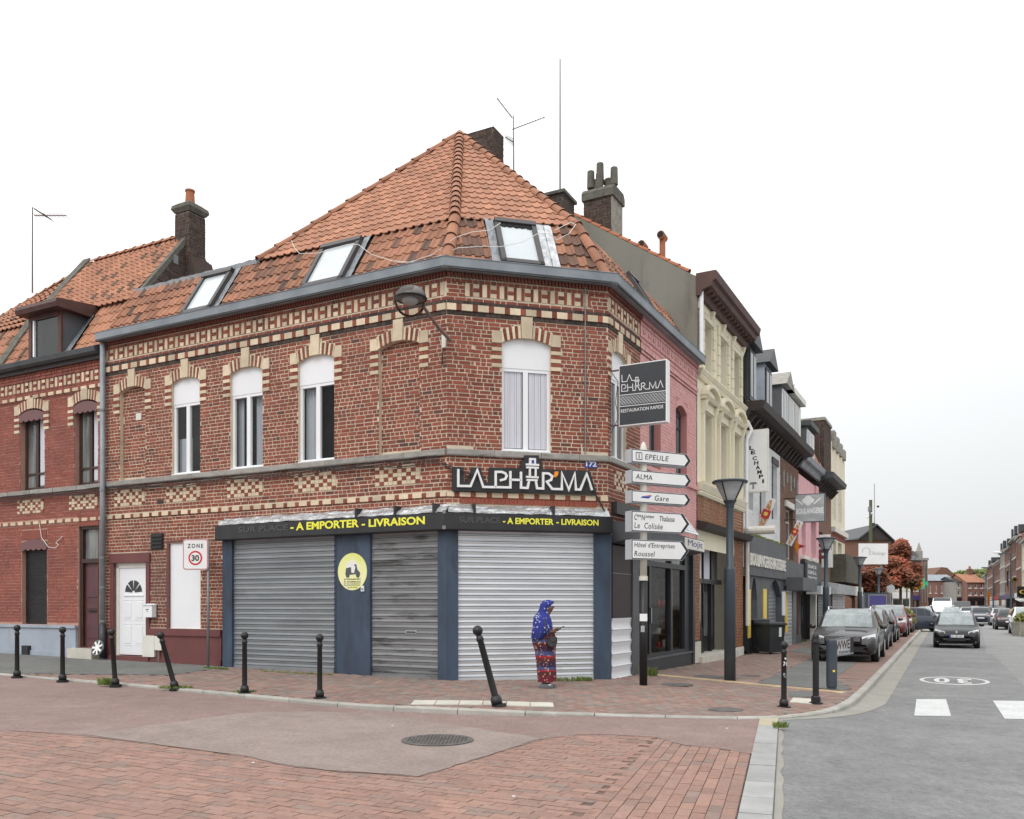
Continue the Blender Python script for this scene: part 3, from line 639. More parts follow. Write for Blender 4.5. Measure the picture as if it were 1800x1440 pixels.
PT = [gpp(u, v, qz) for u, v in ((140, 1293), (300, 1273), (420, 1256), (560, 1252), (700, 1262), (840, 1283), (952, 1300), (872, 1325.5), (818, 1342.5), (787, 1353.5), (736, 1367.5), (700, 1364.5), (600, 1358.5), (506, 1348.5), (428, 1330.5), (253, 1307.5))]; PT = ragged(PT + PT[:1], .15, .02)[:-1]
sheet('asphalt_repair_patch', 'greyred_asphalt', PT, qz, .017, cuts=[CREASE], kind='structure')
# brick setts of the side street
setts = thing('brick_paving', 'raised table of worn red brick setts across the side street mouth', 'paving', (0, 8, .2)); setts['kind'] = 'structure'
BP = Pieces('brick', 'paver', 'brick_field')
BPOLY = [(p.x, p.y) for p in BRW] + [tuple((S0 - nS * .26 - dS * 14)[:2]), (-30, -6), (-30, 22)]
seam_p = gp(1151, 1299, .2); seam_q = gp(1040, 1420, .2); sdv_ = (seam_q - seam_p); sdv_.z = 0
def right_of_seam(c): return (c.x - seam_p.x) * sdv_.y - (c.y - seam_p.y) * sdv_.x
def sett(o, ax, ay, l, w_, side_):
    c = o + ax * (l / 2) + ay * (w_ / 2)
    if c.y < 4.9 or not inpoly(c.x, c.y, BPOLY): 
        if c.y < 4.9 or not any(inpoly(q.x, q.y, BPOLY) for q in (o, o + ax * l, o + ay * w_, o + ax * l + ay * w_)): return
    u = 900 + FPX * c.x / c.y
    if not (-60 < u < 1400): return
    r = right_of_seam(c)
    if (side_ > 0) != (r < 0): return
    j = .0028 + R.uniform(0, .0035) * R.random(); hz = .009 + R.uniform(-.0025, .0025); P = []; a = R.uniform(-.012, .012)
    for (x, y) in ((j, j), (l - j, j), (l - j, w_ - j), (j, w_ - j)):
        q = o + ax * x + ay * y; P.append(q)
    g_ = 1.0 if R.random() < .09 else R.choice((0, 0, .15, .4)); m = BP.new(None, g_)
    tx = R.uniform(-.0015, .0015)
    m.add([Vector((q.x, q.y, qz(q.x, q.y) - .004)) for q in P] + [Vector((q.x, q.y, qz(q.x, q.y) + hz + (tx if i < 2 else -tx))) for i, q in enumerate(P)], [(4, 5, 6, 7), (0, 1, 5, 4), (1, 2, 6, 5), (2, 3, 7, 6), (3, 0, 4, 7)])
bw, bl = .112, .228
for row in range(-90, 170):                         # rows parallel to the left facade
    o0 = A + nLf * (2.5 + row * bw) ; x = -14 + (row % 2) * bl * .5 + R.uniform(-.03, .03)
    while x < 16:
        l = bl + R.uniform(-.006, .006); sett(o0 + dL * x, dL, nLf, l, bw, -1); x += l
for row in range(1, 34):                            # rows parallel to the granite strip
    o0 = S0 - nS * (.265 + row * bw) - dS * 12; x = (row % 2) * bl * .5 + R.uniform(-.04, .04)
    while x < 13:
        l = bl + R.uniform(-.006, .006); sett(o0 + dS * x, dS, nS, l, bw, 1); x += l
BP.emit(setts, 300)
# granite strip
gs = thing('granite_strip', 'strip of big grey granite blocks between brick setts and asphalt road', 'kerb', tuple(S0)); gs['kind'] = 'structure'
x = .95; k = 0
while x > -11:
    l = (.42, .62,  .5, .62, .48, .55, .6, .5)[k % 8] * 1.35; m = MB(); m.tint = (R.random(), 1.0 if k in (0, 1) else 0.0)
    P = [S0 + dS * (x - .008) - nS * .25, S0 + dS * (x - .008), S0 + dS * (x - l + .008), S0 + dS * (x - l + .008) - nS * .25]
    h = .022 + R.uniform(-.003, .004)
    m.add([Vector((q.x, q.y, .1)) for q in P] + [Vector((q.x, q.y, qz(q.x, q.y) + h)) for q in P], [(4, 5, 6, 7), (0, 1, 5, 4), (1, 2, 6, 5), (2, 3, 7, 6), (3, 0, 4, 7)])
    m.build('granite_block', 'granite', gs); x -= l; k += 1
m = MB(); ed = [S0 + dS * (.3 - i * .35) + nS * (.065 + R.uniform(-.022, .022)) for i in range(30)]
pts = [S0 + dS * .3 + nS * .012] + ed + [S0 - dS * 10 + nS * .012]
sheet('mortar_fillet', 'gutter_concrete', [(p.x, p.y) for p in pts], qz, .005, parent=None, kind='structure')
# pavement: surface from the buildings to the kerb
pv = MB(); rows = 14
BL = []
for p in KERB:
    e, k, t = bdist(p.x, p.y); BL.append((A + dL * t) if k == 0 else (A + dC * t) if k == 1 else (B + dR * t))
rings = []
for p, b in zip(KERB, BL):
    inn = (b - p); inn.normalize(); b2 = b + inn * .3; p2 = p + inn * .12
    rings.append([Vector((q.x, q.y, pz(q.x, q.y) - .012)) for q in [b2.lerp(p2, i / rows) for i in range(rows + 1)]])
pv.loft(rings, close=False, caps=False); pv.build('pavement', 'pave_joint', kind='structure')
# grey asphalt areas of the pavement
def psheet(name, mat, pix, dz, **kw):
    pts = [gpp(u, v) for u, v in pix]; return sheet(name, mat, [(p.x, p.y) for p in pts], pz, dz, step=.35, **kw)
GL = [tuple((A + dL * 5.75 - nLf * .2)[:2]), tuple(gpp(392, 1174)[:2]), tuple(gpp(300, 1187)[:2]), tuple((A + dL * 8.7 + nLf * 2.84)[:2])] + [tuple((A + dL * s + nLf * 2.84)[:2]) for s in (11.5, 16, 24, 40)] + [tuple((A + dL * 40 - nLf * .2)[:2])]
sheet('pavement_asphalt', 'pavement_asphalt', GL, pz, .004, step=.35, kind='structure')
GR = [gpp(u, v) for u, v in ((1332, 1201), (1410, 1165), (1442, 1150))] + [k0 - nK * 3.4 + dK * t for t in (13, 60, 130)] + [k0 - nK * .85 + dK * t for t in (130, 60, 20, 8, 3)] + [gpp(1497, 1211), gpp(1481, 1214)]
GRP = [(p.x, p.y) for p in GR]
sheet('parking_bay', 'pavement_asphalt', GRP, pz, .004, step=.5, kind='structure')
FARP = [B + dR * 13.5 - nR * .2, B + dR * 13.5 + nR * 1.2] + [k0 - nK * 3.38 + dK * t for t in (13, 60, 200)] + [B + dR * 180]
sheet('far_pavement', 'paver_far', [(p.x, p.y) for p in FARP], pz, .002, step=2.0, kind='structure')
sheet('kerb_side_paving', 'paver_far', [tuple(q[:2]) for q in ([k0 - nK * .84 + dK * t for t in (3.2, 8, 20, 60, 200)] + [k0 - nK * .13 + dK * t for t in (200, 60, 20, 8, 3.2)])], pz, .002, step=2.0, kind='structure')
SP = [tuple(q[:2]) for q in (gpp(1385, 1215), gpp(1428, 1216), gpp(1425, 1226), gpp(1386, 1226))]
sheet('concrete_patch', 'pavement_asphalt', SP, pz, .006, kind='structure')
# herringbone pavers
hp = thing('pavement_paving', 'herringbone red brick paving of the corner pavement', 'paving', (0, 14, .3)); hp['kind'] = 'structure'
HP = Pieces('brick', 'paver_far', 'brick_field')
KP = [tuple(p[:2]) for p in (KERB[2:26])]
inner = [tuple((A + dL * 20 - nLf * .05)[:2]), tuple((A - nLf * .05)[:2]), tuple((B - nR * .05)[:2]), tuple((B + dR * 13.8 - nR * .05)[:2])]
HPOLY = [(p.x, p.y) for p in KERB[1:26]]; HPOLY += [tuple((B + dR * 13.6 + nR * 2)[:2])] + inner[::-1]
def onpoly_ok(x, y):
    if not inpoly(x, y, HPOLY): return False
    return not (inpoly(x, y, GL) or inpoly(x, y, GRP))
hx = Matrix.Rotation(math.radians(28), 3, 'Z') @ dC; hy = Vector((-hx.y, hx.x, 0)); W_ = .107
def hb(cx, cy, l, w_):
    o = Vector((0, 14, 0)) + hx * cx + hy * cy; P = [o + hx * a + hy * b for a, b in ((.004, .004), (l - .004, .004), (l - .004, w_ - .004), (.004, w_ - .004))]
    c = (P[0] + P[2]) / 2
    if c.y < 10 or c.y > 34: return
    if not all(inpoly(q.x, q.y, HPOLY) for q in P) or not onpoly_ok(c.x, c.y): return
    # keep clear of the kerb top
    m = HP.new(None, 1.0 if R.random() < .22 else R.choice((0, .1, .4))); h = R.uniform(.0, .004)
    m.add([Vector((q.x, q.y, pz(q.x, q.y) - .012)) for q in P] + [Vector((q.x, q.y, pz(q.x, q.y) + h - .002)) for q in P], [(4, 5, 6, 7), (0, 1, 5, 4), (1, 2, 6, 5), (2, 3, 7, 6), (3, 0, 4, 7)])
for i in range(-150, 150):
    for k in range(-60, 60):
        x0 = W_ * (i + 2 * k); x0b = x0
        # herringbone: rows shifted one width per row, period four widths
        X = W_ * i + 4 * W_ * k; Y = W_ * i
        if abs(X) > 26 or abs(Y) > 26: continue
        hb(X, Y, 2 * W_, W_); hb(X + 2 * W_, Y - W_, W_, 2 * W_)
HP.emit(hp, 300)
# kerb stones
kb = thing('kerb', 'pale concrete kerb stones round the pavement corner', 'kerb', tuple(KC[3])); kb['kind'] = 'structure'
KS = Pieces('kerb_stone', 'kerb', 'kerb_stones')
def resample(P, step):
    o = [P[0]]; acc = 0
    for a, b in zip(P[:-1], P[1:]):
        L = (b - a).length; t = step - acc
        while t <= L: o.append(a.lerp(b, t / L)); t += step
        acc = (L - (t - step))
    return o
def curve(P):
    o = []
    for i in range(len(P) - 1):
        p0 = P[max(0, i - 1)]; p1 = P[i]; p2 = P[i + 1]; p3 = P[min(len(P) - 1, i + 2)]
        for k in range(6):
            t = k / 6; o.append(.5 * ((2 * p1) + (-p0 + p2) * t + (2 * p0 - 5 * p1 + 4 * p2 - p3) * t * t + (-p0 + 3 * p1 - 3 * p2 + p3) * t ** 3))
    return o + [P[-1]]
KK = resample(curve(KERB), .5)
def inw(i, L_):
    a = L_[max(0, i - 1)]; b = L_[min(len(L_) - 1, i + 1)]; d = (b - a).normalized(); return Vector((-d.y, d.x, 0))
for i in range(len(KK) - 1):
    if i % 2: continue
    idx = [j for j in (i, i + 1, i + 2) if j < len(KK)]
    if KK[i].y > 150: break
    m = KS.new(); rings = []
    for n_, j in enumerate(idx):
        p = KK[j]; nn = inw(j, KK); d = (KK[min(j + 1, len(KK) - 1)] - KK[max(0, j - 1)]).normalized()
        sh = .006 if n_ == 0 else (-.006 if n_ == len(idx) - 1 else 0); q = p + d * sh; z = pz(q.x, q.y) + .006
        rings.append([Vector((q.x, q.y, -.05)), Vector((q.x, q.y, z - .02)), Vector((q.x + nn.x * .015, q.y + nn.y * .015, z)), Vector((q.x + nn.x * .13, q.y + nn.y * .13, z)), Vector((q.x + nn.x * .13, q.y + nn.y * .13, z - .1))])
    m.loft(rings, close=True)
KS.emit(kb, 300)
# concrete gutter of the main street, laid on the asphalt
gi = [KERB[i] for i in range(13, len(KERB))]; GK = resample(curve(gi), .5)
GK = [p for p in GK if p.y < 200]
gm = MB()
def gw(i): return min(.42, .10 + i * .04)
gm.loft([[Vector((p.x, p.y, qz(p.x, p.y) + .004)), Vector((p.x, p.y, 0)) - Vector((inw(i, GK).x, inw(i, GK).y, 0)) * gw(i) + Vector((0, 0, qz(p.x - inw(i, GK).x * gw(i), p.y - inw(i, GK).y * gw(i)) + .0045))] for i, p in enumerate(GK)], close=False, caps=False)
gm.build('gutter', 'gutter_concrete', kind='structure')
# yellow paver row across the pavement
yr = thing('paver_row', 'row of buff yellow paving bricks crossing the corner pavement', 'paving', tuple(gpp(1283, 1200))); yr['kind'] = 'structure'
p0 = gpp(1145, 1187); p1 = gpp(1289, 1200.5); p2 = gpp(1481, 1219)
for a, b in ((p0, p1), (p1, p2)):
    d = (b - a); L = d.length; d.normalize(); nn = Vector((-d.y, d.x, 0)).normalized(); n = int(L / .19)
    for k in range(n):
        q = a + d * (k * L / n); m = MB(); m.tint = (R.random(), 0); P = [q, q + d * (L / n - .01), q + d * (L / n - .01) + nn * .3, q + nn * .3]
        m.add([onp(t.x, t.y, 0) for t in P] + [onp(t.x, t.y, .010) for t in P], [(4, 5, 6, 7), (0, 1, 5, 4), (1, 2, 6, 5), (2, 3, 7, 6), (3, 0, 4, 7)]); m.build('brick', 'yellow_paver', yr)
# pale tactile slabs
def slab_row(name, label, a, b, wid, n, mat='pale_slab', studs=False):
    t = thing(name, label, 'paving', tuple(a)); t['kind'] = 'structure'; d = b - a; d.z = 0; L = d.length; d.normalize(); nn = Vector((-d.y, d.x, 0))
    if nn.y < 0: nn = -nn
    for k in range(n):
        q = a + d * (k * L / n); m = MB(); m.tint = (R.random(), 0); P = [q, q + d * (L / n - .012), q + d * (L / n - .012) + nn * wid, q + nn * wid]
        m.add([onp(t_.x, t_.y, 0) for t_ in P] + [onp(t_.x, t_.y, .012) for t_ in P], [(4, 5, 6, 7), (0, 1, 5, 4), (1, 2, 6, 5), (2, 3, 7, 6), (3, 0, 4, 7)])
        m.build('slab', mat, t)
slab_row('tactile_paving', 'row of cream ribbed tactile slabs by the leaning bollard', gpp(722, 1239.5), gpp(975, 1243.5), .42, 6)
slab_row('concrete_slab', 'square pale concrete slab under the bollard at the kerb bend', gpp(1388, 1235), gpp(1428, 1238), .62, 1)
# road markings
def mark(name, pix, mat='road_white', label=None, dz=.005, **k):
    P = [gpp(u, v, qz) for u, v in pix]; o = sheet(name, mat, [(p.x, p.y) for p in P], qz, dz, cuts=RAMP, kind='structure'); tag(o, label, 'road marking'); return o
mark('zebra_bar', [(1611, 1229.5), (1663, 1229.5), (1672, 1259.5), (1607, 1258.5)], label='left white crossing bar on the grey road')
mark('zebra_bar', [(1745, 1232), (1812, 1233), (1866, 1266), (1766, 1264)], label='right white crossing bar cut by the photo edge')
t30 = thing('speed_marking', 'white oval with 30 painted upside down on the road', 'road marking', tuple(gpp(1677, 1197, qz))); t30['kind'] = 'structure'
c = gpp(1677, 1197, qz); rx = (gpp(1732, 1197, qz) - gpp(1622, 1197, qz)).length / 2; ry = (gpp(1677, 1190, qz) - gpp(1677, 1204, qz)).length / 2
m = MB(); n = 40; rg = [[c + nK * (math.cos(2 * math.pi * i / n) * rx * k) + dK * (math.sin(2 * math.pi * i / n) * ry * k2) + Vector((0, 0, .006)) for i in range(n)] for k, k2 in ((1, 1), (.88, .83))]
m.loft(rg, caps=False); m.build('ring', 'road_white', t30)
FT = Fr((c.x, c.y, c.z), -nK, (0, 0, 1), -dK)
text(t30, 'lettering', '3', FT, -rx * .50, -rx * .08, -ry * .62, ry * .62, .006, 'road_white', depth=.001, bold=.03); text(t30, 'lettering', '0', FT, rx * .12, rx * .58, -ry * .62, ry * .62, .006, 'road_white', depth=.001, bold=.03)
# manhole
mc = gpp(769, 1304, qz); mr = 62 / FPX * mc.y
mh = thing('manhole_cover', 'round cast iron manhole cover in the red side street', 'manhole cover', tuple(mc))
MB().lathe([(mr * .97, .0), (mr * 1.03, .026), (mr * .96, .029), (mr * .94, .024)], 40, mc + Vector((0, 0, .0))).build('rim_ring', 'iron', mh)
m = MB(); m.lathe([(mr * .93, .0), (mr * .93, .026)], 40, mc)
for i in range(-9, 10):
    for k in range(-9, 10):
        x, y = i * mr * .1, k * mr * .1
        if x * x + y * y < (mr * .86) ** 2: m.box(mc.x + x - mr * .03, mc.x + x + mr * .03, mc.y + y - mr * .012, mc.y + y + mr * .012, mc.z + .02, mc.z + .032)
m.build('lid', 'iron', mh, kind='stuff')
for (u, v, w_) in ((1190, 1204, .30), (1245, 1190, .35), (1320, 1188, .2), (1275, 1248, .26)):
    q = gpp(u, v); MB().lathe([(w_, 0), (w_, .010), (w_ * .9, .012)], 16, q).build('access_cover', 'iron', None, label={1190: 'small round iron cover in the brick pavement near the direction post', 1245: 'round iron cover in the paving left of the lamp post', 1320: 'small round cover beside the pavement asphalt', 1275: 'dark worn cover at the kerb edge of the corner'}[u], cat='cover')
# debris
for (u, v, nm) in ((1278, 1283, 0), (445, 1344, 0), (690, 1278, 0), (903, 1404, 0), (1470, 1205, 0)):
    q = gpp(u, v, qz); MB().box(q.x - .012, q.x + .012, q.y - .01, q.y + .01, q.z + .015, q.z + .024).build('litter', 'sign_white', None, label='tiny white scrap of litter on the street surface', cat='litter', group='litter on the street')
def tuft(p, r, h, n, lab):
    m = MB(); dd = dC if p.x > -.5 else dL
    for i in range(n):
        a = R.uniform(0, 6.28); d = r * math.sqrt(R.random()); x = p.x + d * math.cos(a) * 1.4; y = p.y + d * math.sin(a) * .5
        if r > .3: q_ = p + dd * R.uniform(-r, r) + Vector((0, R.uniform(-.04, .03), 0)); x, y = q_.x, q_.y
        hh = h * R.uniform(.4, 1); b = R.uniform(0, 6.28); w_ = .006
        m.tint = (R.random(), 0); tx, ty = x + R.uniform(-.5, .5) * hh, y + R.uniform(-.5, .5) * hh
        m.add([(x - w_ * math.cos(b), y - w_ * math.sin(b), p.z), (x + w_ * math.cos(b), y + w_ * math.sin(b), p.z), ((x + tx) / 2 + w_ * 1.6, (y + ty) / 2, p.z + hh * .6), (tx, ty, p.z + hh)], [(0, 1, 2, 3)])
    o = m.build('weed_tuft', 'grass', None, kind='stuff', label=lab, cat='weeds')
for u, v, r, h, n, lab in ((189, 1204, .13, .16, 220, 'weeds at the foot of the third bollard from left'), (308, 1210, .22, .06, 260, 'low grass round the base of the leaning bollard'), (430, 1217, .14, .05, 120, 'low moss round a bollard foot'), (1000, 1197.5, .45, .10, 170, 'weeds growing under the silver shutter behind the woman'), (1027, 1197, .12, .10, 110, 'weed tuft at the right end of the silver shutter'), (1140, 1188, .13, .22, 240, 'green weed bush behind the direction post'), (1372, 1279, .07, .09, 140, 'small yellow green weed at the granite strip end'), (380, 1176, .35, .05, 300, 'weeds along the foot of the speed sign'), (520, 1184, .95, .04, 260, 'thin moss line below the left grey shutter'), (1412, 1128, .12, .1, 100, 'weed tuft beside the metal shopfront step')):
    tuft(gpp(u, v), r, h, n, lab)
# ---------------------------------------------------------------- corner building
FLr = Fr(A, -dL, nLf)                                   # left facade read from left to right (s negative)
mA = (nLf + nC) / (1 + nLf.dot(nC)); mB = (nC + nR) / (1 + nC.dot(nR))
LEFT, PINK0, PINK1 = su(FL, 183), su(FR, 1125), su(FR, 1224)
bld = thing('corner_building', 'red and cream brick corner building with tiled mansard roof and closed takeaway shop', 'building', (.3, 17.5, .4))
pinkb = thing('pink_house', 'pink painted brick house front adjoining the corner building, dark arched windows', 'house', tuple(FR.P((PINK0 + PINK1) / 2, 0, .3)))
PR = Pieces('brick', 'brick', 'brick_field'); PC = Pieces('cream_brick', 'cream_brick', 'cream_brick_field'); PD = Pieces('dark_brick', 'dark_brick', 'dark_brick_field')
PK = Pieces('brick', 'pink_brick', 'brick_field')
SPR, RISE, ZB = 6.80, .11, 4.74
def op(F, u0, u1, z0=ZB, z1=SPR, r=RISE, n=0): a, b = sorted((su(F, u0, n), su(F, u1, n))); return (a, b, z0, z1, r)
WL = [op(FL, 302, 352), op(FL, 405, 462), op(FL, 524, 588)]
NL = [op(FL, 211, 256), op(FL, 666, 738)]
WC = [op(FC, 882, 968)]
WR = [op(FR, 1074, 1101)]
WP = [(su(FR, 1141), su(FR, 1161), 4.9, 6.58, .14), (su(FR, 1188), su(FR, 1207), 4.9, 6.58, .14)]
fas0 = su(FL, 379, .2); ZF0, ZF1 = 3.21, 3.51
sBR = su(FL, 391)                                       # brick ground floor starts left of this
DOOR = (su(FL, 258), su(FL, 201), .3, 2.80, 0); BLK = (su(FL, 352), su(FL, 298), 1.28, 3.22, 0)
TOP = 8.06
m = MB()
core(m, FL, 0, LEFT, 3.2, TOP, WL + NL, depth=.14); core(m, FL, sBR, LEFT, .2, 3.2, [DOOR, BLK], depth=.14)
core(m, FC, 0, LC, 3.2, TOP, WC, depth=.14); core(m, FR, 0, PINK0, 3.2, TOP, WR, depth=.14)
# back and party walls keep the block solid
q0 = FL.P(LEFT, 0, 0); q1 = FL.P(LEFT, -7, 0); q2 = FR.P(PINK1, -7, 0); q3 = FR.P(PINK1, 0, 0)
for a, b in ((q0, q1), (q1, q2)): m.poly([a + Vector((0, 0, .2)), b + Vector((0, 0, .2)), b + Vector((0, 0, 8.1)), a + Vector((0, 0, 8.1))])
m.build('wall', 'mortar', bld)
for o in NL: MB().poly([FL.P(o[0], -.10, o[2]), FL.P(o[1], -.10, o[2]), FL.P(o[1], -.10, o[3] + .12), FL.P(o[0], -.10, o[3] + .12)]).build('niche_wall', 'mortar', bld)
for o in NL: bricks(FL, o[0], o[1], ZB, SPR + RISE, PR, off=-.10, zref=0, dark=.10, t=(.2, .95))
for o in WL + WC + WR:                                  # dark room behind the panes is closed off by the panes themselves
    pass
exL = [e for o in WL + NL for e in deco_excl(o)]
ckL = [(su(FL, b), su(FL, a), 4.13, 4.515) for a, b in ((202, 255), (293, 352), (400, 462), (518, 591), (660, 739))]
bricks(FL, 0, LEFT, 4.61, 7.24, PR, excl=exL + [(0, LEFT, 4.60, ZB + .01)], zref=0, dark=.05)
bricks(FL, 0, LEFT, 3.94, 4.61, PR, excl=[(a - .01, b + .01, c, d) for a, b, c, d in ckL], zref=0)
bricks(FL, 0, sBR, 3.22, 3.84, PR, excl=[(-1, fas0 + .1, 3.2, 3.66)], zref=0, t=(.3, .9))
GFX = [(DOOR[0] - .12, DOOR[1] + .12, 0, 3.03), (BLK[0] - .02, BLK[1] + .09, 1.2, 3.24)]
bricks(FL, sBR, LEFT, 1.28, 3.84, PR, excl=GFX + [(-1, fas0 + .1, 3.24, 3.66)], zref=0)
for a, b, c, d in ckL: checker(FL, a, b, c, d, PR, PC, rows=5)
exC = deco_excl(WC[0], key=.42)
PIL = [(0, su(FC, 832)), (su(FC, 1021), LC)]
bricks(FC, PIL[0][1], PIL[1][0], 4.61, 7.24, PR, excl=exC + [(0, LC, 4.6, ZB + .01)], zref=0)
for a, b in PIL: bricks(FC, a, b, 4.74, 7.24, PR, zref=0, off=.022, L=.23, dark=.03)
for a, b in PIL: m = MB(); m.fb(FC, a, b, 0, .02, 4.74, 7.24); m.build('pilaster', 'mortar', bld)
bricks(FC, 0, LC, 3.94, 4.61, PR, zref=0); bricks(FC, 0, LC, 3.70, 3.86, PR, zref=0, t=(.6, 1), L=.23)
bricks(FR, 0, PINK0, 4.61, 7.24, PR, excl=deco_excl(WR[0]) + [(0, 9, 4.6, ZB + .01)], zref=0)
ckR = (su(FR, 1079), su(FR, 1102), 4.13, 4.515)
bricks(FR, 0, PINK0, 3.4, 4.61, PR, zref=0, excl=[ckR]); checker(FR, *ckR, PR, PC, rows=5)
for F, L0, L1 in ((FL, .0, LEFT - .02), (FC, .0, LC), (FR, .0, PINK0)):
    for o in (WL + NL if F is FL else WC if F is FC else WR): deco_arch(F, o, PR, PC, key=.40, nv=7 if F is not FC else 7)
    # moulded string: dark courses above and below the cream one
    x = L0
    while x < L1:
        w_ = min(.105, L1 - x)
        PD.new(None, R.uniform(0, .4)).face5(F, x + .004, x + w_ - .004, -.002, .036, 7.462, 7.52); PD.new(None, R.uniform(0, .4)).face5(F, x + .004, x + w_ - .004, -.002, .03, 7.255, 7.32); x += .105
    alt_string(F, L0, L1, 7.33, 7.452, PR, PC, off=.05)
    bricks(F, L0, L1, 7.525, 7.61, PR, zref=7.525, L=.22)
    frieze(F, L0 + (.35 if F is FC else .05), L1 - (.35 if F is FC else 0), 7.62, 7.86, PR, PC)
    if F is FC:
        bricks(F, 0, .36, 7.60, 7.87, PR, zref=7.6, L=.23); bricks(F, L1 - .36, LC, 7.60, 7.87, PR, zref=7.6, L=.23)
    bricks(F, L0, L1, 7.87, 7.95, PR, zref=7.87, off=.012, L=.115)
    x = L0
    while x < L1: PR.new(.3, .3).face5(F, x, min(x + .042, L1), -.002, .07, 7.955, 8.04); x += .068
    if F is not FR: alt_string(F, L0, L1, 3.845, 3.93, PR, PC, off=.03)
x = .25
while x < LC - .3: PR.new(.9, 0).face5(FC, x, x + .07, -.002, .012, 3.72, 3.86); x += .08
for p in PIL: pass
PR.emit(bld, 300); PC.emit(bld, 300); PD.emit(bld, 300)
# stone band, mitred round the corners
def mitred(name, mat, prof, parent, s0=LEFT, s1=PINK1, zoff=0, smooth=False, z0f=None):
    m = MB(); rings = []
    for base, mv in ((FL.P(s0, 0, 0), nLf), (A, mA), (B, mB), (FR.P(s1, 0, 0), nR)):
        rings.append([base + mv * n + Vector((0, 0, z)) for n, z in prof])
    m.loft(rings); return m.build(name, mat, parent, smooth)
def stones(F, a, b, z0, z1, n1, mat, nm, step=.9):
    x = a; k = 0
    while x < b - .01:
        e = min(b, x + step * R.uniform(.85, 1.15)); e = b if b - e < .3 else e
        m = MB(); m.tint = (R.random(), 0); m.profile(F, x + .004, e - .004, [(-.05, z0), (n1 - .012, z0), (n1, z0 + .02), (n1, z1 - .015), (n1 - .02, z1), (-.05, z1)]); m.build(nm, mat, bld); x = e
stones(FL, .0, LEFT, 4.61, 4.735, .07, 'stone', 'band_stone'); stones(FC, .0, LC, 4.61, 4.737, .067, 'stone', 'band_stone'); stones(FR, .0, PINK0 + .2, 4.62, 4.733, .066, 'stone', 'band_stone')
GT = mitred('gutter', 'zinc', [(-.02, 8.045), (.20, 8.045), (.235, 8.075), (.25, 8.215), (.265, 8.235), (.25, 8.245), (.22, 8.235), (.20, 8.20), (-.02, 8.20)], bld)
for F, a, b in ((FL, 0, LEFT), (FC, 0, LC), (FR, 0, PINK1)):                    # drip edge line
    MB().fb(F, a, b, .205, .243, 8.03, 8.047).build('gutter_lip', 'zinc_dark', bld)
# windows of the first floor
for o in WL + WC + WR:
    F = FL if o in WL else FC if o in WC else FR
    w_ = window(bld, F, o, b=-.085, panel=.57, gmat='shop_glass' if F is FL else 'pane', fw=.06)
    if F is FL:
        k = WL.index(o); m = MB(); a, e = o[0], o[1]
        m.poly([F.P(a - .3, -.75, 4.6), F.P(e + .3, -.75, 4.6), F.P(e + .3, -.75, 7), F.P(a - .3, -.75, 7)])
        for x in (a - .3, e + .3): m.poly([F.P(x, -.75, 4.6), F.P(x, -.14, 4.6), F.P(x, -.14, 7), F.P(x, -.75, 7)])
        for z in (4.6, 7): m.poly([F.P(a - .3, -.75, z), F.P(e + .3, -.75, z), F.P(e + .3, -.14, z), F.P(a - .3, -.14, z)])
        m.build('room', 'room_dark', w_); W_o = e - a
        for (p, q, z0, z1) in (((.55, 1.0, 4.8, 5.6), (.0, .2, 4.8, 6.4)), ((.0, .42, 4.8, 6.4), (.8, 1.0, 4.8, 6.4)), ((.58, 1.0, 4.8, 6.4), (.0, .12, 4.8, 6.4)))[k]:
            m = MB(); n = 14; m.loft([[F.P(a + W_o * (p + (q - p) * i / n), -.24 + .02 * math.sin(i * 1.9 + k), z) for i in range(n + 1)] for z in (z0, z1)], close=False, caps=False); m.build('curtain', 'curtain', w_)
    if F is FC:
        for k in (0, 1):
            a = o[0] + .07 + k * (o[1] - o[0]) / 2; e = a + (o[1] - o[0]) / 2 - .14
            m = MB(); n = 24
            m.loft([[F.P(a + (e - a) * i / n, -.094 + .003 * math.sin(i * 2.1 + k) + .002 * math.sin(i * .7), z) for i in range(n + 1)] for z in (ZB + .08, 6.28)], close=False, caps=False); m.build('curtain', 'curtain', w_)
# small wall fittings
MB().fb(FL, su(FL, 243), su(FL, 234), -.10, -.075, 6.13, 6.29).build('vent', 'off_white', bld)
MB().fb(FL, su(FL, 287), su(FL, 277), 0, .012, 4.12, 4.21).build('air_hole', 'shutter_shadow', bld)
gv = MB().fb(FL, su(FL, 288), su(FL, 267), 0, .03, 3.08, 3.45).build('vent_grille', 'black_sign', bld)
m = MB(); a, b = su(FL, 288), su(FL, 267)
for k in range(4): m = MB(); m.profile(FL, a + .02, b - .02, [(.03, 3.11 + k * .085), (.06, 3.11 + k * .085), (.03, 3.18 + k * .085)]); m.build('louvre', 'black_rubber', gv)
# plinth, door, blocked window
m = MB(); m.fb(FL, sBR, DOOR[0] - .12, -.05, .035, .2, 1.12); m.fb(FL, sBR, DOOR[0] - .12, -.05, .055, .2, .60); m.fb(FL, DOOR[1] + .12, LEFT, -.05, .035, .2, 1.16); m.build('plinth', 'maroon', bld)
MB().fb(FL, sBR, DOOR[0] - .12, -.05, .075, 1.12, 1.275).build('sill', 'maroon', bld); MB().fb(FL, DOOR[1] + .12, LEFT, -.05, .06, 1.16, 1.275).build('sill', 'maroon', bld)
m = MB(); m.fb(FL, DOOR[0] - .12, DOOR[0] + .0, -.14, .03, .3, 2.80); m.fb(FL, DOOR[1], DOOR[1] + .12, -.14, .03, .3, 2.80); m.fb(FL, DOOR[0] - .14, DOOR[1] + .14, -.14, .045, 2.80, 3.02); m.build('door_surround', 'maroon', bld)
MB().fb(FL, DOOR[0] - .15, DOOR[1] + .1, -.2, .09, .3, .62).build('step', 'maroon', bld)
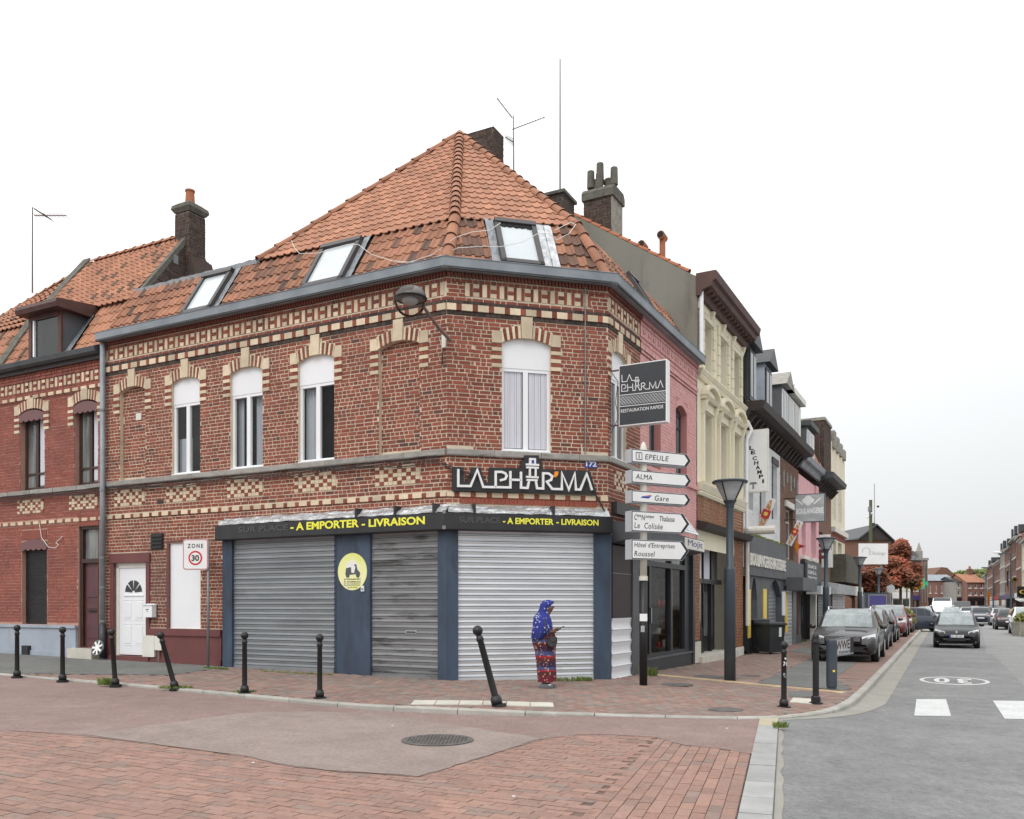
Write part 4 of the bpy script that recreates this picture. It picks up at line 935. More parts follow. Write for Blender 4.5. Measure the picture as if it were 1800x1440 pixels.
d_ = MB(); a, b = DOOR[0], DOOR[1]
d_.fb(FL, a, a + .05, -.14, -.05, .62, 2.75); d_.fb(FL, b - .09, b, -.14, -.05, .62, 2.75); d_.fb(FL, a, b, -.14, -.05, 2.68, 2.80)
fr = d_.build('door_frame', 'off_white', bld)
dr = MB().fb(FL, a + .05, b - .09, -.13, -.075, .64, 2.68).build('door', 'white_paint', bld)
m = MB(); a2, b2 = a + .05, b - .09; W2 = b2 - a2
for (x0, x1, z0, z1) in ((.14, .46, .86, 1.36), (.54, .86, .86, 1.36), (.14, .46, 1.46, 1.92), (.54, .86, 1.46, 1.92)):
    p0, p1 = a2 + x0 * W2, a2 + x1 * W2
    m.fb(FL, p0, p1, -.075, -.068, z0, z0 + .012); m.fb(FL, p0, p1, -.075, -.068, z1, z1 + .012); m.fb(FL, p0 + .04, p1 - .04, -.075, -.064, z0 + .05, z1 - .04)
for x in (.05, .95): m.fb(FL, a2 + x * W2 - .006, a2 + x * W2 + .006, -.075, -.066, .7, 2.62)
m.fb(FL, a2 + .15 * W2, a2 + .85 * W2, -.075, -.055, 2.02, 2.04); m.build('door_panel', 'white_paint', dr)
cx = (a2 + b2) / 2; rr = .20 * W2 * 1.5; m = MB()
for k in range(4):
    t0, t1 = math.pi * (k + .10) / 4, math.pi * (k + .90) / 4
    m.prism(FL, [(cx + .05 * math.cos(t0), 2.10 + .05 * math.sin(t0)), (cx + rr * math.cos(t0), 2.10 + rr * math.sin(t0)), (cx + rr * math.cos((t0 + t1) / 2), 2.10 + rr * math.sin((t0 + t1) / 2)), (cx + rr * math.cos(t1), 2.10 + rr * math.sin(t1)), (cx + .05 * math.cos(t1), 2.10 + .05 * math.sin(t1))], -.075, -.067)
m.build('fan_light', 'pane_dark', dr)
m = MB(); m.fb(FL, a2 + .01, a2 + .10, -.075, -.03, 1.62, 1.645); m.fb(FL, a2 + .005, a2 + .03, -.075, -.06, 1.52, 1.70); m.build('handle', 'chrome', dr)
MB().fb(FL, BLK[0], BLK[1], -.14, -.03, 1.28, 3.22).build('blind_panel', 'white_paint', bld)
m = MB(); m.fb(FL, BLK[1], BLK[1] + .08, -.10, .02, 1.28, 3.22); m.fb(FL, BLK[0] - .03, BLK[1] + .08, -.1, .02, 3.22, 3.27); m.build('window_surround', 'maroon', bld)
lb = thing('letterbox', 'small white metal letterbox on the wall right of the white door', 'letterbox', tuple(FL.P(su(FL, 263), .06, 1.53)))
a, b = su(FL, 272, .08), su(FL, 256, .08)
MB().prism(Fr(FL.o, FL.y, FL.x), [(.035, 1.53), (.16, 1.53), (.16, 1.79), (.035, 1.84)], a, b).build('box', 'white_paint', lb)
MB().fb(FL, a - .01, b + .01, .03, .175, 1.80, 1.815).build('lid', 'white_paint', lb)
m = MB(); m.fb(FL, (a + b) / 2 - .05, (a + b) / 2 + .05, .158, .163, 1.70, 1.715); m.fb(FL, a + .14, a + .16, .158, .166, 1.66, 1.68); m.build('slot', 'black_rubber', lb)
for (u0, u1, z0, z1, lab) in ((256, 276.5, .62, 1.11, 'tall cream utility box beside the white door step'), (277, 289, .78, 1.10, 'short cream utility box behind the leaning bollard')):
    MB().fb(FL, su(FL, u1), su(FL, u0), .036, .09, z0, z1).build('meter_box', 'off_white', None, label=lab, cat='meter box')
MB().tube([FL.P(su(FL, 283), .06, .78), FL.P(su(FL, 283), .06, .5)], .03, 6).build('cable_duct', 'rust', None, label='rusty duct below the short cream utility box', cat='pipe')
# ---------------------------------------------------------------- shop front
def shutter(name, lab, F, u0, u1, mat, pitch, b=.0, ztop=3.22, gnd=None, extra=None, flip=False):
    a, e = sorted((su(F, u0, b), su(F, u1, b))); t = thing(name, lab, 'shutter', tuple(F.P((a + e) / 2, b, .4))); t.parent = None
    z0 = min(pz(*F.P(a, 0, 0)[:2]), pz(*F.P(e, 0, 0)[:2])) + .015
    slats(t, F, a, e, z0 + .07, ztop, b, pitch, mat)
    MB().fb(F, a, e, b - .02, b + .022, z0 - .02, z0 + .07).build('bottom_rail', mat, t)
    MB().fb(F, a - .05, e + .05, b - .06, b - .025, z0 - .1, ztop).build('backing', 'shutter_shadow', t)
    return t, a, e, z0
SH1 = shutter('roller_shutter', 'wide dull grey roller shutter left of the blue door panel', FL, 408, 588, 'shutter_grey', .108)
SH2 = shutter('roller_shutter', 'dirty smeared grey roller shutter with a letter slot, right of blue door panel', FL, 652, 783, 'shutter_dirty', .108)
SH3 = shutter('roller_shutter', 'clean silver roller shutter behind the woman', FC, 804, 1043, 'shutter_silver', .104)
a, e = su(FL, 733), su(FL, 714); MB().fb(FL, a, e, .0, .026, 1.27, 1.32).build('slot_frame', 'shutter_silver', SH2[0]); MB().fb(FL, a + .012, e - .012, .01, .029, 1.28, 1.31).build('letter_slot', 'black_rubber', SH2[0])
def pan(F, u0, u1, z0, z1, b0, b1, mat, nm, parent=None, **k):
    a, e = sorted((su(F, u0, b1), su(F, u1, b1))); return MB().fb(F, a, e, b0, b1, z0, z1).build(nm, mat, parent, **k)
shopf = thing('storefront', 'dark blue painted shop posts and centre door panel with yellow delivery disc', 'shop front', tuple(FL.P(3, .1, .4)))
pan(FL, 391, 407.5, .36, 3.22, -.05, .07, 'navy', 'post', shopf)
pan(FL, 588.5, 651.5, .39, 3.22, -.05, .05, 'navy', 'door_panel', shopf)
m = MB(); a, e = su(FL, 651.5, .05), su(FL, 588.5, .05)
for x in (a + .01, e - .03): m.fb(FL, x, x + .02, .05, .062, .42, 3.2)
m.build('door_trim', 'navy', shopf)
m = MB(); P_ = [(FL.P(.16, .06, 0)), (A + mA * .065), (FC.P(.21, .06, 0)), FC.P(.21, -.05, 0), A - mA * .05, FL.P(.16, -.05, 0)]
m.add([p + Vector((0, 0, .36)) for p in P_] + [p + Vector((0, 0, 3.22)) for p in P_], [(0, 1, 4, 5), (1, 2, 3, 4), (6, 7, 10, 11), (7, 8, 9, 10), (0, 1, 7, 6), (1, 2, 8, 7), (2, 3, 9, 8), (5, 0, 6, 11)]); m.build('post', 'navy', shopf)
m = MB(); sP = su(FC, 1044, .03); P_ = [FC.P(sP, .06, 0), B + mB * .06, FR.P(.06, .06, 0), FR.P(.06, -.05, 0), B - mB * .05, FC.P(sP, -.05, 0)]
m.add([p + Vector((0, 0, .30)) for p in P_] + [p + Vector((0, 0, 3.22)) for p in P_], [(0, 1, 4, 5), (1, 2, 3, 4), (6, 7, 10, 11), (7, 8, 9, 10), (0, 1, 7, 6), (1, 2, 8, 7), (2, 3, 9, 8), (5, 0, 6, 11)]); m.build('post', 'navy', shopf)
lk = MB(); a = su(FL, 637.5, .06); lk.fb(FL, a - .035, a + .035, .05, .075, 2.08, 2.19); lo = lk.build('lock_plate', 'white_paint', shopf); MB().fb(FL, a - .012, a + .012, .075, .085, 2.11, 2.14).build('keyhole', 'black_rubber', lo)
# yellow delivery disc
ca, cz = su(FL, 619.5, .05), zv(FL, su(FL, 619.5, .05), 1005, .05)
ds = MB(); rx_ = abs(su(FL, 594, .05) - su(FL, 645, .05)) / 2; rz_ = 32.5 / 88
ds.prism(FL, [(ca + rx_ * math.cos(2 * math.pi * i / 40), cz + rz_ * math.sin(2 * math.pi * i / 40)) for i in range(40)], .05, .056)
disc = ds.build('delivery_disc', 'lime', shopf)
G = Fr(FL.P(ca, 0, cz), -dL, nLf)
m = MB(); m.prism(G, [(.16 * math.cos(math.pi * i / 10), .02 + .20 * math.sin(math.pi * i / 10)) for i in range(11)] + [(-.16, -.04), (.16, -.04)], .055, .058); m.build('delivery_box', 'sign_white', disc)
m = MB(); m.prism(G, [(-.17, -.06), (-.15, .07), (-.03, .09), (-.02, -.02), (.05, -.03), (.08, .10), (.04, .13), (.10, .15), (.13, .04), (.19, -.02), (.20, -.06), (.1, -.05), (-.05, -.06)], .0585, .0605)
for x in (-.11, .14): m.prism(G, [(x + .045 * math.cos(2 * math.pi * i / 14), -.075 + .045 * math.sin(2 * math.pi * i / 14)) for i in range(14)], .0606, .0618)
m.build('scooter_print', 'grey_paint', disc)
text(disc, 'lettering', 'LIVRAISON', G, -.20, .20, -.165, -.135, .056, 'sign_black', .003, .02); text(disc, 'lettering', 'À DOMICILE', G, -.21, .21, -.215, -.180, .056, 'sign_black', .003, .02)
text(disc, 'lettering', 'ET AU BUREAU', G, -.20, .20, -.255, -.230, .056, 'grey_paint', .003, .0); MB().fb(G, -.22, .20, .056, .059, -.275, -.268).build('rule', 'sign_black', disc)
text(disc, 'lettering', 'TEL. 06 21 47 39 83', G, -.12, .12, -.325, -.300, .056, 'sign_black', .003, 0)
# fascia
fsc = thing('shop_fascia', 'long black shop fascia with yellow and faded grey lettering round the corner', 'shop sign', tuple(A + mA * .1 + Vector((0, 0, 3.2))))
m = MB(); rings = []
for base, mv in ((FL.P(fas0, 0, 0), nLf), (A, mA), (B + dC * .03, nC)):
    rings.append([base + mv * n + Vector((0, 0, z)) for n, z in ((-.0, 3.20), (.215, 3.20), (.225, 3.22), (.215, 3.515), (.205, 3.525), (.0, 3.55))])
m.loft(rings); m.build('board', 'black_sign', fsc)
def px_text(F, Fm, sg, u0, u1, v0, v1, b, s, mat, nm='lettering', parent=fsc, **k):
    a0, a1 = sg * su(F, u0, b), sg * su(F, u1, b); um = (u0 + u1) / 2; sm = su(F, um, b)
    return text(parent, nm, s, Fm, min(a0, a1), max(a0, a1), zv(F, sm, v1, b), zv(F, sm, v0, b), b, mat, **k)
px_text(FL, FLr, -1, 419, 507, 924, 934.5, .222, 'SUR PLACE', 'dim_letter', depth=.006, bold=.03)
px_text(FL, FLr, -1, 511, 631, 916, 930, .222, '- A EMPORTER', 'yellow_letter', depth=.006, bold=.03)
px_text(FL, FLr, -1, 636, 747, 910.5, 924.5, .222, '- LIVRAISON', 'yellow_letter', depth=.006, bold=.03)
px_text(FC, FC, 1, 807, 879, 909, 919.5, .222, 'SUR PLACE', 'dim_letter', depth=.006, bold=.03)
px_text(FC, FC, 1, 884, 973, 911, 922, .222, '- A EMPORTER', 'yellow_letter', depth=.006, bold=.03)
px_text(FC, FC, 1, 978, 1052, 913, 923.5, .222, '- LIVRAISON', 'yellow_letter', depth=.006, bold=.03)
for z in (3.24, 3.53): MB().fb(Fr(A + mA * .228, (mA.y * -1, mA.x, 0), mA), -.03, .03, -.005, .004, z - .03, z + .035).build('corner_plate', 'galv', fsc)
# crumpled silver flashing above the fascia
m = MB()
def crump(F, a, b, z0=3.53, z1=3.69):
    n = int((b - a) / .06); rings = []
    for j in range(6):
        t = j / 5; r = []
        for i in range(n + 1):
            x = a + (b - a) * i / n; q = mnoise.noise(Vector((x * 3.1, t * 4, 1.3))) * .02 + mnoise.noise(Vector((x * 9, t * 7, 3))) * .010
            r.append(F.P(x, .20 * (1 - t) + .012 + q, z0 + (z1 - z0) * (t ** .8) + q * .6 + (mnoise.noise(Vector((x * 2.3, 5, 0))) * .025 if j == 5 else 0)))
        rings.append(r)
    m.loft(rings, close=False, caps=False)
crump(FL, -.09, fas0 - .08); crump(FC, 0, LC - .02); m.build('flashing', 'flashing', fsc)
for F, us in ((FL, (632, 700, 768)), (FC, (832, 970))):
    for u in us: s_ = su(F, u, .1); MB().fb(F, s_ - .025, s_ + .025, .03, .225, 3.5, 3.70).build('bracket', 'black_sign', fsc)
# big LA PHAR'MA sign on the chamfer
sg = thing('wall_sign', 'black board with raised white LA PHAR MA letters and tower shape over the shop', 'sign', tuple(FC.P(1.5, .1, 3.9)))
def Q(x, y, n=.10):
    u, v = 785 + x / 6.43, 780 + y / 6.43; s_ = su(FC, u, n); return (s_, zv(FC, s_, v, n))
OUT = [(70, 262), (195, 265), (197, 430), (232, 432), (290, 265), (385, 270), (432, 438), (475, 440), (487, 268), (842, 276), (846, 190), (880, 185), (880, 130), (1045, 130), (1045, 183), (1078, 190), (1086, 288), (1620, 305), (1700, 572), (70, 532)]
MB().prism(FC, [Q(*p) for p in OUT][::-1], .02, .09).build('board', 'black_sign', sg)
def logo(m, F, Qf, w_, b0, b1, sets):
    for s_ in sets: stroke(m, F, [Qf(*p) for p in s_], w_, b0, b1)
SETS = [[(130, 290), (130, 480), (268, 482), (345, 300), (412, 492), (552, 494), (718, 497), (718, 312)], [(552, 498), (552, 322), (620, 322), (660, 338), (676, 368), (660, 402), (600, 418)],
        [(718, 410), (838, 413)], [(838, 320), (838, 500), (912, 504), (930, 415)], [(1003, 418), (1020, 507), (1088, 510), (1088, 337), (1150, 340), (1190, 372), (1178, 412), (1128, 432), (1190, 514), (1300, 517), (1300, 335), (1378, 522), (1445, 340), (1458, 520), (1508, 522), (1580, 345), (1640, 528)]]
m = MB(); logo(m, FC, Q, .042, .09, .135, SETS); m.build('lettering', 'sign_white', sg)
m = MB(); logo(m, FC, Q, .036, .092, .137, [[(900, 412), (1025, 416)], [(895, 377), (1035, 385)], [(938, 280), (938, 375)], [(1003, 283), (1003, 378)], [(897, 270), (1037, 276)], [(893, 238), (1042, 244)]])
m.prism(FC, [Q(930, 165), Q(1006, 168), Q(1006, 235), Q(930, 232)][::-1], .092, .134); m.build('tower_shape', 'sign_white', sg)
MB().prism(FC, [Q(956, 188), Q(984, 190), Q(984, 228), Q(956, 226)][::-1], .134, .139).build('tower_window', 'sign_blue', sg)
MB().prism(FC, [Q(1222, 318), Q(1258, 318), Q(1254, 355), Q(1228, 384), Q(1208, 378), Q(1214, 345)][::-1], .09, .138).build('apostrophe', 'orange', sg)
# number plate 172
npl = thing('number_plate', 'small blue enamel house number plate reading 172', 'number plate', tuple(FC.P(2.7, .02, 4.45)))
a, e = su(FC, 1028, .01), su(FC, 1050, .01); z0, z1 = zv(FC, a, 822), zv(FC, a, 809.5); MB().fb(FC, a, e, 0, .02, z0, z1).build('plate', 'sign_blue', npl); text(npl, 'lettering', '172', FC, a + .02, e - .02, z0 + .02, z1 - .02, .021, 'sign_white', .003, .03)
# hanging sign on the right facade
hs = thing('hanging_sign', 'square dark projecting shop sign with thin white outline lettering', 'sign', tuple(B + nR * .7 + Vector((0, 0, 5.3))))
FH = Fr(B + dR * .10, nR, -dR)
sgp = lambda u: su(FH, u)
ha, he = su(FH, 1088), su(FH, 1172); hz1 = zv(FH, he, 631); hz0 = zv(FH, he, 741)
MB().fb(FH, ha, he, -.19, 0, hz0, hz1).build('casing', 'sign_white', hs); MB().fb(FH, ha + .015, he - .02, 0, .006, hz0 + .02, hz1 - .02).build('face', 'anthracite', hs)
def QH(x, y): u, v = 1070 + x / 9, 620 + y / 9; s_ = su(FH, u); return (s_, zv(FH, s_, v))
HS = [[(210, 355), (215, 465), (290, 458), (330, 350), (370, 445), (490, 432)], [(300, 498), (305, 608), (208, 617), (208, 512), (255, 508), (276, 530), (270, 560), (235, 578)], [(302, 556), (380, 545)], [(380, 492), (385, 602), (425, 597), (432, 540)], [(474, 535), (486, 592), (520, 587), (520, 487), (562, 480), (578, 500), (570, 522), (540, 534), (588, 580), (648, 574), (650, 470), (702, 562), (745, 460), (752, 562), (782, 558), (822, 445), (862, 552)],
      [(415, 525), (490, 515)], [(430, 460), (430, 520)], [(470, 455), (470, 515)], [(412, 462), (490, 450)], [(408, 445), (490, 436)], [(430, 440), (430, 395), (468, 392), (468, 436)], [(415, 548), (482, 540)]]
m = MB(); logo(m, FH, QH, .013, .006, .012, HS); m.build('lettering', 'sign_white', hs)
m = MB(); logo(m, FH, QH, .012, .006, .011, [[(168, 680), (900, 603)], [(168, 858), (900, 785)]]); m.build('rule', 'sign_white', hs)
m = MB()
for i in range(30):
    for k in range(5):
        x = 180 + i * 24; y = 705 + k * 28 - (x - 168) * .105; r = 9
        for dx, dy in ((0, 0), (12, 14)):
            logo(m, FH, QH, .008, .0062, .010, [[(x + dx - r, y + dy), (x + dx, y + dy - r), (x + dx + r, y + dy)]] if (i + k) % 2 else [[(x + dx - r, y + dy - 3), (x + dx, y + dy + r), (x + dx + r * .6, y + dy - 5)]])
m.build('pattern_band', 'sign_grey', hs, kind='stuff')
(x0, z0), (x1, z1) = QH(195, 950), QH(866, 845)
t0, t1 = QH(195, 955), QH(866, 890)
FT2 = Fr(FH.P(0, 0, 0), FH.x + Vector((0, 0, (t1[1] - t0[1]) / (t1[0] - t0[0]))) * .0, FH.y)
text(hs, 'lettering', 'RESTAURATION RAPIDE', FH, t0[0], t1[0], zv(FH, t0[0], 620 + 955 / 9), zv(FH, t0[0], 620 + 903 / 9), .006, 'sign_white', .004, .0)
for z in (hz1 - .06, hz0 + .05): MB().cyl(FH.P(-.12, -.1, z), FH.P(ha, -.1, z), .018, n=6).build('bracket', 'rust', hs)
m = MB(); m.tube([FH.P(.02, -.08, hz1 - .1), FH.P(.16, -.06, hz1 - .3), FH.P(.1, -.06, hz1 - .7), FH.P(.17, -.06, hz0 + .2), FH.P(.0, -.08, hz0 - .1), FH.P(-.05, -.05, hz0 - .5)], .008, 4); m.build('cable', 'wire', hs)
# ---------------------------------------------------------------- roof
zA, zBk = 9.47, 9.58; bB = .85
def rp(F, s, b, z): return F.P(s, -b, z)
A1 = A - mA * bB; B1 = B - mB * bB
pA = Vector((A1.x, A1.y, zA)); pB = Vector((B1.x, B1.y, zBk)); pL = FL.P(LEFT, -bB, zBk); pR = FR.P(PINK1 + .1, -bB, 9.60)
A0 = A - mA * .02; B0 = B - mB * .02
a0_ = Vector((A0.x, A0.y, 8.2)); b0_ = Vector((B0.x, B0.y, 8.2)); l0_ = FL.P(LEFT, -.02, 8.2); r0_ = FR.P(PINK1 + .1, -.02, 8.2)
apex = at(808, 236, 21.5)
TP = Pieces('roof_tile', 'tile', 'tile_field'); TU = Pieces('roof_tile', 'tile_bright', 'tile_field')
def patch(P, P0, P1, Q0, Q1, rows, pitch, gfun=None, roll=.034, skip=()):
    x0 = (P1 - P0).normalized(); up0 = ((Q0 + Q1) / 2 - (P0 + P1) / 2); n = x0.cross(up0).normalized()
    if n.z < 0: n = -n
    up = n.cross(x0) ; up = up if up.dot(up0) > 0 else -up
    for r in range(rows):
        t = r / rows; a = P0.lerp(Q0, t); b = P1.lerp(Q1, t); t2 = (r + 1) / rows; a2 = P0.lerp(Q0, t2); b2 = P1.lerp(Q1, t2); x = (b - a).normalized()
        expo = ((a2 + b2) / 2 - (a + b) / 2).dot(up); ph = -((a - P0).dot(x)) % pitch; base = a
        iv = [(0, (b - a).length)]
        for (s0, s1) in skip: iv = sub_iv(iv, s0 - (a - P0).dot(x), s1 - (a - P0).dot(x))
        for lo, hi in iv:
            tile_row(P, a, x, up, n, lo, hi, pitch, expo, phase=ph, gfun=(lambda q, r=r: gfun(q, r)) if gfun else None, roll=roll)
    return x0, up, n
def under(P0, P1, Q0, Q1, parent=bld, nm='roof_deck'):
    m = MB(); x0 = (P1 - P0); n = x0.cross((Q0 + Q1) - (P0 + P1)).normalized(); n = n if n.z > 0 else -n
    pts = [P0, P1, Q1] + ([Q0] if (Q0 - Q1).length > .01 else []); m.poly([p - n * .012 for p in pts]); return m.build(nm, 'roof_board', parent)
SKL = [(su(FL, 370, -.02), su(FL, 318, -.02)), (su(FL, 601, -.02), su(FL, 530, -.02))]
SKC = (su(FC, 882, -.02), su(FC, 957, -.02))
SKR = (su(FR, 1150, -.02), su(FR, 1164, -.02))
o_ = (a0_ - A).dot(dL)
gdark = lambda q, r: 1.0 if R.random() < .06 else (.75 if mnoise.noise(Vector((q * .7, r * .8, 2))) > .28 and R.random() < .5 else R.uniform(0, .22))
fl = patch(TP, a0_, l0_, pA, pL, 5, .205, gdark, skip=[(a - .20, b + .06) for a, b in SKL]); under(a0_, l0_, pA, pL)
fc = patch(TP, a0_, b0_, pA, pB, 5, .19, lambda q, r: (.9 if (q < .85 or q > 2.15) and R.random() < .62 else R.uniform(0, .3)), skip=[(SKC[0] - .16, SKC[1] + .34)]); under(a0_, b0_, pA, pB)
fr_ = patch(TP, b0_, r0_, pB, pR, 5, .19, lambda q, r: (.8 if R.random() < .35 else R.uniform(0, .3)), skip=[(SKR[0] - .05, SKR[1] + .05)]); under(b0_, r0_, pB, pR)
uV = FL.P(su(FL, 458, -bB), -bB, zBk + .01)
ov = Vector((0, 0, -.0))
pA2 = pA + mA * .07 + Vector((0, 0, -.05)); pB2 = pB + mB * .07 + Vector((0, 0, -.05)); uV2 = uV + nLf * .07 + Vector((0, 0, -.05))
patch(TU, pA2, uV2, apex, apex, 19, .2, lambda q, r: R.uniform(0, .25), roll=.022); under(pA2, uV2, apex, apex)
patch(TU, pA2, pB2, apex, apex, 19, .185, lambda q, r: R.uniform(0, .25), roll=.022); under(pA2, pB2, apex, apex)
bk = FR.P(3.6, -5.5, 10.2); bl = FL.P(LEFT * .55, -6.5, 10.0)
under(pB2, bk, apex, apex); under(uV2, bl, apex, apex); under(bl, bk, apex, apex)
m = MB(); m.poly([uV, bl, q1 + Vector((0, 0, 8.1)), pL]); m.poly([pL, FL.P(LEFT, -7, 9.5), bl, uV]); m.poly([pB, pR, FR.P(PINK1, -5, 9.6), bk]); m.build('flat_roof', 'zinc', bld)
TP.emit(bld, 300); TU.emit(bld, 300)
RT = Pieces('ridge_tile', 'tile', 'ridge_tiles')
ridge_tiles(RT, pA2 + Vector((0, 0, .02)), apex, r=.115, l=.34, up=(mA * -.0 + Vector((0, -.5, 1))).normalized())
ridge_tiles(RT, a0_ + mA * .0 + Vector((0, 0, .05)), pA + Vector((0, 0, .02)), r=.125, l=.40, up=(mA + Vector((0, 0, .6))).normalized())
ridge_tiles(RT, pB2 + Vector((0, 0, .0)), apex, r=.105, l=.36); ridge_tiles(RT, b0_ + Vector((0, 0, .03)), pB + Vector((0, 0, .02)), r=.12, l=.42, up=(mB + Vector((0, 0, .6))).normalized())
ridge_tiles(RT, uV2, apex, r=.10, l=.55)
RT.emit(bld, 300)
def skylight(F, pl, s0, s1, z0=.10, L=1.42, lab=None, flash=(.16, .08)):
    x, up, n = pl; o = F.P(0, -.02, 8.2); o = o + x * 0; G = Fr(o, x, n, up); a, e = s0, s1
    w_ = thing('x', '', '') if False else None
    m = MB(); f = .095
    m.fb(G, a, a + f, -.02, .13, z0, L); m.fb(G, e - f, e, -.02, .13, z0, L); m.fb(G, a, e, -.02, .13, z0, z0 + f); m.fb(G, a, e, -.02, .15, L - f * 1.2, L)
    s_ = m.build('skylight', 'skylight_frame', bld); MB().fb(G, a + f, e - f, -.02, .085, z0 + f, L - f).build('pane', 'pane_sky', s_)
    for (p, q, mt) in ((a - flash[0], a - .005, 'lead'), (e + .005, e + flash[1], 'flashing')):
        mm = MB(); nn = 12; mm.loft([[G.P(p + (q - p) * i / 3, .045 + R.uniform(-.006, .006), .02 + (L + .05) * k / nn) for i in range(4)] for k in range(nn + 1)], close=False, caps=False); mm.build('side_flashing', mt, s_)
    return G, s_
skylight(FL, fl, *SKL[0]); G2, s2_ = skylight(FL, fl, *SKL[1]); Gc, sc_ = skylight(FC, fc, *SKC, flash=(.17, .32)); skylight(FR, fr_, *SKR, flash=(.03, .03))
mm = MB(); nn = 12; mm.loft([[Gc.P(SKC[1] + .19 + .15 * i / 3, .06 + R.uniform(-.006, .006), .0 + 1.45 * k / nn) for i in range(4)] for k in range(nn + 1)], close=False, caps=False); mm.build('side_flashing', 'flashing', sc_)
m = MB(); f = .1
for i in range(16):
    x = SKC[0] + f + (SKC[1] - SKC[0] - 2 * f) * i / 15; m.cyl(Gc.P(x, .09, 1.26 - .02 * abs(math.sin(i * .55)) - (.03 if i % 3 else 0)), Gc.P(x + .04, .09, 1.27), .022, .03, 6)
m.build('crumpled_foil', 'black_rubber', sc_)
# zinc ridge of the lower slope
m = MB(); n = 40; d_ = (uV - pL); rings = []
for i in range(n + 1):
    q = pL + d_ * (i / n); rings.append([q + nLf * .03 + Vector((0, 0, -.08)), q + nLf * .03 + Vector((0, 0, .03 + R.uniform(-.012, .015))), q - nLf * .15 + Vector((0, 0, .05 + R.uniform(-.01, .012)))])
m.loft(rings, close=False, caps=False); m.build('ridge_flashing', 'lead', bld)
# cables draped over the tiles
def sag(a, b, s_, n=10): return [a.lerp(b, i / n) - Vector((0, 0, s_ * 4 * (i / n) * (1 - i / n))) for i in range(n + 1)]
w1 = [at(u, v, Y) for u, v, Y in ((630, 430, 16.9), (652, 447, 16.8), (690, 459, 16.6), (720, 461, 16.3), (760, 448, 16.2), (800, 418, 16.0), (830, 408, 15.95), (860, 405, 16.1), (880, 392, 16.2))]
w2 = [at(u, v, Y) for u, v, Y in ((700, 462, 16.5), (740, 460, 16.3), (775, 449, 16.1), (805, 436, 15.9), (850, 433, 15.9), (880, 434, 15.95), (920, 425, 16.0), (945, 411, 16.1), (965, 410, 16.2), (978, 422, 16.25), (1000, 411, 16.3), (1012, 395, 16.6), (1003, 391, 16.7), (975, 405, 16.3))]
w3 = [at(u, v, Y) for u, v, Y in ((512, 423, 18.3), (518, 436, 18.1), (527, 446, 17.9), (560, 445, 17.7), (610, 430, 17.2), (630, 430, 16.9))]
for k, w_ in enumerate((w1, w2, w3)):
    MB().tube(w_, .0065, 5).build('cable', 'white_wire', None, label=['white cable sagging between the left and corner skylights', 'thin white cable drooping across the corner skylight', 'short white cable over the tiles left of the middle skylight'][k], cat='cable')
# chimneys of the corner building
def chimney(parent, c, x, y, w_, d, z0, z1, courses=.078, tint=None, cap=.0, name='chimney', capmat='concrete', batter=0.0):
    """c centre of the front face foot; x along, y outward"""
    ch = MB(); F = Fr(c, x, y); ch.fb(F, -w_ / 2, w_ / 2, -d, 0, z0, z1); root = ch.build(name, 'chimney_joint', parent)
    P = Pieces('brick', 'chimney_brick', 'brick_field')
    bricks(F, -w_ / 2, w_ / 2, z0, z1, P, course=courses, off=.0, dark=0, t=(.1, .9), zref=z0)
    for sgn in (1, -1):
        G = Fr(c + x * (sgn * w_ / 2), y * -1 if sgn > 0 else y * -1, x * sgn); bricks(G, 0, d, z0, z1, P, course=courses, dark=0, t=(.1, .9), zref=z0)
    P.emit(root, 60, minpx=7)
    if cap: MB().fb(F, -w_ / 2 - .06, w_ / 2 + .06, -d - .06, .06, z1 + .003, z1 + cap).build('cap', capmat, root)
    return root, F
c1 = at(845, 300, 22.6); c1.z = 0
cx = Vector((.93, .36, 0)).normalized()
FQ = Vector((-dL.x, -dL.y, 0))
k1, _ = chimney(bld, Vector((at(848, 300, 21.9).x, 21.9, 0)) + dL * .45, -dL, nLf, 1.55, .55, 12.0, at(870, 216, 21.6).z)
ca1 = at(958, 380, 21.4); ca1.z = 0
chimney(bld, ca1, -dL, nLf, 1.0, .7, 10.6, at(985, 333, 21.0).z, cap=.08, capmat='dirty_concrete')
# ---------------------------------------------------------------- pink house front (right facade, under the same gutter)
m = MB(); core(m, FR, PINK0, PINK1, 3.2, TOP, WP, depth=.22); m.build('wall', 'pink_joint', pinkb)
ex = [(o[0] - .02, o[1] + .02, o[2] - .02, o[3] + o[4] + .16) for o in WP]
bricks(FR, PINK0, PINK1, 3.3, 7.24, PK, excl=ex, zref=0, j=.007, proud=.006, dark=0, t=(.35, .65)); bricks(FR, PINK0, PINK1, 7.52, 7.61, PK, zref=7.525, dark=0)
for o in WP:
    n = 14
    for i in range(n):
        a = o[0] + (o[1] - o[0]) * i / n + .003; b = o[0] + (o[1] - o[0]) * (i + 1) / n - .003
        PK.new(.5).prism(FR, [(a, arc(o, a)), (b, arc(o, b)), (b, arc(o, b) + .14), (a, arc(o, a) + .14)], -.003, .012)
frieze(FR, PINK0, PINK1, 7.62, 7.86, PK, PK, proud=.018)
x = PINK0
while x < PINK1: PK.new(.5).face5(FR, x, min(x + .042, PINK1), -.002, .07, 7.955, 8.04); x += .068
for z0, z1, n in ((7.26, 7.33, .04), (7.33, 7.45, .06), (7.87, 7.95, .03)): bricks(FR, PINK0, PINK1, z0, z1 + .02, PK, course=z1 - z0, off=n - .01, zref=z0, dark=0)
PK.emit(pinkb, 300)
for k, o in enumerate(WP): window(pinkb, FR, o, fmat='steel_blue', gmat='pane', b=-.17, leaves=1 if k else 2, transom=o[3] - .35, fw=.07, sill=False)
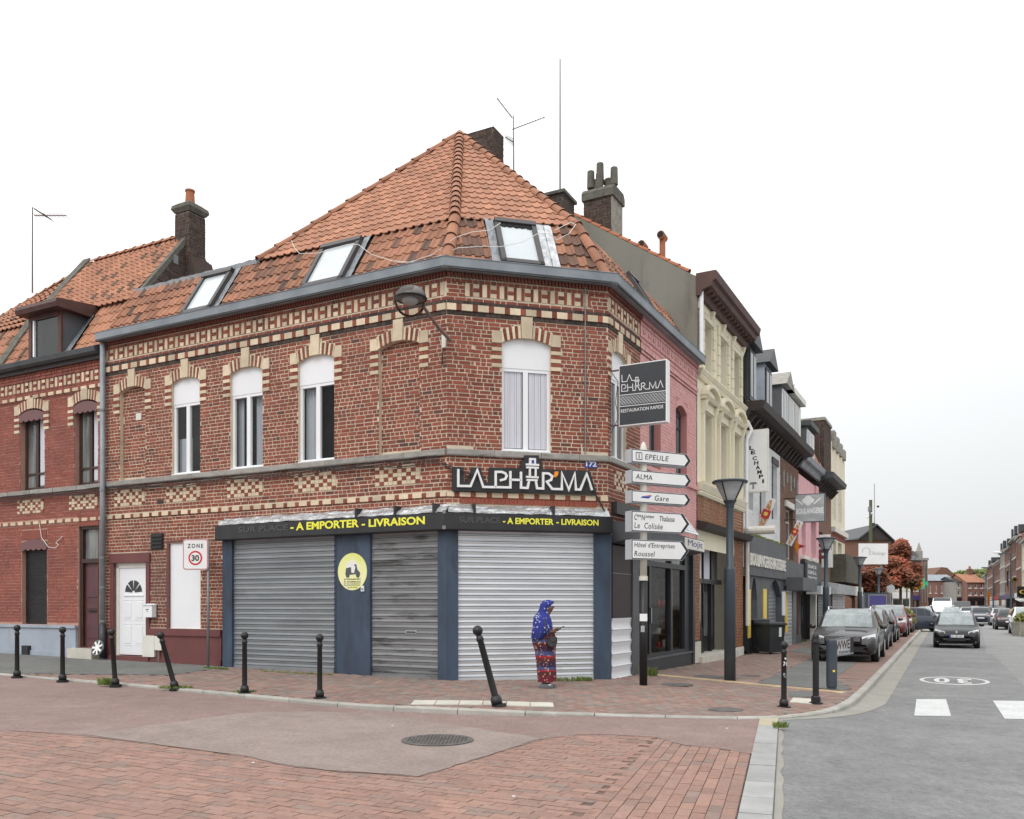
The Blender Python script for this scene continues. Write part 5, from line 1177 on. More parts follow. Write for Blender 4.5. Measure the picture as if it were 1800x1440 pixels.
MB().fb(FR, PINK0 + .2, PINK1, -.02, .06, 4.78, 4.88).build('sill_band', 'pink_brick', pinkb)
# ground floor of the right facade
sA, sB_ = su(FR, 1060, .05), su(FR, 1112, .05)
hb_ = thing('boarded_window', 'dark brown boarding over white corrugated sheet round the corner from the silver shutter', 'boarding', tuple(FR.P(.9, .05, .35)))
zc = 1.55
MB().fb(FR, .19, sB_, -.05, .03, zc, 3.0).build('board', 'dark_brown', hb_)
MB().fb(FR, .19, sB_, .03, .034, 2.44, 2.452).build('board_joint', 'galv', hb_)
slats(hb_, FR, .19, sB_, pz(*FR.P(.9, 0, 0)[:2]) - .02, zc, .0, .24, 'white_paint', name='corrugated_sheet', bow=.035)
MB().fb(FR, .19, sB_, -.06, .005, .2, zc).build('sheet_backing', 'white_paint', hb_)
s1 = su(FR, 1123, .05); s2 = su(FR, 1133, .0)
MB().fb(FR, sB_, s1, -.2, .06, .3, 3.0).build('shop_jamb', 'grey_paint', None, label='grey metal jamb between the brown boarding and the brick strip', cat='jamb')
PS = Pieces('brick', 'brick', 'brick_field'); bs = thing('brick_pier', 'narrow brick pier left of the glazed shop door', 'pier', tuple(FR.P((s1 + s2) / 2, 0, .3)))
MB().fb(FR, s1, s2, -.3, 0, .3, 3.2).build('core', 'mortar', bs); bricks(FR, s1, s2, .35, 3.1, PS, zref=0); PS.emit(bs, 300)
MB().tube([FR.P(s1 + .1, .05, 3.0), FR.P(s1 + .1, .05, 1.3), FR.P(s1 + .16, .05, 1.2), FR.P(s1 + .16, .05, .4)], .03, 8).build('drain_pipe', 'galv', None, label='thin grey pipe on the brick pier beside the glazed shop', cat='pipe')
sE = su(FR, 1215, .0)
gsf = thing('glazed_storefront', 'anthracite framed glazed shop front with shelves of red tins inside', 'shop front', tuple(FR.P((s2 + sE) / 2, -.1, .35)))
zb, zt = .62, 3.06
m = MB(); fr2 = [(s2, s2 + .08), (s2 + .44, s2 + .56), (su(FR, 1176, -.1) - .05, su(FR, 1176, -.1) + .05), (su(FR, 1201, -.1) - .06, sE)]
for a, b in fr2: m.fb(FR, a, b, -.18, -.04, zb, zt)
m.fb(FR, s2, sE, -.185, -.035, 2.68, 2.80); m.fb(FR, s2, sE, -.185, -.035, zt - .08, zt); m.fb(FR, s2, sE, -.185, -.035, zb, zb + .09); m.build('frame', 'anthracite', gsf)
for (a, b), (c, d) in zip(fr2[:-1], fr2[1:]):
    MB().poly([FR.P(b, -.11, zb + .09), FR.P(c, -.11, zb + .09), FR.P(c, -.11, 2.68), FR.P(b, -.11, 2.68)]).build('pane', 'shop_glass', gsf); MB().fb(FR, b, c, -.12, -.11, 2.80, zt - .08).build('top_pane', 'pane', gsf)
m = MB(); m.fb(FR, s2 + .40, s2 + .43, -.04, .02, 1.4, 1.75); m.build('door_handle', 'chrome', gsf)
MB().fb(FR, s2 - .02, sE + .05, -.25, .02, .2, zb).build('stall_riser', 'anthracite', gsf)
MB().fb(FR, s2 - .02, sE + .05, -.25, .04, zb - .03, zb + .012).build('threshold', 'grey_paint', gsf)
m = MB(); m.fb(FR, s2, sE, -1.5, -1.4, .5, 3.3); m.fb(FR, s2 - .1, s2, -1.5, -.19, .5, 3.3); m.fb(FR, sE, sE + .1, -1.5, -.3, .5, 3.3); m.fb(FR, s2, sE, -1.5, -.2, 3.1, 3.2); m.build('shop_interior', 'sign_grey', gsf); MB().fb(FR, s2, sE, -1.5, -.2, .55, .62).build('shop_floor', 'wood', gsf)
sh = MB(); Fs_ = Fr(FR.P(4.95, 0, 0), FR.y, -FR.x); ga, gb = sorted((su(Fs_, 1151), su(Fs_, 1173)))
for k in range(7): sh.fb(Fs_, ga, gb, -.3, 0, .72 + k * .34, .745 + k * .34)
sh.fb(Fs_, ga, gb, -.34, -.3, .7, 2.9); sh.fb(Fs_, gb, gb + .05, -.3, .02, .6, 3.0); shelf = sh.build('shelving', 'wood', gsf)
for k in range(7):
    x = ga + .08
    while x < gb - .05:
        if k == 3 or R.random() < .6:
            r_ = .055; h_ = .17 if k == 3 else R.uniform(.06, .2); c_ = Fs_.P(x, -.08, .748 + k * .34)
            MB().cyl(c_, c_ + Vector((0, 0, h_)), r_, n=10).build('tin', 'tin_red' if k == 3 else R.choice(['dark_brown', 'tin_red', 'off_white', 'yellow_panel', 'black_rubber']), shelf)
        x += .13 if k == 3 else R.uniform(.12, .2)
slats(gsf, FR, su(FR, 1180, -.02), sE, 3.06, 3.45, -.02, .09, 'shutter_grey')
rb = thing('roller_box', 'long dark grey roller coffer over the right side shop with lettered white end', 'awning', tuple(FR.P(2.6, .3, 3.2)))
s3 = su(FR, 1238, .38)
MB().profile(FR, .25, s3, [(-.02, 3.05), (.36, 3.12), (.38, 3.42), (-.02, 3.50)]).build('casing', 'grey_paint', rb)
MB().fb(FR, su(FR, 1205, .4), s3 - .02, .372, .388, 3.14, 3.40).build('end_panel', 'off_white', rb)
text(rb, 'lettering', 'Mojit', FR, su(FR, 1210, .4), s3 - .2, 3.17, 3.37, .389, 'purple', .004, .0)
MB().fb(FR, .2, 1.75, -.0, .12, 3.62, 3.86).build('black_fascia', 'black_sign', None, label='mottled black fascia strip above the grey roller coffer', cat='shop sign')
aw = thing('glass_canopy', 'white framed slanting sign panel behind the direction arrows', 'sign', tuple(FR.P(3, .4, 3.6)))
GA = Fr(FR.P(0, .42, 3.50), FR.x, (FR.y + Vector((0, 0, .9))), (-FR.y * .75 + Vector((0, 0, 1))))
a, b = su(FR, 1140, .3), su(FR, 1217, .3); m = MB(); m.prism(GA, [(a, 0), (b, 0), (b, .52)], 0, .02); m.build('panel', 'pane_sky', aw)
m = MB(); stroke(m, GA, [(a, 0), (b, 0), (b, .52), (a, 0)], .035, .02, .04); m.build('frame', 'white_paint', aw)
text(aw, 'lettering', 'MOD', GA, b - .75, b - .25, .08, .24, .021, 'sign_white', .01, .03)
bp = thing('tiled_pier', 'grey and rusty orange tiled pier between the glazed shop and the cream house', 'pier', tuple(FR.P(sE + .2, 0, .3)))
MB().fb(FR, sE, sE + .18, -.2, .05, .3, 3.1).build('post', 'anthracite', bp)
PO = Pieces('tile', 'orange_brick', 'tile_field'); MB().fb(FR, sE + .18, su(FR, 1230), -.2, .0, .3, 3.1).build('core', 'cornice_brown', bp)
bricks(FR, sE + .19, su(FR, 1230), .85, 3.1, PO, zref=0, course=.09, L=.13); PO.emit(bp, 300, minpx=5); MB().fb(FR, sE + .18, su(FR, 1230) + .02, -.2, .03, .3, .85).build('base_block', 'pale_slab', bp)
# ---------------------------------------------------------------- cream house
C0, C1 = su(FR, 1225.5), su(FR, 1306)
crm = thing('cream_house', 'tall cream stucco house with curved window pediments and dark red cornice', 'house', tuple(FR.P((C0 + C1) / 2, 0, .3)))
cw = [C0 + (C1 - C0) * k for k in (.20, .52, .83)]
WT = [(c - .40, c + .40, 8.10, 9.45, 0) for c in cw]; WM = [(c - .42, c + .42, 5.05, 7.0, 0) for c in cw]
SF = (C0 + .55, C1 - 1.1, .45, 3.9, 0)
m = MB(); core(m, FR, C0, C1, 3.3, 9.9, WT + WM, depth=.3); 
i0, i1 = FR.P(C1, 0, 0), FR.P(C1, -8, 0); m.poly([i0, i1, i1 + Vector((0, 0, 9.9)), i0 + Vector((0, 0, 9.9))]); m.build('wall', 'cream_stucco', crm)
for k, o in enumerate(WT): window(crm, FR, o, b=-.24, transom=None, leaves=2, gmat='pane_sky' if k == 1 else 'pane', fw=.05)
for o in WM: window(crm, FR, o, b=-.24, transom=6.45, leaves=2, fw=.06)
DT = Pieces('moulding', 'cream_stucco', 'mouldings')
for c in cw:
    for sg_ in (-1, 1):
        x0 = c + sg_ * .56 - .11; z = 8.0
        while z < 9.5: DT.new().fb(FR, x0, x0 + .22, 0, .05, z + .008, z + .27); z += .285       # rusticated blocks
        DT.new().fb(FR, c + sg_ * .56 - .07, c + sg_ * .56 + .07, 0, .07, 5.1, 6.9)
        DT.new().profile(FR, c + sg_ * .56 - .09, c + sg_ * .56 + .09, [(0, 6.9), (.05, 6.9), (.16, 7.25), (0, 7.25)])
    DT.new().fb(FR, c - .5, c + .5, 0, .05, 9.47, 9.6)
    DT.new().fb(FR, c - .62, c + .62, 0, .05, 7.03, 7.26)
    DT.new().profile(FR, c - .70, c + .70, [(0, 7.27), (.14, 7.27), (.20, 7.36), (0, 7.40)])
    ring = [(c + .68 * math.cos(math.pi * i / 12), 7.36 + .34 * math.sin(math.pi * i / 12)) for i in range(13)]
    mm = DT.new(); stroke(mm, FR, ring, .10, 0, .20); mm.prism(FR, ring, 0, .06); DT.new().prism(FR, [(c + .45 * math.cos(math.pi * i / 8), 7.42 + .16 * math.sin(math.pi * i / 8)) for i in range(9)], .06, .10)
for z0, z1, n in ((4.82, 5.02, .16), (4.70, 4.80, .10), (7.76, 7.86, .10), (7.88, 8.0, .16)): DT.new().profile(FR, C0, C1, [(0, z0), (n * .6, z0), (n, z1 - .03), (n, z1), (0, z1)])
for k in range(5):
    x = C0 + .15 + (C1 - C0 - .3) * k / 4; DT.new().profile(FR, x - .07, x + .07, [(0, 9.6), (.04, 9.6), (.12, 9.85), (0, 9.87)])
for k in range(4):
    x = C0 + .15 + (C1 - C0 - .3) * (k + .5) / 4; DT.new().fb(FR, x - .35, x + .35, 0, .02, 9.66, 9.80)
DT.emit(crm, 300, minpx=5)
MB().profile(FR, C0 - .05, C1 + .08, [(-.02, 9.88), (.10, 9.88), (.16, 10.02), (.38, 10.08), (.42, 10.2), (.50, 10.24), (.54, 10.42), (.50, 10.46), (-.02, 10.46)]).build('cornice', 'cornice_brown', crm)
m = MB(); x = C0 + .1
while x < C1: m.fb(FR, x, x + .10, .10, .30, 10.0, 10.07); x += .34
m.build('cornice_blocks', 'cornice_brown', crm, kind='stuff')
e0, e1 = FR.P(C0 + .2, .0, 10.44), FR.P(C1 + .08, .0, 10.44)
rz = 12.75; g0, g1 = FR.P(C0 + .2, -3.6, rz - .2), FR.P(C1 + .08, -3.6, rz - .2)
MB().poly([e0, e1, g1, g0]).build('roof', 'tile', crm); MB().poly([g0, g1, FR.P(C1, -8, 9.9), FR.P(C0, -8, 9.9)]).build('roof', 'tile', crm)
gb_ = MB(); G0 = FR.P(C0 - .02, 0, 0)
gpts = [FR.P(C0, .0, 7.9), FR.P(C0, .0, 10.38), FR.P(C0, -.25, 10.55), FR.P(C0, -3.6, rz + .06), FR.P(C0, -7.5, 10.6), FR.P(C0, -7.5, 7.9)]
gb_.poly(gpts); off_ = FR.x * .22; gb_.poly([p + off_ for p in gpts][::-1])
for p, q in zip(gpts, gpts[1:] + gpts[:1]): gb_.poly([p, p + off_, q + off_, q])
gb_.build('gable_wall', 'render_grey', crm)
EG = Pieces('edge_tile', 'terracotta', 'edge_tiles'); p, q = gpts[2], gpts[3]
ridge_tiles(EG, p + Vector((0, 0, .02)) + FR.x * .1, q + Vector((0, 0, .02)) + FR.x * .1, r=.09, l=.34); EG.emit(crm, 300, minpx=5)
for t_, h_, lab in ((.42, .0, 0), (.255, .52, 1)):
    b_ = p.lerp(q, t_) + FR.x * .5; mm = MB(); hd = b_ + Vector((0, 0, .20 + h_))
    mm.cyl(b_ - Vector((0, 0, .2)), hd, .085, n=10); mm.cyl(hd - FR.x * .17 + FR.y * .0, hd + FR.x * .17, .11, .10, n=12); v_ = mm.build('vent_pipe', 'terracotta', crm)
    MB().cyl(hd - FR.x * .178, hd - FR.x * .16, .085, n=12).build('opening', 'black_rubber', v_)
# tall chimney with clay pots
cc = at(1054, 415, 24.2); cc.z = 0
k3, F3 = chimney(crm, Vector((at(1050, 400, 23.6).x, 23.6, 0)), -FR.y * -1, -FR.x, .82, .8, 11.8, at(1050, 349, 23.6).z)
for s_ in (.41,): MB().fb(F3, s_ + .002, s_ + .03, -.8, 0, 11.8, at(1050, 349, 23.6).z).build('rendered_side', 'concrete', k3)
zt_ = at(1050, 349, 23.6).z; MB().profile(F3, -.46, .49, [(.05, zt_), (.05, zt_ + .2), (-.05, zt_ + .32), (-.75, zt_ + .32), (-.85, zt_ + .2), (-.85, zt_)]).build('cap', 'dirty_concrete', k3)
for x, y, h_, r_ in ((-.14, -.3, .34, .10), (.16, -.45, .36, .12), (.0, -.15, .42, .10)):
    b_ = F3.P(x, y, zt_ + .33); mm = MB(); mm.cyl(b_, b_ + Vector((0, 0, h_)), r_ * 1.1, r_, n=8)
    if x > 0: mm.cyl(b_ + Vector((0, 0, h_ * .9)) - F3.x * .42, b_ + Vector((0, 0, h_ * .8)) + F3.x * .24, .07, .07, 8)
    mm.build('chimney_pot', 'dirty_concrete', k3)
for x, h0, h1 in ((-.28, .42, .90), (.0, .58, 1.06), (.42, .36, .84)):
    b_ = F3.P(x, -.2, zt_); MB().cyl(b_ + Vector((0, 0, h0)), b_ + Vector((0, 0, h1)), .11, .10, n=8).build('chimney_cowl', 'dirty_concrete', k3)
# cream house ground floor
PO2 = Pieces('tile', 'orange_brick', 'tile_field')
MB().fb(FR, C0, C1, -.05, .0, 3.9, 4.70).build('frieze_band', 'cornice_brown', crm); bricks(FR, C0, C1, 3.95, 4.68, PO2, zref=0, course=.09, L=.22, t=(.2, .8))
MB().fb(FR, C1 - 1.15, C1, -.05, .0, .3, 3.9).build('pier_core', 'cornice_brown', crm); bricks(FR, C1 - 1.12, C1 - .03, .45, 3.85, PO2, zref=0, course=.09, L=.22, dark=.1); PO2.emit(crm, 300, minpx=6)
MB().profile(FR, C0 - .1, C1 + .05, [(0, 3.78), (.25, 3.80), (.32, 3.95), (0, 4.02)]).build('shop_cornice', 'dark_brown', crm)
MB().fb(FR, C0 + .2, C1 - 1.15, -.9, -.85, .3, 3.8).build('recess_wall', 'dark_brown', crm)
for k in range(4):
    a = C0 + .30 + k * .86; MB().fb(FR, a, a + .74, -.45, -.42, 2.55, 3.72).build('transom_pane', 'curtain' if k < 3 else 'pane', crm)
    MB().fb(FR, a - .06, a, -.5, -.38, .45, 3.75).build('mullion', 'black_sign', crm)
MB().fb(FR, C0 + .2, C1 - 1.15, -.5, -.38, 2.42, 2.55).build('transom', 'black_sign', crm)
MB().fb(FR, C0 + .12, C0 + .55, -.3, -.2, .45, 2.42).build('side_panel', 'blue_grey_base', crm)
MB().fb(FR, C0 + .55, C0 + 1.9, -.45, -.42, 1.15, 2.42).build('display_pane', 'pane', crm); MB().fb(FR, C0 + .55, C0 + 1.9, -.46, -.38, .45, 1.15).build('stall_riser', 'black_sign', crm)
dd = MB().fb(FR, C0 + 2.1, C1 - 1.3, -.62, -.56, .45, 2.42).build('door', 'black_sign', crm); MB().fb(FR, C0 + 2.35, C1 - 1.6, -.555, -.545, .9, 2.2).build('pane', 'pane', dd); MB().fb(FR, C0 + 2.2, C0 + 2.24, -.55, -.50, 1.1, 1.9).build('handle', 'chrome', dd)
MB().fb(FR, C0 + .1, C1 - 1.1, -.6, .12, .2, .44).build('doorstep', 'pale_slab', crm); MB().fb(FR, C1 - 1.15, C1, -.05, .03, .2, .50).build('pier_base', 'off_white', crm)
MB().tube([FR.P(C0 + .05, .10, 10.3), FR.P(C0 + .05, .10, 8.35)], .055, 8).build('downpipe', 'white_paint', crm)
MB().tube([FR.P(C1 + .1, .12, 3.8), FR.P(C1 + .1, .12, 1.15)], .06, 8).build('downpipe', 'off_white', None, label='pale grey downpipe between the cream house and the bakery front', cat='pipe')
MB().tube([FR.P(C1 + .1, .12, 7.6), FR.P(C1 + .1, .25, 7.3), FR.P(C1 - .0, .12, 7.0), FR.P(C1 - .0, .12, 4.2)], .05, 8).build('downpipe', 'white_paint', None, label='white upper downpipe behind the tall LE CHAMPI sign', cat='pipe')
# ---------------------------------------------------------------- row beyond: mansard houses
us = (1306, 1371, 1403.5, 1436, 1461, 1485)
SS = [su(FR, u) for u in us]
def row_house(nm, lab, k, wall, ztop, wins, fm='white_pvc', z0=3.0):
    a, b = SS[k], SS[k + 1]; t = thing(nm, lab, 'house', tuple(FR.P((a + b) / 2, 0, .2))); m = MB(); core(m, FR, a, b, z0, ztop, wins, depth=.25)
    for s_ in (a, b): p, q = FR.P(s_, 0, 0), FR.P(s_, -8, 0); m.poly([p + Vector((0, 0, .2)), q + Vector((0, 0, .2)), q + Vector((0, 0, ztop)), p + Vector((0, 0, ztop))])
    m.build('wall', wall, t)
    for o in wins: window(t, FR, o, fmat=fm, b=-.18, transom=o[3] - .5, leaves=2, fw=.06)
    return t, a, b
def wl(a, b, n, z0, z1, w_=.9, r=0): return [(a + (b - a) * (k + .5) / n - w_ / 2, a + (b - a) * (k + .5) / n + w_ / 2, z0, z1, r) for k in range(n)]
a, b = SS[0], SS[1]
wb, a, b = row_house('white_house', 'white glazed brick house over the bakery with dark dormers and bracketed cornice', 0, 'white_brick', 7.4, wl(a, b, 3, 4.9, 6.9))
PW = Pieces('brick', 'white_brick', 'brick_field'); bricks(FR, a, b, 4.3, 7.3, PW, zref=0, course=.10, L=.26, excl=[(o[0] - .1, o[1] + .1, o[2], o[3]) for o in wl(a, b, 3, 4.9, 6.9)]); PW.emit(wb, 200, minpx=6)
for o in wl(a, b, 3, 4.9, 6.9): MB().fb(FR, o[0] - .12, o[1] + .12, 0, .05, 6.92, 7.15).build('lintel', 'dark_brown', wb); MB().fb(FR, o[0] - .1, o[0], 0, .04, 4.9, 6.9).build('jamb', 'grey_paint', wb)
a, b = SS[1], SS[2]
br, a, b = row_house('brown_house', 'brown brick house with one tall opening between the white and the pink house', 1, 'brown_brick', 7.4, [(a + 1.2, b - 1.2, 3.6, 5.6, 0)], fm='off_white')
PB_ = Pieces('brick', 'brown_brick', 'brick_field'); bricks(FR, a, b, 5.7, 7.3, PB_, zref=0, course=.11, L=.3); PB_.emit(br, 100, minpx=6)
for k in range(5): x = a + .5 + (b - a - 1) * k / 4; MB().fb(FR, x - .09, x + .09, 0, .06, 6.3 + (.25 if k % 2 else 0), 6.95).build('brick_relief', 'stone', br)
MB().fb(FR, a + .9, b - .9, 0, .08, 5.62, 5.85).build('lintel', 'off_white', br)
a, b = SS[2], SS[3]
pk, a, b = row_house('pale_pink_house', 'pale pink rendered house with cream sills beyond the brown house', 2, 'pale_pink', 7.3, wl(a, b, 2, 3.9, 5.7, 1.1))
for o in wl(a, b, 2, 3.9, 5.7, 1.1): MB().fb(FR, o[0] - .3, o[1] + .3, 0, .15, o[3] + .05, o[3] + .35).build('lintel', 'off_white', pk); MB().fb(FR, o[0] - .2, o[1] + .2, 0, .15, o[2] - .15, o[2]).build('sill', 'off_white', pk)
MB().fb(FR, b - .7, b, 0, .08, 2.8, 7.3).build('pilaster', 'pale_pink', pk)
a, b = SS[3], SS[4]
dk, a, b = row_house('dark_brick_house', 'dark brick house with blind top wall and deep black gutter', 3, 'brown_brick', 7.2, wl(a, b, 2, 3.6, 5.3, 1.2), fm='off_white')
a, b = SS[4], SS[5]
tw, a, b = row_house('arched_house', 'narrow weathered cream house with tall round arches and stepped parapet at the row end', 4, 'cream_stucco', 10.3, [(a + .5, a + 1.9, 6.3, 8.3, .55), (a + 2.6, a + 4.2, 6.3, 8.3, .55), (a + .5, a + 1.9, 3.0, 5.2, 0), (a + 2.6, a + 4.2, 3.0, 5.2, 0)])
for k in range(4): x = a + .3 + k * 1.35; MB().fb(FR, x, x + .8, -.9, .12, 10.0, 10.9 - .12 * k).build('parapet_block', 'concrete', tw)
MB().fb(FR, a, b, 0, .2, 5.6, 5.85).build('string_course', 'off_white', tw)
MB().fb(FR, a + .05, b - .1, 0, .03, 5.3, 5.6).build('brick_band', 'brick', tw)
# cornice shared by the mansard houses
def corn(t, a, b, z, d, mat, br_=True):
    MB().profile(FR, a, b, [(0, z - .25), (.12, z - .25), (.2, z - .05), (d, z), (d + .06, z + .22), (d - .04, z + .26), (0, z + .26)]).build('cornice', mat, t)
    if br_:
        x = a + .3
        while x < b: MB().profile(FR, x - .06, x + .06, [(0, z - .5), (.05, z - .5), (d * .55, z - .14), (0, z - .02)]).build('bracket', 'dark_brown', t); x += .62
corn(wb, SS[0] + .05, SS[1], 7.95, .62, 'dark_brown'); corn(br, SS[1], SS[2], 7.95, .60, 'dark_brown')
corn(pk, SS[2], SS[3], 7.85, .35, 'zinc', False); corn(dk, SS[3], SS[4] + .1, 7.75, .7, 'zinc_dark')
for t, a, b, mat in ((wb, SS[0], SS[1], 'slate'), (br, SS[1], SS[2], 'slate'), (pk, SS[2], SS[3], 'slate'), (dk, SS[3], SS[4], 'tile')):
    MB().poly([FR.P(a, .1, 8.18), FR.P(b, .1, 8.18), FR.P(b, -.75, 10.2), FR.P(a, -.75, 10.2)]).build('mansard', mat, t); MB().poly([FR.P(a, -.75, 10.2), FR.P(b, -.75, 10.2), FR.P(b, -6, 10.6), FR.P(a, -6, 10.6)]).build('roof', mat, t)
def dormer(t, s0, s1, z0, z1, mat, face, roof, gable=True, depth=1.6, b=.12, win='white_pvc'):
    d = MB(); d.fb(FR, s0, s1, -depth, b, z0, z1); o = d.build('dormer', mat, t)
    c = (s0 + s1) / 2; m = MB()
    if gable: m.prism(FR, [(s0 - .15, z1), (s1 + .15, z1), (c, z1 + .62)], -depth, b + .22)
    else: m.fb(FR, s0 - .12, s1 + .12, -depth, b + .22, z1, z1 + .22)
    m.build('dormer_roof', roof, o); m = MB(); w_ = (s1 - s0)
    m.fb(FR, s0 + .1, s1 - .1, b, b + .04, z0 + .12, z1 - .12); f_ = m.build('window', face, o)
    for k in range(2): MB().fb(FR, s0 + .18 + k * w_ * .42, s0 + .18 + k * w_ * .42 + w_ * .30, b + .04, b + .05, z0 + .25, z1 - .22).build('pane', 'pane', f_)
    return o
W1 = SS[0]
dormer(wb, W1 + .15, W1 + 1.25, 8.2, 10.05, 'slate', 'black_sign', 'slate'); dormer(wb, W1 + 2.6, W1 + 3.8, 8.2, 10.05, 'blue_grey_base', 'black_sign', 'slate')
dormer(wb, W1 + 5.6, W1 + 7.0, 8.2, 10.0, 'grey_paint', 'white_pvc', 'stone'); dormer(br, SS[1] + .7, SS[2] - .3, 8.2, 10.0, 'grey_paint', 'off_white', 'off_white', False)
dormer(pk, SS[2] + 1.2, SS[2] + 3.2, 8.1, 9.5, 'grey_paint', 'sign_white', 'zinc_dark', False)
ch_, _ = chimney(dk, FR.P(SS[4] - 1.3, .0, 0), FR.x, FR.y, 2.4, 5, 7.9, 10.9, courses=.12, cap=.15)
m = MB(); p_, q_ = FR.P(SS[3] + 1.3, -.1, 0), FR.P(SS[3] + 1.3, -5.5, 0); m.fb(Fr(p_, -FR.y, -FR.x), 0, 5.4, -.3, 0, 7.8, 10.7); m.build('party_wall', 'chimney_brick', dk)
# bakery front on the ground floor
bk_ = thing('bakery_storefront', 'dark grey bakery shop front with pale BOULANGERIE letters and yellow strips', 'shop front', tuple(FR.P((SS[0] + SS[1]) / 2, .1, .2)))
a, b = SS[0] + .2, SS[1] + .3
MB().fb(FR, a, b, 0, .18, 2.75, 4.02).build('fascia', 'grey_paint', bk_); 
ta, tb = su(FR, 1318, .2), su(FR, 1380, .2)
text(bk_, 'lettering', 'BOULANGERIE-PATISSERIE', FR, ta, tb, 3.05, 3.45, .185, 'off_white', .05, .02)
FAO = [(a + .55, a + 1.5, .3, 1.95, .75), (a + 3.3, a + 5.6, .3, 2.1, .6)]
m = MB(); core(m, FR, a, b, .1, 2.75, FAO, off=.08, depth=.3, seg=10); m.build('wall', 'grey_paint', bk_)
MB().fb(FR, a + .5, a + 1.6, -.3, -.22, .1, 2.75).build('dark_recess', 'black_sign', bk_); MB().fb(FR, a + .95, a + 1.55, -.2, -.14, 1.3, 2.2).build('white_panel', 'white_paint', bk_)
slats(bk_, FR, a + 3.25, a + 5.65, .25, 2.72, -.12, .13, 'shutter_grey')
for x, w_, z0, z1 in ((a + .12, .32, .55, 2.3), (a + 2.35, .55, .95, 2.35), (a + 6.35, .45, .75, 2.3)): MB().fb(FR, x, x + w_, .08, .105, z0, z1).build('yellow_strip', 'yellow_panel', bk_)
MB().fb(FR, a, a + .6, .08, .12, .1, .75).build('dark_base', 'black_sign', bk_); MB().fb(FR, a + 5.7, b, .08, .10, .1, 1.4).build('dark_base', 'black_sign', bk_); MB().fb(FR, a + 5.75, a + 6.3, .08, .11, 1.4, 2.3).build('white_panel', 'white_paint', bk_)
m = MB()
for i in range(60):
    x = R.uniform(a, b); m.tint = (R.random(), 0); m.fb(FR, x, x + R.uniform(.1, .3), -.05, .12, 4.02, 4.05 + R.uniform(0, .08))
m.build('moss', 'leaf_bush', bk_, kind='stuff')
s2_f = thing('storefront', 'small shop with grey shutter, dark canopy box and clothes window', 'shop front', tuple(FR.P(SS[1] + 2, .1, .2)))
a, b = SS[1] + .3, SS[2] + .4
MB().fb(FR, a, b, 0, .15, 2.55, 3.5).build('fascia', 'grey_paint', s2_f); MB().fb(FR, a + .2, a + 3.6, .15, .75, 2.35, 2.85).build('canopy_box', 'grey_paint', s2_f)
slats(s2_f, FR, a + .1, a + 2.2, .2, 2.5, .0, .14, 'shutter_silver'); MB().fb(FR, a + 2.2, a + 2.9, -.1, .05, .1, 2.5).build('jamb', 'galv', s2_f)
MB().fb(FR, a + 2.95, b, -.6, -.5, .1, 2.5).build('interior', 'dark_brown', s2_f)
for k in range(7): x = a + 3.1 + k * .26; MB().fb(FR, x, x + .22, -.45, -.35, R.uniform(.5, .9), R.uniform(1.5, 2.1)).build('garment', R.choice(['off_white', 'tin_red', 'grey_paint', 'maroon', 'navy', 'sign_grey']), s2_f)
MB().fb(FR, a + 2.95, b, -.1, .05, .1, .55).build('stall_riser', 'grey_paint', s2_f)
s3_f = thing('storefront', 'dark shop front with small menu board sign and cream pipe', 'shop front', tuple(FR.P(SS[2] + 2.5, .1, .2)))
a, b = SS[2] + .4, SS[3]
MB().fb(FR, a, b, 0, .2, 2.5, 3.7).build('fascia', 'anthracite', s3_f); MB().fb(FR, a + .1, a + 3.0, .2, .26, 2.75, 3.6).build('menu_board', 'grey_paint', s3_f)
for k, s_ in enumerate(('SNACK', 'GRILL', 'TACOS')): text(s3_f, 'lettering', s_, FR, a + .4, a + 2.7, 3.38 - k * .25, 3.52 - k * .25, .262, 'sign_white', .006)
MB().fb(FR, a + .3, a + 3.2, .2, .8, 2.25, 2.6).build('canopy_box', 'shutter_silver', s3_f); MB().fb(FR, a, b, -.4, -.3, .1, 2.5).build('glass_wall', 'pane_dark', s3_f); MB().fb(FR, a + 3.2, a + 3.5, -.1, .15, .1, 3.9).build('pier', 'off_white', s3_f)
s4 = thing('storefront', 'shop front with grey and white canopy, grey shutter and wooden boards', 'shop front', tuple(FR.P(SS[3] + 5, .1, .2)))
a, b = SS[3], SS[5]
MB().profile(FR, a, b, [(0, 2.35), (.9, 2.30), (.95, 2.75), (0, 2.95)]).build('canopy', 'sign_grey', s4); MB().fb(FR, b - 3.4, b + .05, .88, .97, 2.28, 2.78).build('canopy_front', 'off_white', s4)
MB().fb(FR, SS[4] - .2, b + .02, -.1, .75, 2.97, 4.4).build('balcony', 'balcony_wood', s4)
slats(s4, FR, a + .2, a + 4.4, .15, 2.35, .02, .14, 'shutter_grey'); slats(s4, FR, a + 4.9, b - .3, 1.5, 2.35, .02, .14, 'shutter_silver')
for k in range(6): x = a + 4.95 + k * .85; MB().fb(FR, x, x + .78, 0, .05, .1, 1.5).build('board', 'wood' if k % 2 else 'brown_brick', s4)
m = MB(); m.fb(FR, a - .05, a + .05, -.3, .06, .1, 3.1); m.fb(FR, a + 4.45, a + 4.85, -.3, .06, .1, 2.4); m.build('posts', 'anthracite', s4, kind='stuff')
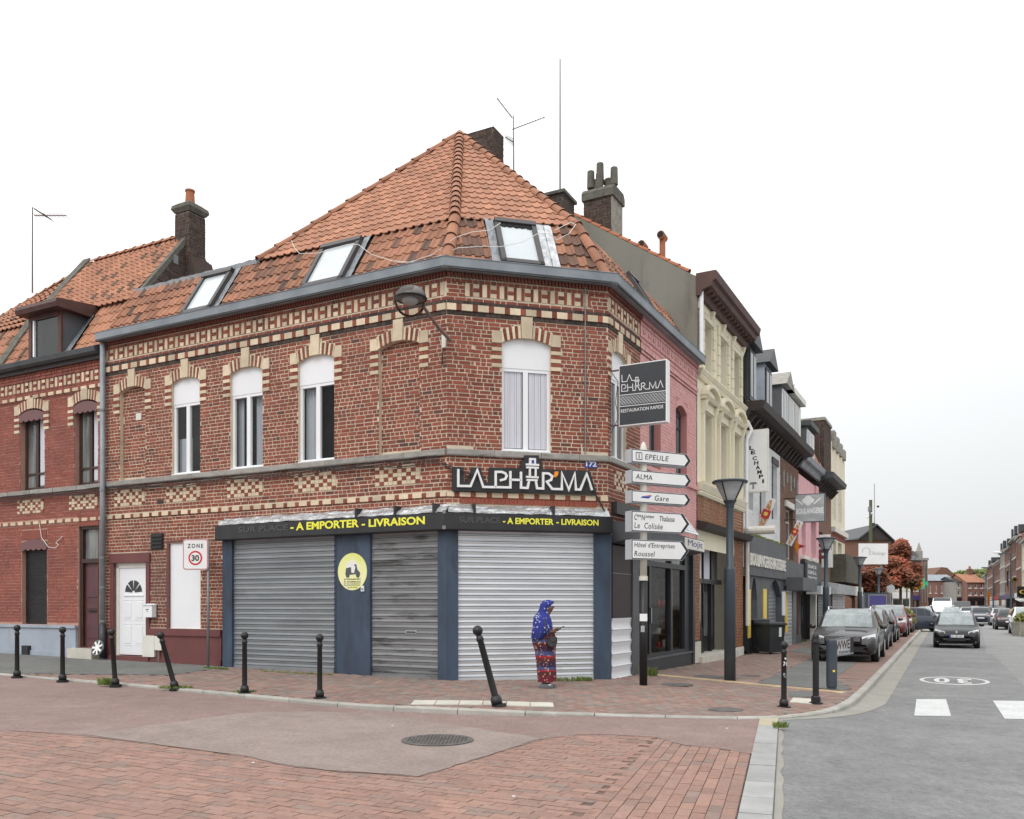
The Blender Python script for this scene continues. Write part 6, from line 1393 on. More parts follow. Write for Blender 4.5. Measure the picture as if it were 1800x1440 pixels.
# ---------------------------------------------------------------- projecting signs of the row
def perp(nm, lab, s, u0, u1, v0, v1, mat='sign_white', th=.16, side='off_white', arm=True, F=FR):
    Gp = Fr(F.P(s, 0, 0), F.y, -F.x); a, b = su(Gp, u0), su(Gp, u1); um = (a + b) / 2; z1, z0 = zv(Gp, um, v0), zv(Gp, um, v1)
    t = thing(nm, lab, 'sign', tuple(Gp.P(um, 0, z0))); MB().fb(Gp, a, b, -th, 0, z0, z1).build('casing', side, t); MB().fb(Gp, a + .03, b - .03, 0, .006, z0 + .03, z1 - .03).build('face', mat, t)
    if arm:
        for z in (z0 + .12 * (z1 - z0), z1 - .12 * (z1 - z0)): MB().cyl(Gp.P(-.05, -th / 2, z), Gp.P(a, -th / 2, z), .02, n=6).build('arm', 'dark_brown', t)
    return t, Gp, a, b, z0, z1
t, Gp, a, b, z0, z1 = perp('hanging_sign', 'tall white vertical sign reading LE CHAMPI with a mushroom', SS[0] + .25, 1311, 1350, 755, 865, 'sign_white')
H = z1 - z0; W_3 = b - a
for k, c_ in enumerate('LECHAMPI'):
    z = z0 + H * (.68 - k * .075) - (.02 * H if k > 1 else 0); x = a + W_3 * (.16 + k * .072)
    text(t, 'lettering', c_, Gp, x + (.08 if c_ == 'I' else 0) * W_3, x + W_3 * (.2 if c_ != 'I' else .16), z, z + H * .062, .007, 'sign_black', .004, .035)
m = MB(); x, z = a + W_3 * .34, z0 + H * .1; m.prism(Gp, [(x - .03, z - .10), (x + .03, z - .10), (x + .025, z + .05), (x + .13, z + .05), (x + .08, z + .12), (x - .08, z + .12), (x - .14, z + .05), (x - .025, z + .05)], .007, .010); m.build('mushroom_print', 'galv', t)
t, Gp, a, b, z0, z1 = perp('hanging_sign', 'square faded grey BOULANGERIE sign with chef hat and crossed tools', SS[1] + .8, 1397, 1450, 868, 918, 'sign_grey', side='grey_paint')
W_3, H = b - a, z1 - z0
text(t, 'lettering', 'BOULANGERIE', Gp, a + .05, b - .05, z0 + H * .30, z0 + H * .50, .007, 'sign_white', .004, .03)
m = MB(); cx_, cz_ = a + W_3 * .45, z0 + H * .74
for dx, dz, r_ in ((0, .08, .14), (-.12, .02, .10), (.12, .02, .10), (0, -.05, .11)): m.prism(Gp, [(cx_ + dx + r_ * math.cos(2 * math.pi * i / 12), cz_ + dz + r_ * math.sin(2 * math.pi * i / 12)) for i in range(12)], .007, .009 + dx * .001 + dz * .001)
m.build('hat_print', 'sign_white', t)
m = MB(); stroke(m, Gp, [(cx_ - .45, cz_ + .1), (cx_ - .2, cz_ - .12)], .05, .007, .010); stroke(m, Gp, [(cx_ + .45, cz_ + .1), (cx_ + .2, cz_ - .12)], .05, .007, .010); m.build('tool_print', 'sign_white', t)
def baguette_sign(lab, s, p0, p1, wpx):
    Gp = Fr(FR.P(s, 0, 0), FR.y, -FR.x); f = lambda u, v: (su(Gp, u), zv(Gp, su(Gp, u), v)); A_, B_ = Vector(f(*p0)), Vector(f(*p1)); d = (B_ - A_).normalized(); nn = Vector((-d.y, d.x)); w_ = abs(su(Gp, p0[0] + wpx) - su(Gp, p0[0])); Lb = (B_ - A_).length
    t = thing('bread_sign', lab, 'sign', tuple(Gp.P(A_.x, 0, A_.y)))
    m = MB(); m.prism(Gp, [A_ - nn * w_ * .5, A_ + nn * w_ * .5, B_ + nn * w_ * .5, B_ - nn * w_ * .5], -.05, 0); m.build('board', 'white_paint', t)
    m = MB(); k = 12; m.prism(Gp, [A_ + d * (Lb * .5 + Lb * .46 * math.cos(2 * math.pi * i / 24)) + nn * (w_ * .30 * math.sin(2 * math.pi * i / 24)) for i in range(24)], .0, .03); lf = m.build('loaf', 'bread', t)
    m = MB()
    for i in range(5): q = A_ + d * Lb * (.15 + .16 * i); stroke(m, Gp, [q - nn * w_ * .16, q + nn * w_ * .16 + d * .1], .03, .03, .034)
    m.build('cuts', 'off_white', lf, kind='stuff')
    c = A_ + d * Lb * .55; r_ = w_ * .5; m = MB(); m.prism(Gp, [c - d * r_ - nn * r_, c + d * r_ - nn * r_, c + d * r_ + nn * r_, c - d * r_ + nn * r_][::-1], .03, .05); bd = m.build('badge', 'tin_red', t)
    MB().prism(Gp, [c + Vector((r_ * .5 * math.cos(2 * math.pi * i / 14), r_ * .5 * math.sin(2 * math.pi * i / 14))) for i in range(14)], .05, .055).build('emblem', 'yellow_panel', bd)
baguette_sign('long baguette shaped sign, the upper of two, above the bakery', SS[0] + 2.4, (1334, 937), (1357, 876), 15)
baguette_sign('baguette shaped sign, the lower and farther of two', SS[1] + .6, (1386, 958), (1407, 916), 11)
t, Gp, a, b, z0, z1 = perp('banner_sign', 'white price banner with red rows and phone number 03 20 70 below a lamp', SS[3] + .2, 1427, 1459, 940, 972, 'sign_white', arm=False)
for k in range(4): MB().fb(Gp, a + .1, b - .25, .007, .011, z1 - .30 - k * .28, z1 - .14 - k * .28).build('price_row', 'maroon', t)
text(t, 'lettering', '03 20 70 38 65', Gp, a + .05, b - .05, z0 + .04, z0 + .26, .007, 'sign_black', .004, .02)
t, Gp, a, b, z0, z1 = perp('banner_sign', 'white hanging banner with blue script beside the second lamp post', SS[3] + 1.5, 1444, 1464, 958, 998, 'sign_white', arm=False, th=.05)
text(t, 'lettering', 'Sevetys', Gp, a + .15, b - .05, z0 + .75, z0 + 1.15, .007, 'sign_blue', .004, .01)
t, Gp, a, b, z0, z1 = perp('star_sign', 'red tobacconist diamond sign over the grey shop', SS[1] + 3.0, 1386, 1416, 945, 976, 'tin_red', th=.1, side='tin_red', arm=False)
for o in t.children: bpy.data.objects.remove(o)
m = MB(); cx_, cz_ = (a + b) / 2, (z0 + z1) / 2; w_, h_ = (b - a) / 2, (z1 - z0) / 2
m.prism(Gp, [(cx_ + (w_ if i % 2 == 0 else w_ * .3) * (math.cos(math.pi * i / 4 * 1)) * (1 if i % 4 == 0 else .9), cz_ + (h_ if i % 4 == 2 else h_ * .35) * math.sin(math.pi * i / 4)) for i in range(8)], -.1, 0); m.build('diamond', 'tin_red', t); m = MB(); m.prism(Gp, [(cx_ - .1, cz_), (cx_, cz_ - .3), (cx_ + .1, cz_), (cx_, cz_ + .3)], 0, .01); m.build('emblem', 'orange', t)
MB().cyl(FR.P(SS[0] + .2, .05, 4.15), FR.P(SS[0] + .2, .95, 4.15), .13, n=12).build('exhaust_pipe', 'off_white', None, label='short beige flue pipe sticking out above the bakery', cat='pipe')
# ---------------------------------------------------------------- red painted house on the left
RD0, RD1 = LEFT + .0, 17.5
rd = thing('red_house', 'red painted brick house left of the drainpipe with brown windows and a dormer', 'house', tuple(FL.P(12, 0, .45)))
f = lambda u, n=0: su(FL, u, n)
RW = [(f(78), f(35), 4.72, 6.68, .11), (f(172), f(130), 4.72, 6.68, .11), (16.0, 16.9, 4.72, 6.68, .11)]
RS = [(f(82), f(38), 1.32, 3.40, .0), (f(174), f(137), .78, 3.72, 0)]
zR = 7.78
m = MB(); core(m, FL, RD0, RD1, 1.25, zR, RW + RS, depth=.2, off=-.01); m.fb(FL, RD1 - .01, RD1, -7, -.01, 0, zR); m.build('wall', 'painted_red_joint', rd)
PRR = Pieces('brick', 'painted_red', 'brick_field'); PRC = Pieces('cream_brick', 'cream_brick', 'cream_brick_field')
exr = [e for o in RW for e in deco_excl(o, key=.28)] + [(o[0] - .02, o[1] + .02, o[2], o[3] + (.32 if i == 0 else .25)) for i, o in enumerate(RS)]
RCK = [(f(77), f(31), 4.13, 4.48), (f(172), f(122), 4.13, 4.48)]
bricks(FL, RD0 + .03, RD1, 1.3, 6.98, PRR, zref=0, excl=exr + RCK + [(0, 20, 4.60, 4.72), (0, 20, 3.84, 3.93)], off=-.01, j=.012, dark=0, proud=.007, t=(.3, .7))
for o in RW: deco_arch(FL, o, PRR, PRC, key=.26)
for c_ in RCK: checker(FL, *c_, PRR, PRC, rows=5)
for i, o in enumerate(RS):
    n = 14
    for k in range(n):
        a, b = o[0] + (o[1] - o[0]) * k / n + .003, o[0] + (o[1] - o[0]) * (k + 1) / n - .003; PRR.new(.5).face5(FL, a, b, -.012, .01, o[3] + .01 + (.06 if i == 0 else 0), o[3] + .24 + (.06 if i == 0 else 0))
alt_string(FL, RD0 + .05, RD1, 3.845, 3.925, PRR, PRC, off=.02); alt_string(FL, RD0 + .05, RD1, 7.03, 7.11, PRR, PRC, off=.04)
bricks(FL, RD0 + .05, RD1, 7.12, 7.22, PRR, zref=7.12, off=.0, dark=0); frieze(FL, RD0 + .05, RD1, 7.23, 7.46, PRR, PRC); bricks(FL, RD0 + .05, RD1, 7.48, 7.76, PRR, zref=7.48, off=.03, dark=0)
PRR.emit(rd, 300); PRC.emit(rd, 300)
x = RD0 + .05
while x < RD1: m = MB(); m.tint = (R.random(), 0); m.fb(FL, x, min(x + .88, RD1), -.03, .06, 4.61, 4.715); m.build('band_stone', 'stone', rd); x += .9
MB().profile(FL, RD0 + .02, RD1, [(-.1, zR), (.18, zR), (.24, zR + .05), (.26, zR + .16), (.14, zR + .22), (-.1, zR + .22)]).build('gutter', 'zinc_dark', rd)
MB().fb(FL, RD0 + .02, RD1, -.1, .1, zR - .10, zR - .002).build('eaves_board', 'dark_brown', rd)
def scallop(o, zt, parent):
    m = MB(); a, b = o[0] - .03, o[1] + .03; n = 30; pts = [(a, zt - .13)]
    for i in range(n + 1):
        t = i / n; pts.append((a + (b - a) * t, zt - .20 - .045 * abs(math.sin(t * math.pi * 5))))
    pts.append((b, zt - .13)); 
    for i in range(9): t = 1 - i / 8; x = a + (b - a) * t; pts.append((x, zt - .08 + .12 * (1 - (2 * t - 1) ** 2)))
    m.prism(FL, pts, -.02, .02); return m.build('scalloped_pelmet', 'mauve_scallop', parent)
for o in RW[:2]:
    window(rd, FL, o, fmat='brown_frame', gmat='pane', b=-.16, transom=5.15, leaves=2, fw=.09); scallop((o[0], o[1]), o[3] + .03, rd)
    m = MB(); a, b = o[0] + .12, (o[0] + o[1]) / 2 - .08; m.fb(FL, a, b, -.173, -.168, 4.9, 6.6)
    w_ = MB().fb(FL, a, b, -.1715, -.1705, 4.85, 6.62).build('net_curtain', 'curtain', rd)
o = RS[0]; slats(rd, FL, o[0], o[1], 1.34, 3.4, -.12, .055, 'black_sign', bow=.008); scallop((o[0], o[1]), 3.43, rd)
MB().fb(FL, o[0] - .02, o[1] + .02, -.16, -.135, 1.3, 3.42).build('shutter_backing', 'black_sign', rd)
o = RS[1]; m = MB(); m.fb(FL, o[0], o[0] + .10, -.19, -.06, .78, 3.72); m.fb(FL, o[1] - .10, o[1], -.19, -.06, .78, 3.72); m.fb(FL, o[0], o[1], -.19, -.05, 2.83, 2.93); m.fb(FL, o[0], o[1], -.19, -.05, 3.65, 3.72); fr_d = m.build('door_frame', 'brown_frame', rd)
MB().fb(FL, o[0] + .1, o[1] - .1, -.15, -.14, 2.93, 3.65).build('fanlight', 'pane', rd); dr2 = MB().fb(FL, o[0] + .1, o[1] - .1, -.17, -.13, .80, 2.83).build('door', 'maroon_door', rd)
for z0, z1 in ((2.0, 2.72), (1.72, 1.86), (1.0, 1.60)): MB().fb(FL, o[0] + .18, o[1] - .18, -.13, -.112, z0, z1).build('door_panel', 'maroon_door', dr2)
MB().fb(FL, o[0] + .25, o[1] - .25, -.112, -.105, 1.64, 1.68).build('letter_slot', 'black_rubber', dr2)
MB().fb(FL, o[0] - .02, o[1] + .1, -.1, .22, .4, .76).build('step', 'pale_slab', rd)
MB().fb(FL, f(137) + .02, RD1, -.02, .05, .3, 1.24).build('plinth', 'blue_grey_base', rd); MB().fb(FL, f(137) + .0, RD1, -.02, .09, 1.24, 1.31).build('plinth_cap', 'blue_grey_base', rd); MB().fb(FL, f(137) + .02, RD1, -.02, .08, .3, .66).build('plinth_foot', 'blue_grey_base', rd)
MB().fb(FL, f(58), f(47), .05, .14, .5, .78).build('foot_scraper_box', 'black_sign', rd)
MB().tube([FL.P(f(70), .02, 3.9), FL.P(f(75), .03, 3.5), FL.P(f(88), .04, 3.25), FL.P(f(100), .04, 3.22), FL.P(f(105), .03, 3.3), FL.P(f(100), .03, 3.35), FL.P(f(112), .03, 3.5)], .008, 4).build('cable', 'white_wire', None, label='loose white cable hanging on the red house wall', cat='cable')
# downpipe between the houses
dp = thing('downpipe', 'grey zinc downpipe between the red house and the corner building', 'pipe', tuple(FL.P(LEFT, .12, .6)))
px_ = su(FL, 180.5, .12); MB().tube([FL.P(px_, .12, 8.0), FL.P(px_, .12, 1.35)], .062, 12).build('pipe', 'zinc', dp, smooth=True); MB().tube([FL.P(px_, .12, 1.36), FL.P(px_, .12, .55)], .075, 12).build('shoe', 'anthracite', dp, smooth=True)
for z in (1.4, 2.2, 2.9, 4.5, 6.4): MB().tube([FL.P(px_, .12, z), FL.P(px_, .12, z + .05)], .074, 12).build('collar', 'galv', dp)
MB().fb(FL, px_ + .10, px_ + .14, .02, .06, .62, 1.35).build('cable_duct', 'off_white', None, label='white cable duct at the foot of the grey downpipe', cat='pipe')
# hubcap leaning on the wall
hc = thing('hubcap', 'silver plastic wheel cover leaning against the step by the downpipe', 'hubcap', tuple(FL.P(f(171, .2), .2, .5)))
Fh = Fr(FL.P(f(171, .25), .25, .80), dL, (nLf + Vector((0, 0, .25))), (-nLf * .25 + Vector((0, 0, 1))))
Q3 = Matrix((Fh.x, Fh.z.cross(Fh.x) * -1, Fh.z)).transposed()
m = MB(); m.prism(Fh, [(.185 * math.cos(2 * math.pi * i / 28), .185 * math.sin(2 * math.pi * i / 28)) for i in range(28)], -.03, 0); m.build('disc', 'galv', hc)
m = MB()
for k in range(7):
    t = 2 * math.pi * (k + .5) / 7; m.prism(Fh, [(.09 * math.cos(t - .2), .09 * math.sin(t - .2)), (.165 * math.cos(t - .17), .165 * math.sin(t - .17)), (.165 * math.cos(t + .17), .165 * math.sin(t + .17)), (.09 * math.cos(t + .2), .09 * math.sin(t + .2))], 0, .004)
m.build('vent_holes', 'black_rubber', hc, kind='stuff')
m = MB(); m.prism(Fh, [(.06 * math.cos(2 * math.pi * i / 20), .06 * math.sin(2 * math.pi * i / 20)) for i in range(20)], 0, .012)
for k in range(7):
    t = 2 * math.pi * k / 7; stroke(m, Fh, [(.05 * math.cos(t), .05 * math.sin(t)), (.17 * math.cos(t), .17 * math.sin(t))], .05, .001, .010)
m.build('spokes', 'sign_white', hc)
# roof of the red house
RTL = Pieces('roof_tile', 'tile_bright', 'tile_field'); RTU = Pieces('roof_tile', 'tile_bright', 'tile_field')
zr0, zr1, zr2 = zR + .15, 9.35, at(330, 414, 22.5).z
G_ = lambda s, b, z: FL.P(s, -b, z)
PAR = 13.55
e0, e1 = G_(LEFT + .12, .0, zr0), G_(PAR, .0, zr0); k0_, k1_ = G_(LEFT + .12, .85, zr1), G_(PAR, .85, zr1); t0_, t1_ = G_(LEFT + .12, 2.55, zr2), G_(PAR, 2.55, zr2 + .0)
DS0, DS1 = su(FL, 110, .0), su(FL, 55, .0)
patch(RTL, e0, e1, k0_, k1_, 5, .20, skip=[(DS0 - LEFT - .12 - .35, DS1 - LEFT - .12 + .1)]); under(e0, e1, k0_, k1_, rd)
kk0, kk1 = k0_ + nLf * .08 + Vector((0, 0, .02)), k1_ + nLf * .08 + Vector((0, 0, .02))
patch(RTU, kk0, kk1, t0_, t1_, 12, .2); under(kk0, kk1, t0_, t1_, rd)
far_b = [G_(LEFT + .12, 6, 8.5), G_(17.5, 6, 8.5)]; m = MB(); m.poly([t0_, t1_, far_b[1], far_b[0]]); m.build('roof', 'tile_bright', rd)
eL, kL, tL = G_(20, 0, zr0), G_(20, .85, zr1), G_(PAR + .3, 2.55, zr2 - .15)
patch(RTL, e1 - dL * -.25, eL, k1_ + dL * .25, kL, 5, .2); under(e1, eL, k1_, kL, rd)
lowr = G_(19, 2.2, zr1 + .75)
patch(RTU, k1_ + dL * .25 + nLf * .08, kL + nLf * .08, tL, lowr, 9, .2); under(k1_ + dL * .25, kL, tL, lowr, rd)
RTL.emit(rd, 300); RTU.emit(rd, 300)
RG = Pieces('ridge_tile', 'tile_bright', 'ridge_tiles'); ridge_tiles(RG, t0_ + dL * .1, t1_ - dL * .1, r=.10, l=.38); ridge_tiles(RG, tL, lowr, r=.10, l=.38); RG.emit(rd, 300)
m = MB()
for P0, P1 in ((e1, k1_), (k1_, t1_)):
    rings = []
    for q in (P0, P1): rings.append([q + Vector((0, 0, -.1)), q + Vector((0, 0, .16)), q + dL * .32 + Vector((0, 0, .16)), q + dL * .32 + Vector((0, 0, -.1))])
    m.loft(rings)
m.build('parapet', 'dirty_concrete', rd)
m = MB(); rings = [[q + Vector((0, 0, -.1)), q + Vector((0, 0, .09)), q - dL * .16 + Vector((0, 0, .09)), q - dL * .16 + Vector((0, 0, -.1))] for q in (k0_, t0_)]; m.loft(rings); m.build('verge', 'dirty_concrete', rd)
m = MB(); rings = [[q + Vector((0, 0, .03 + R.uniform(0, .02))), q - dL * .22 + Vector((0, 0, .07 + R.uniform(0, .02)))] for q in [e0.lerp(k0_, i / 8) for i in range(9)]]; m.loft(rings, close=False, caps=False); m.build('side_flashing', 'flashing', rd)
# gable wall seen above the corner building's roof
PG = Pieces('brick', 'chimney_brick', 'brick_field'); FGb = Fr(G_(LEFT - .02, 0, 0), -nLf, -dL)
gp_ = [(.80, zr1 - .4), (.85, zr1 - .02), (2.55, zr2 - .05), (5.2, 9.6), (5.2, zr1 - .4)]
MB().prism(FGb, gp_, -.2, 0).build('gable_wall', 'chimney_joint', rd)
zz = zr1 - .35
while zz < zr2 - .1:
    tt = (zz + .1 - zr1) / (zr2 - zr1); lo = .87 + max(0, tt) * 1.68; hi = 2.6 + (zr2 - zz) * 1.1
    bricks(FGb, lo + .04, hi, zz, zz + .075, PG, zref=zz, dark=0, t=(.1, .9)); zz += .0763
PG.emit(rd, 300)
MB().fb(FGb, 2.0, 2.15, 0, .03, at(307, 452, 22).z - .15, at(307, 452, 22).z + .08).build('vent', 'galv', rd)
ck, _ = chimney(rd, G_(LEFT + .10, 2.40, 0), -dL, nLf, .52, .55, 9.2, at(341, 380, 22.6).z)
Fk = Fr(G_(LEFT + .10, 2.40, 0), -dL, nLf); zk = at(341, 378, 22.6).z
MB().loft([[Fk.P(x * (.27 + g_), y * 1 + (-.275), z) for x, y in ((-1, .28 + g_), (1, .28 + g_), (1, -.28 - g_), (-1, -.28 - g_))] for g_, z in ((.0, zk), (.07, zk + .10), (.05, zk + .2), (-.08, zk + .30))]).build('cap', 'dirty_concrete', ck)
pc = Fk.P(0, -.27, zk + .26); MB().lathe([(.13, 0), (.125, .1), (.11, .36), (.13, .38), (.13, .42), (.10, .42)], 14, pc).build('chimney_pot', 'terracotta', ck, smooth=False)
MB().loft([[G_(LEFT + .10 + x, 2.4 + y, z) for x, y in ((-.3 - g_, .72), (-.3 - g_, -.0), (.3, -.0), (.3, .72))] for g_, z in ((.35, 9.3), (.30, 10.2), (.02, 11.0))]).build('chimney_shoulder', 'chimney_brick', ck)
# dormer of the red house
dz0, dz1 = zr0 + .12, zr0 + 1.15
do = MB().fb(FL, DS0, DS1, -1.5, .02, dz0 - .1, dz1); dmo = do.build('dormer', 'grey_paint', rd)
m = MB(); m.fb(FL, DS0 - .02, DS0 + .10, .0, .06, dz0 - .1, dz1); m.fb(FL, DS1 - .10, DS1 + .02, .0, .06, dz0 - .1, dz1); m.fb(FL, DS0, DS1, .0, .06, dz1 - .12, dz1); m.build('dormer_frame', 'cornice_brown', dmo)
MB().fb(FL, DS0 + .1, DS1 - .1, .02, .035, dz0, dz1 - .12).build('pane', 'pane_dark', dmo); MB().fb(FL, DS1 - .24, DS1 - .18, .03, .08, dz0, dz1 - .12).build('sash', 'white_pvc', dmo)
MB().profile(FL, DS0 - .22, DS1 + .16, [(.30, dz1), (.34, dz1 + .10), (.30, dz1 + .20), (-1.4, dz1 + .42), (-1.4, dz1)]).build('dormer_roof', 'cornice_brown', dmo)
m = MB(); m.poly([FL.P(DS0 - .30, .05, zr0 + .05), FL.P(DS0 - .02, .03, zr0 + .05), FL.P(DS0 - .02, -.75, dz1 + .1), FL.P(DS0 - .30, -.65, dz1 + .05)]); m.build('cheek_flashing', 'lead', dmo)
# cables along the stone band
for k in range(4):
    pts = []; x = su(FL, 0); 
    while x > -.0: pts.append(FL.P(x, .085 + .012 * (k % 2), 4.585 - .035 * k + .02 * math.sin(x * 2.1 + k) + .012 * math.sin(x * 5.3 + k * 2))); x -= .3
    if k >= 2: pts += [FC.P(.25, .1, 4.42 - .05 * k), FC.P(.6, .11, 4.30 - .05 * k)]
    MB().tube(pts, .011, 4).build('cable', 'wire', None, label=['top', 'second', 'third', 'lowest'][k] + ' of the black cables running under the stone band', cat='cable')
MB().tube([FC.P(2.55, .12, 3.95), FC.P(2.75, .1, 4.2), FC.P(2.95, .08, 3.9), FC.P(3.12, .1, 3.6)], .016, 5).build('cable', 'wire', None, label='black cable looping from the wall sign to the right corner', cat='cable')
MB().tube([FC.P(2.72, .04, 8.0), FC.P(2.72, .045, 4.75)], .014, 5).build('cable', 'galv', None, label='thin grey pipe down the right side of the chamfered wall', cat='pipe')
# ---------------------------------------------------------------- bollards
def ball_bollard(h=1.03, r=.043):
    t = thing('bollard', 'x', 'bollard', (0, 0, 0), group='black ball topped bollards along the kerb', wk=False)
    MB().lathe([(r * 1.02, .0), (r, .15), (r * .9, h - .20), (r * 1.1, h - .19), (r * 1.1, h - .165), (r * .9, h - .15), (r * .8, h - .12)], 16).build('post', 'black_metal', t, smooth=True)
    m = MB(); m.lathe([(.105, -.03), (.105, .014), (.07, .02)], 14); m.build('base_plate', 'black_metal', t)
    MB().lathe([(.068, .012), (.070, .09), (.062, .10), (.056, .125), (.045, .13)], 14).build('collar', 'black_metal', t, smooth=True)
    MB().ball((0, 0, h - .065), .064, n=16, k=10).build('ball', 'black_metal', t, smooth=True)
    return t
b0 = ball_bollard(); first = True
BO = [(30, 1190, 'first ball topped bollard from the left edge of the photo', 0, 0), (110, 1197, 'bollard in front of the pale blue plinth, second from left', 0, 0), (203, 1205, 'bollard before the white door with grass at its foot', -.075, .0),
      (308, 1210, 'bollard leaning left in front of the maroon plinth', -.27, .0), (430, 1218.5, 'upright bollard in front of the left grey shutter', 0, 0), (562, 1227, 'bollard just left of the blue door panel', 0, 0), (875, 1241.5, 'strongly leaning bollard beside the pale tactile slabs', -.265, -.1),
      (1378, 1243, 'sticker covered bollard, the left one at the kerb bend', 0, 0)]
for i, (u, v, lab, tx, ty) in enumerate(BO):
    p = gpp(u, v); s = 1.22 if u == 875 else 1.0
    o = b0 if i == 0 else dup(b0, p); o.location = p; o['label'] = lab; o.rotation_euler = (ty, tx, 0); o.scale = (s, s, s)
    if u == 1378:
        c = [k for k in o.children if k.name.startswith('post')][0]; R2 = random.Random(3)
        for k in range(7):
            z = R2.uniform(.35, .82); x = R2.uniform(-.025, .02); MB().box(x, x + R2.uniform(.012, .03), -.0475, -.044, z, z + R2.uniform(.02, .06)).build('sticker', 'sign_white' if k % 2 else 'sign_grey', c)
p = gpp(1434, 1237); t = thing('bollard', 'black fluted bollard with round cap, right one at the kerb bend', 'bollard', p, wk=False)
m = MB(); n = 20
m.loft([[Vector((math.cos(2 * math.pi * i / n) * r * (1 if i % 2 else .86), math.sin(2 * math.pi * i / n) * r * (1 if i % 2 else .86), z)) for i in range(n)] for r, z in ((.05, .0), (.048, .98))]); m.build('fluted_post', 'black_metal', t)
MB().lathe([(.11, -.05), (.11, .02), (.075, .03), (.075, .11), (.055, .13)], 16).build('foot', 'black_metal', t); MB().lathe([(.052, .97), (.058, .99), (.058, 1.02), (.045, 1.04), (.055, 1.08), (.045, 1.13), (.015, 1.15)], 16).build('cap', 'black_metal', t, smooth=True)
p = gpp(1462, 1211); t = thing('bollard', 'thick dark blue grey service bollard with a small padlock', 'bollard', p, wk=False)
MB().lathe([(.085, -.04), (.085, .04), (.10, .045), (.10, .88), (.095, .93), (.07, .955), (.02, .96)], 20).build('post', 'steel_blue', t, smooth=False); MB().box(-.02, .02, -.115, -.099, .33, .37).build('padlock', 'yellow_panel', t)
# ---------------------------------------------------------------- speed sign
p = gpp(367, 1177) if False else gpp(366, 1174); 
p = FL.P(su(FL, 366, .35), .35, 0); p.z = pz(p.x, p.y)
t = thing('speed_sign', 'ZONE 30 speed limit sign on a slim grey post before the maroon plinth', 'sign', p); sc = FPX / p.y
MB().cyl(p - Vector((0, 0, .1)), (p.x, p.y, at(366, 955, p.y).z), .027, n=10).build('post', 'galv', t, smooth=True)
Fs = Fr((p.x, p.y, 0), (1, -.10, 0), (-.10, -1, 0)); a, b = (322 - 366) / sc, (366 - 366) / sc; z1, z0 = at(366, 948, p.y).z, at(366, 1002, p.y).z
def rrect(a, b, c, d, r, n=5):
    P = []
    for cx, cz, t0 in ((b - r, c + r, -90), (b - r, d - r, 0), (a + r, d - r, 90), (a + r, c + r, 180)): P += [(cx + r * math.cos(math.radians(t0 + 90 * i / n)), cz + r * math.sin(math.radians(t0 + 90 * i / n))) for i in range(n + 1)]
    return P
MB().prism(Fs, rrect(a, b + .03, z0, z1, .06), .03, .065).build('plate', 'sign_side', t); MB().prism(Fs, rrect(a + .012, b + .018, z0 + .012, z1 - .012, .05), .066, .068).build('border', 'sign_red', t); MB().prism(Fs, rrect(a + .024, b + .006, z0 + .024, z1 - .024, .045), .0685, .070).build('face', 'sign_white', t)
cx = (a + b) / 2 + .015; cz = z0 + (z1 - z0) * .385; ro = .155
circ = lambda r, k=28: [(cx + r * math.cos(2 * math.pi * i / k), cz + r * math.sin(2 * math.pi * i / k)) for i in range(k)]
MB().prism(Fs, circ(ro), .070, .0725).build('red_ring', 'sign_red', t); MB().prism(Fs, circ(ro * .76), .0725, .074).build('white_disc', 'sign_white', t)
text(t, 'lettering', '30', Fs, cx - .085, cx + .085, cz - .065, cz + .065, .074, 'sign_black', .003, .03); text(t, 'lettering', 'ZONE', Fs, a + .11, b - .08, z1 - .19, z1 - .10, .070, 'sign_black', .003, .02, space=1.4)
# ---------------------------------------------------------------- direction post
p = Vector(at(1131, 1207, 15.75)); p.z = pz(p.x, p.y); t = thing('direction_post', 'tall black and cream post carrying five white direction arrows', 'sign post', p)
ztop = at(1131, 786, p.y).z; zmid = at(1131, 1000, p.y).z
MB().cyl(p - Vector((0, 0, .1)), (p.x, p.y, zmid - .17), .074, n=16).build('lower_post', 'black_metal', t, smooth=True); MB().lathe([(.068, 0), (.068, ztop - zmid + .12), (.05, ztop - zmid + .20), (.02, ztop - zmid + .26)], 16, (p.x, p.y, zmid - .17)).build('upper_post', 'pole_cream', t, smooth=True)
MB().tube([(p.x, p.y, zmid - .22), (p.x, p.y, zmid - .14)], .082, 16).build('collar', 'pole_cream', t)
MB().fb(Fr((p.x, p.y, 0), (1, 0, 0), (0, -1, 0)), -.08, .06, .072, .078, at(1131, 1092, p.y).z, at(1131, 1079, p.y).z).build('sticker', 'sign_white', t)
MB().fb(Fr((p.x, p.y, 0), (1, 0, 0), (0, -1, 0)), -.06, .01, .073, .078, at(1131, 1111, p.y).z, at(1131, 1100, p.y).z).build('sticker', 'sign_grey', t)
xd = Vector((.89, .456, 0)).normalized(); yd = Vector((xd.y, -xd.x, 0)); Fd = Fr((p.x, p.y, 0), xd, yd)
SG = [(788.5, 812.5, 1214.5, 'EPEULE', 'top arrow sign reading EPEULE'), (825.5, 848.5, 1215, 'ALMA', 'second arrow sign reading ALMA'), (861.5, 883, 1214, 'Gare', 'middle arrow sign reading Gare'), (897.5, 934, 1212, None, 'large arrow sign reading Ctre Nautique Thalassa Le Colisee'), (948, 983, 1211, None, 'lowest arrow sign reading Hotel d Entreprises Roussel')]
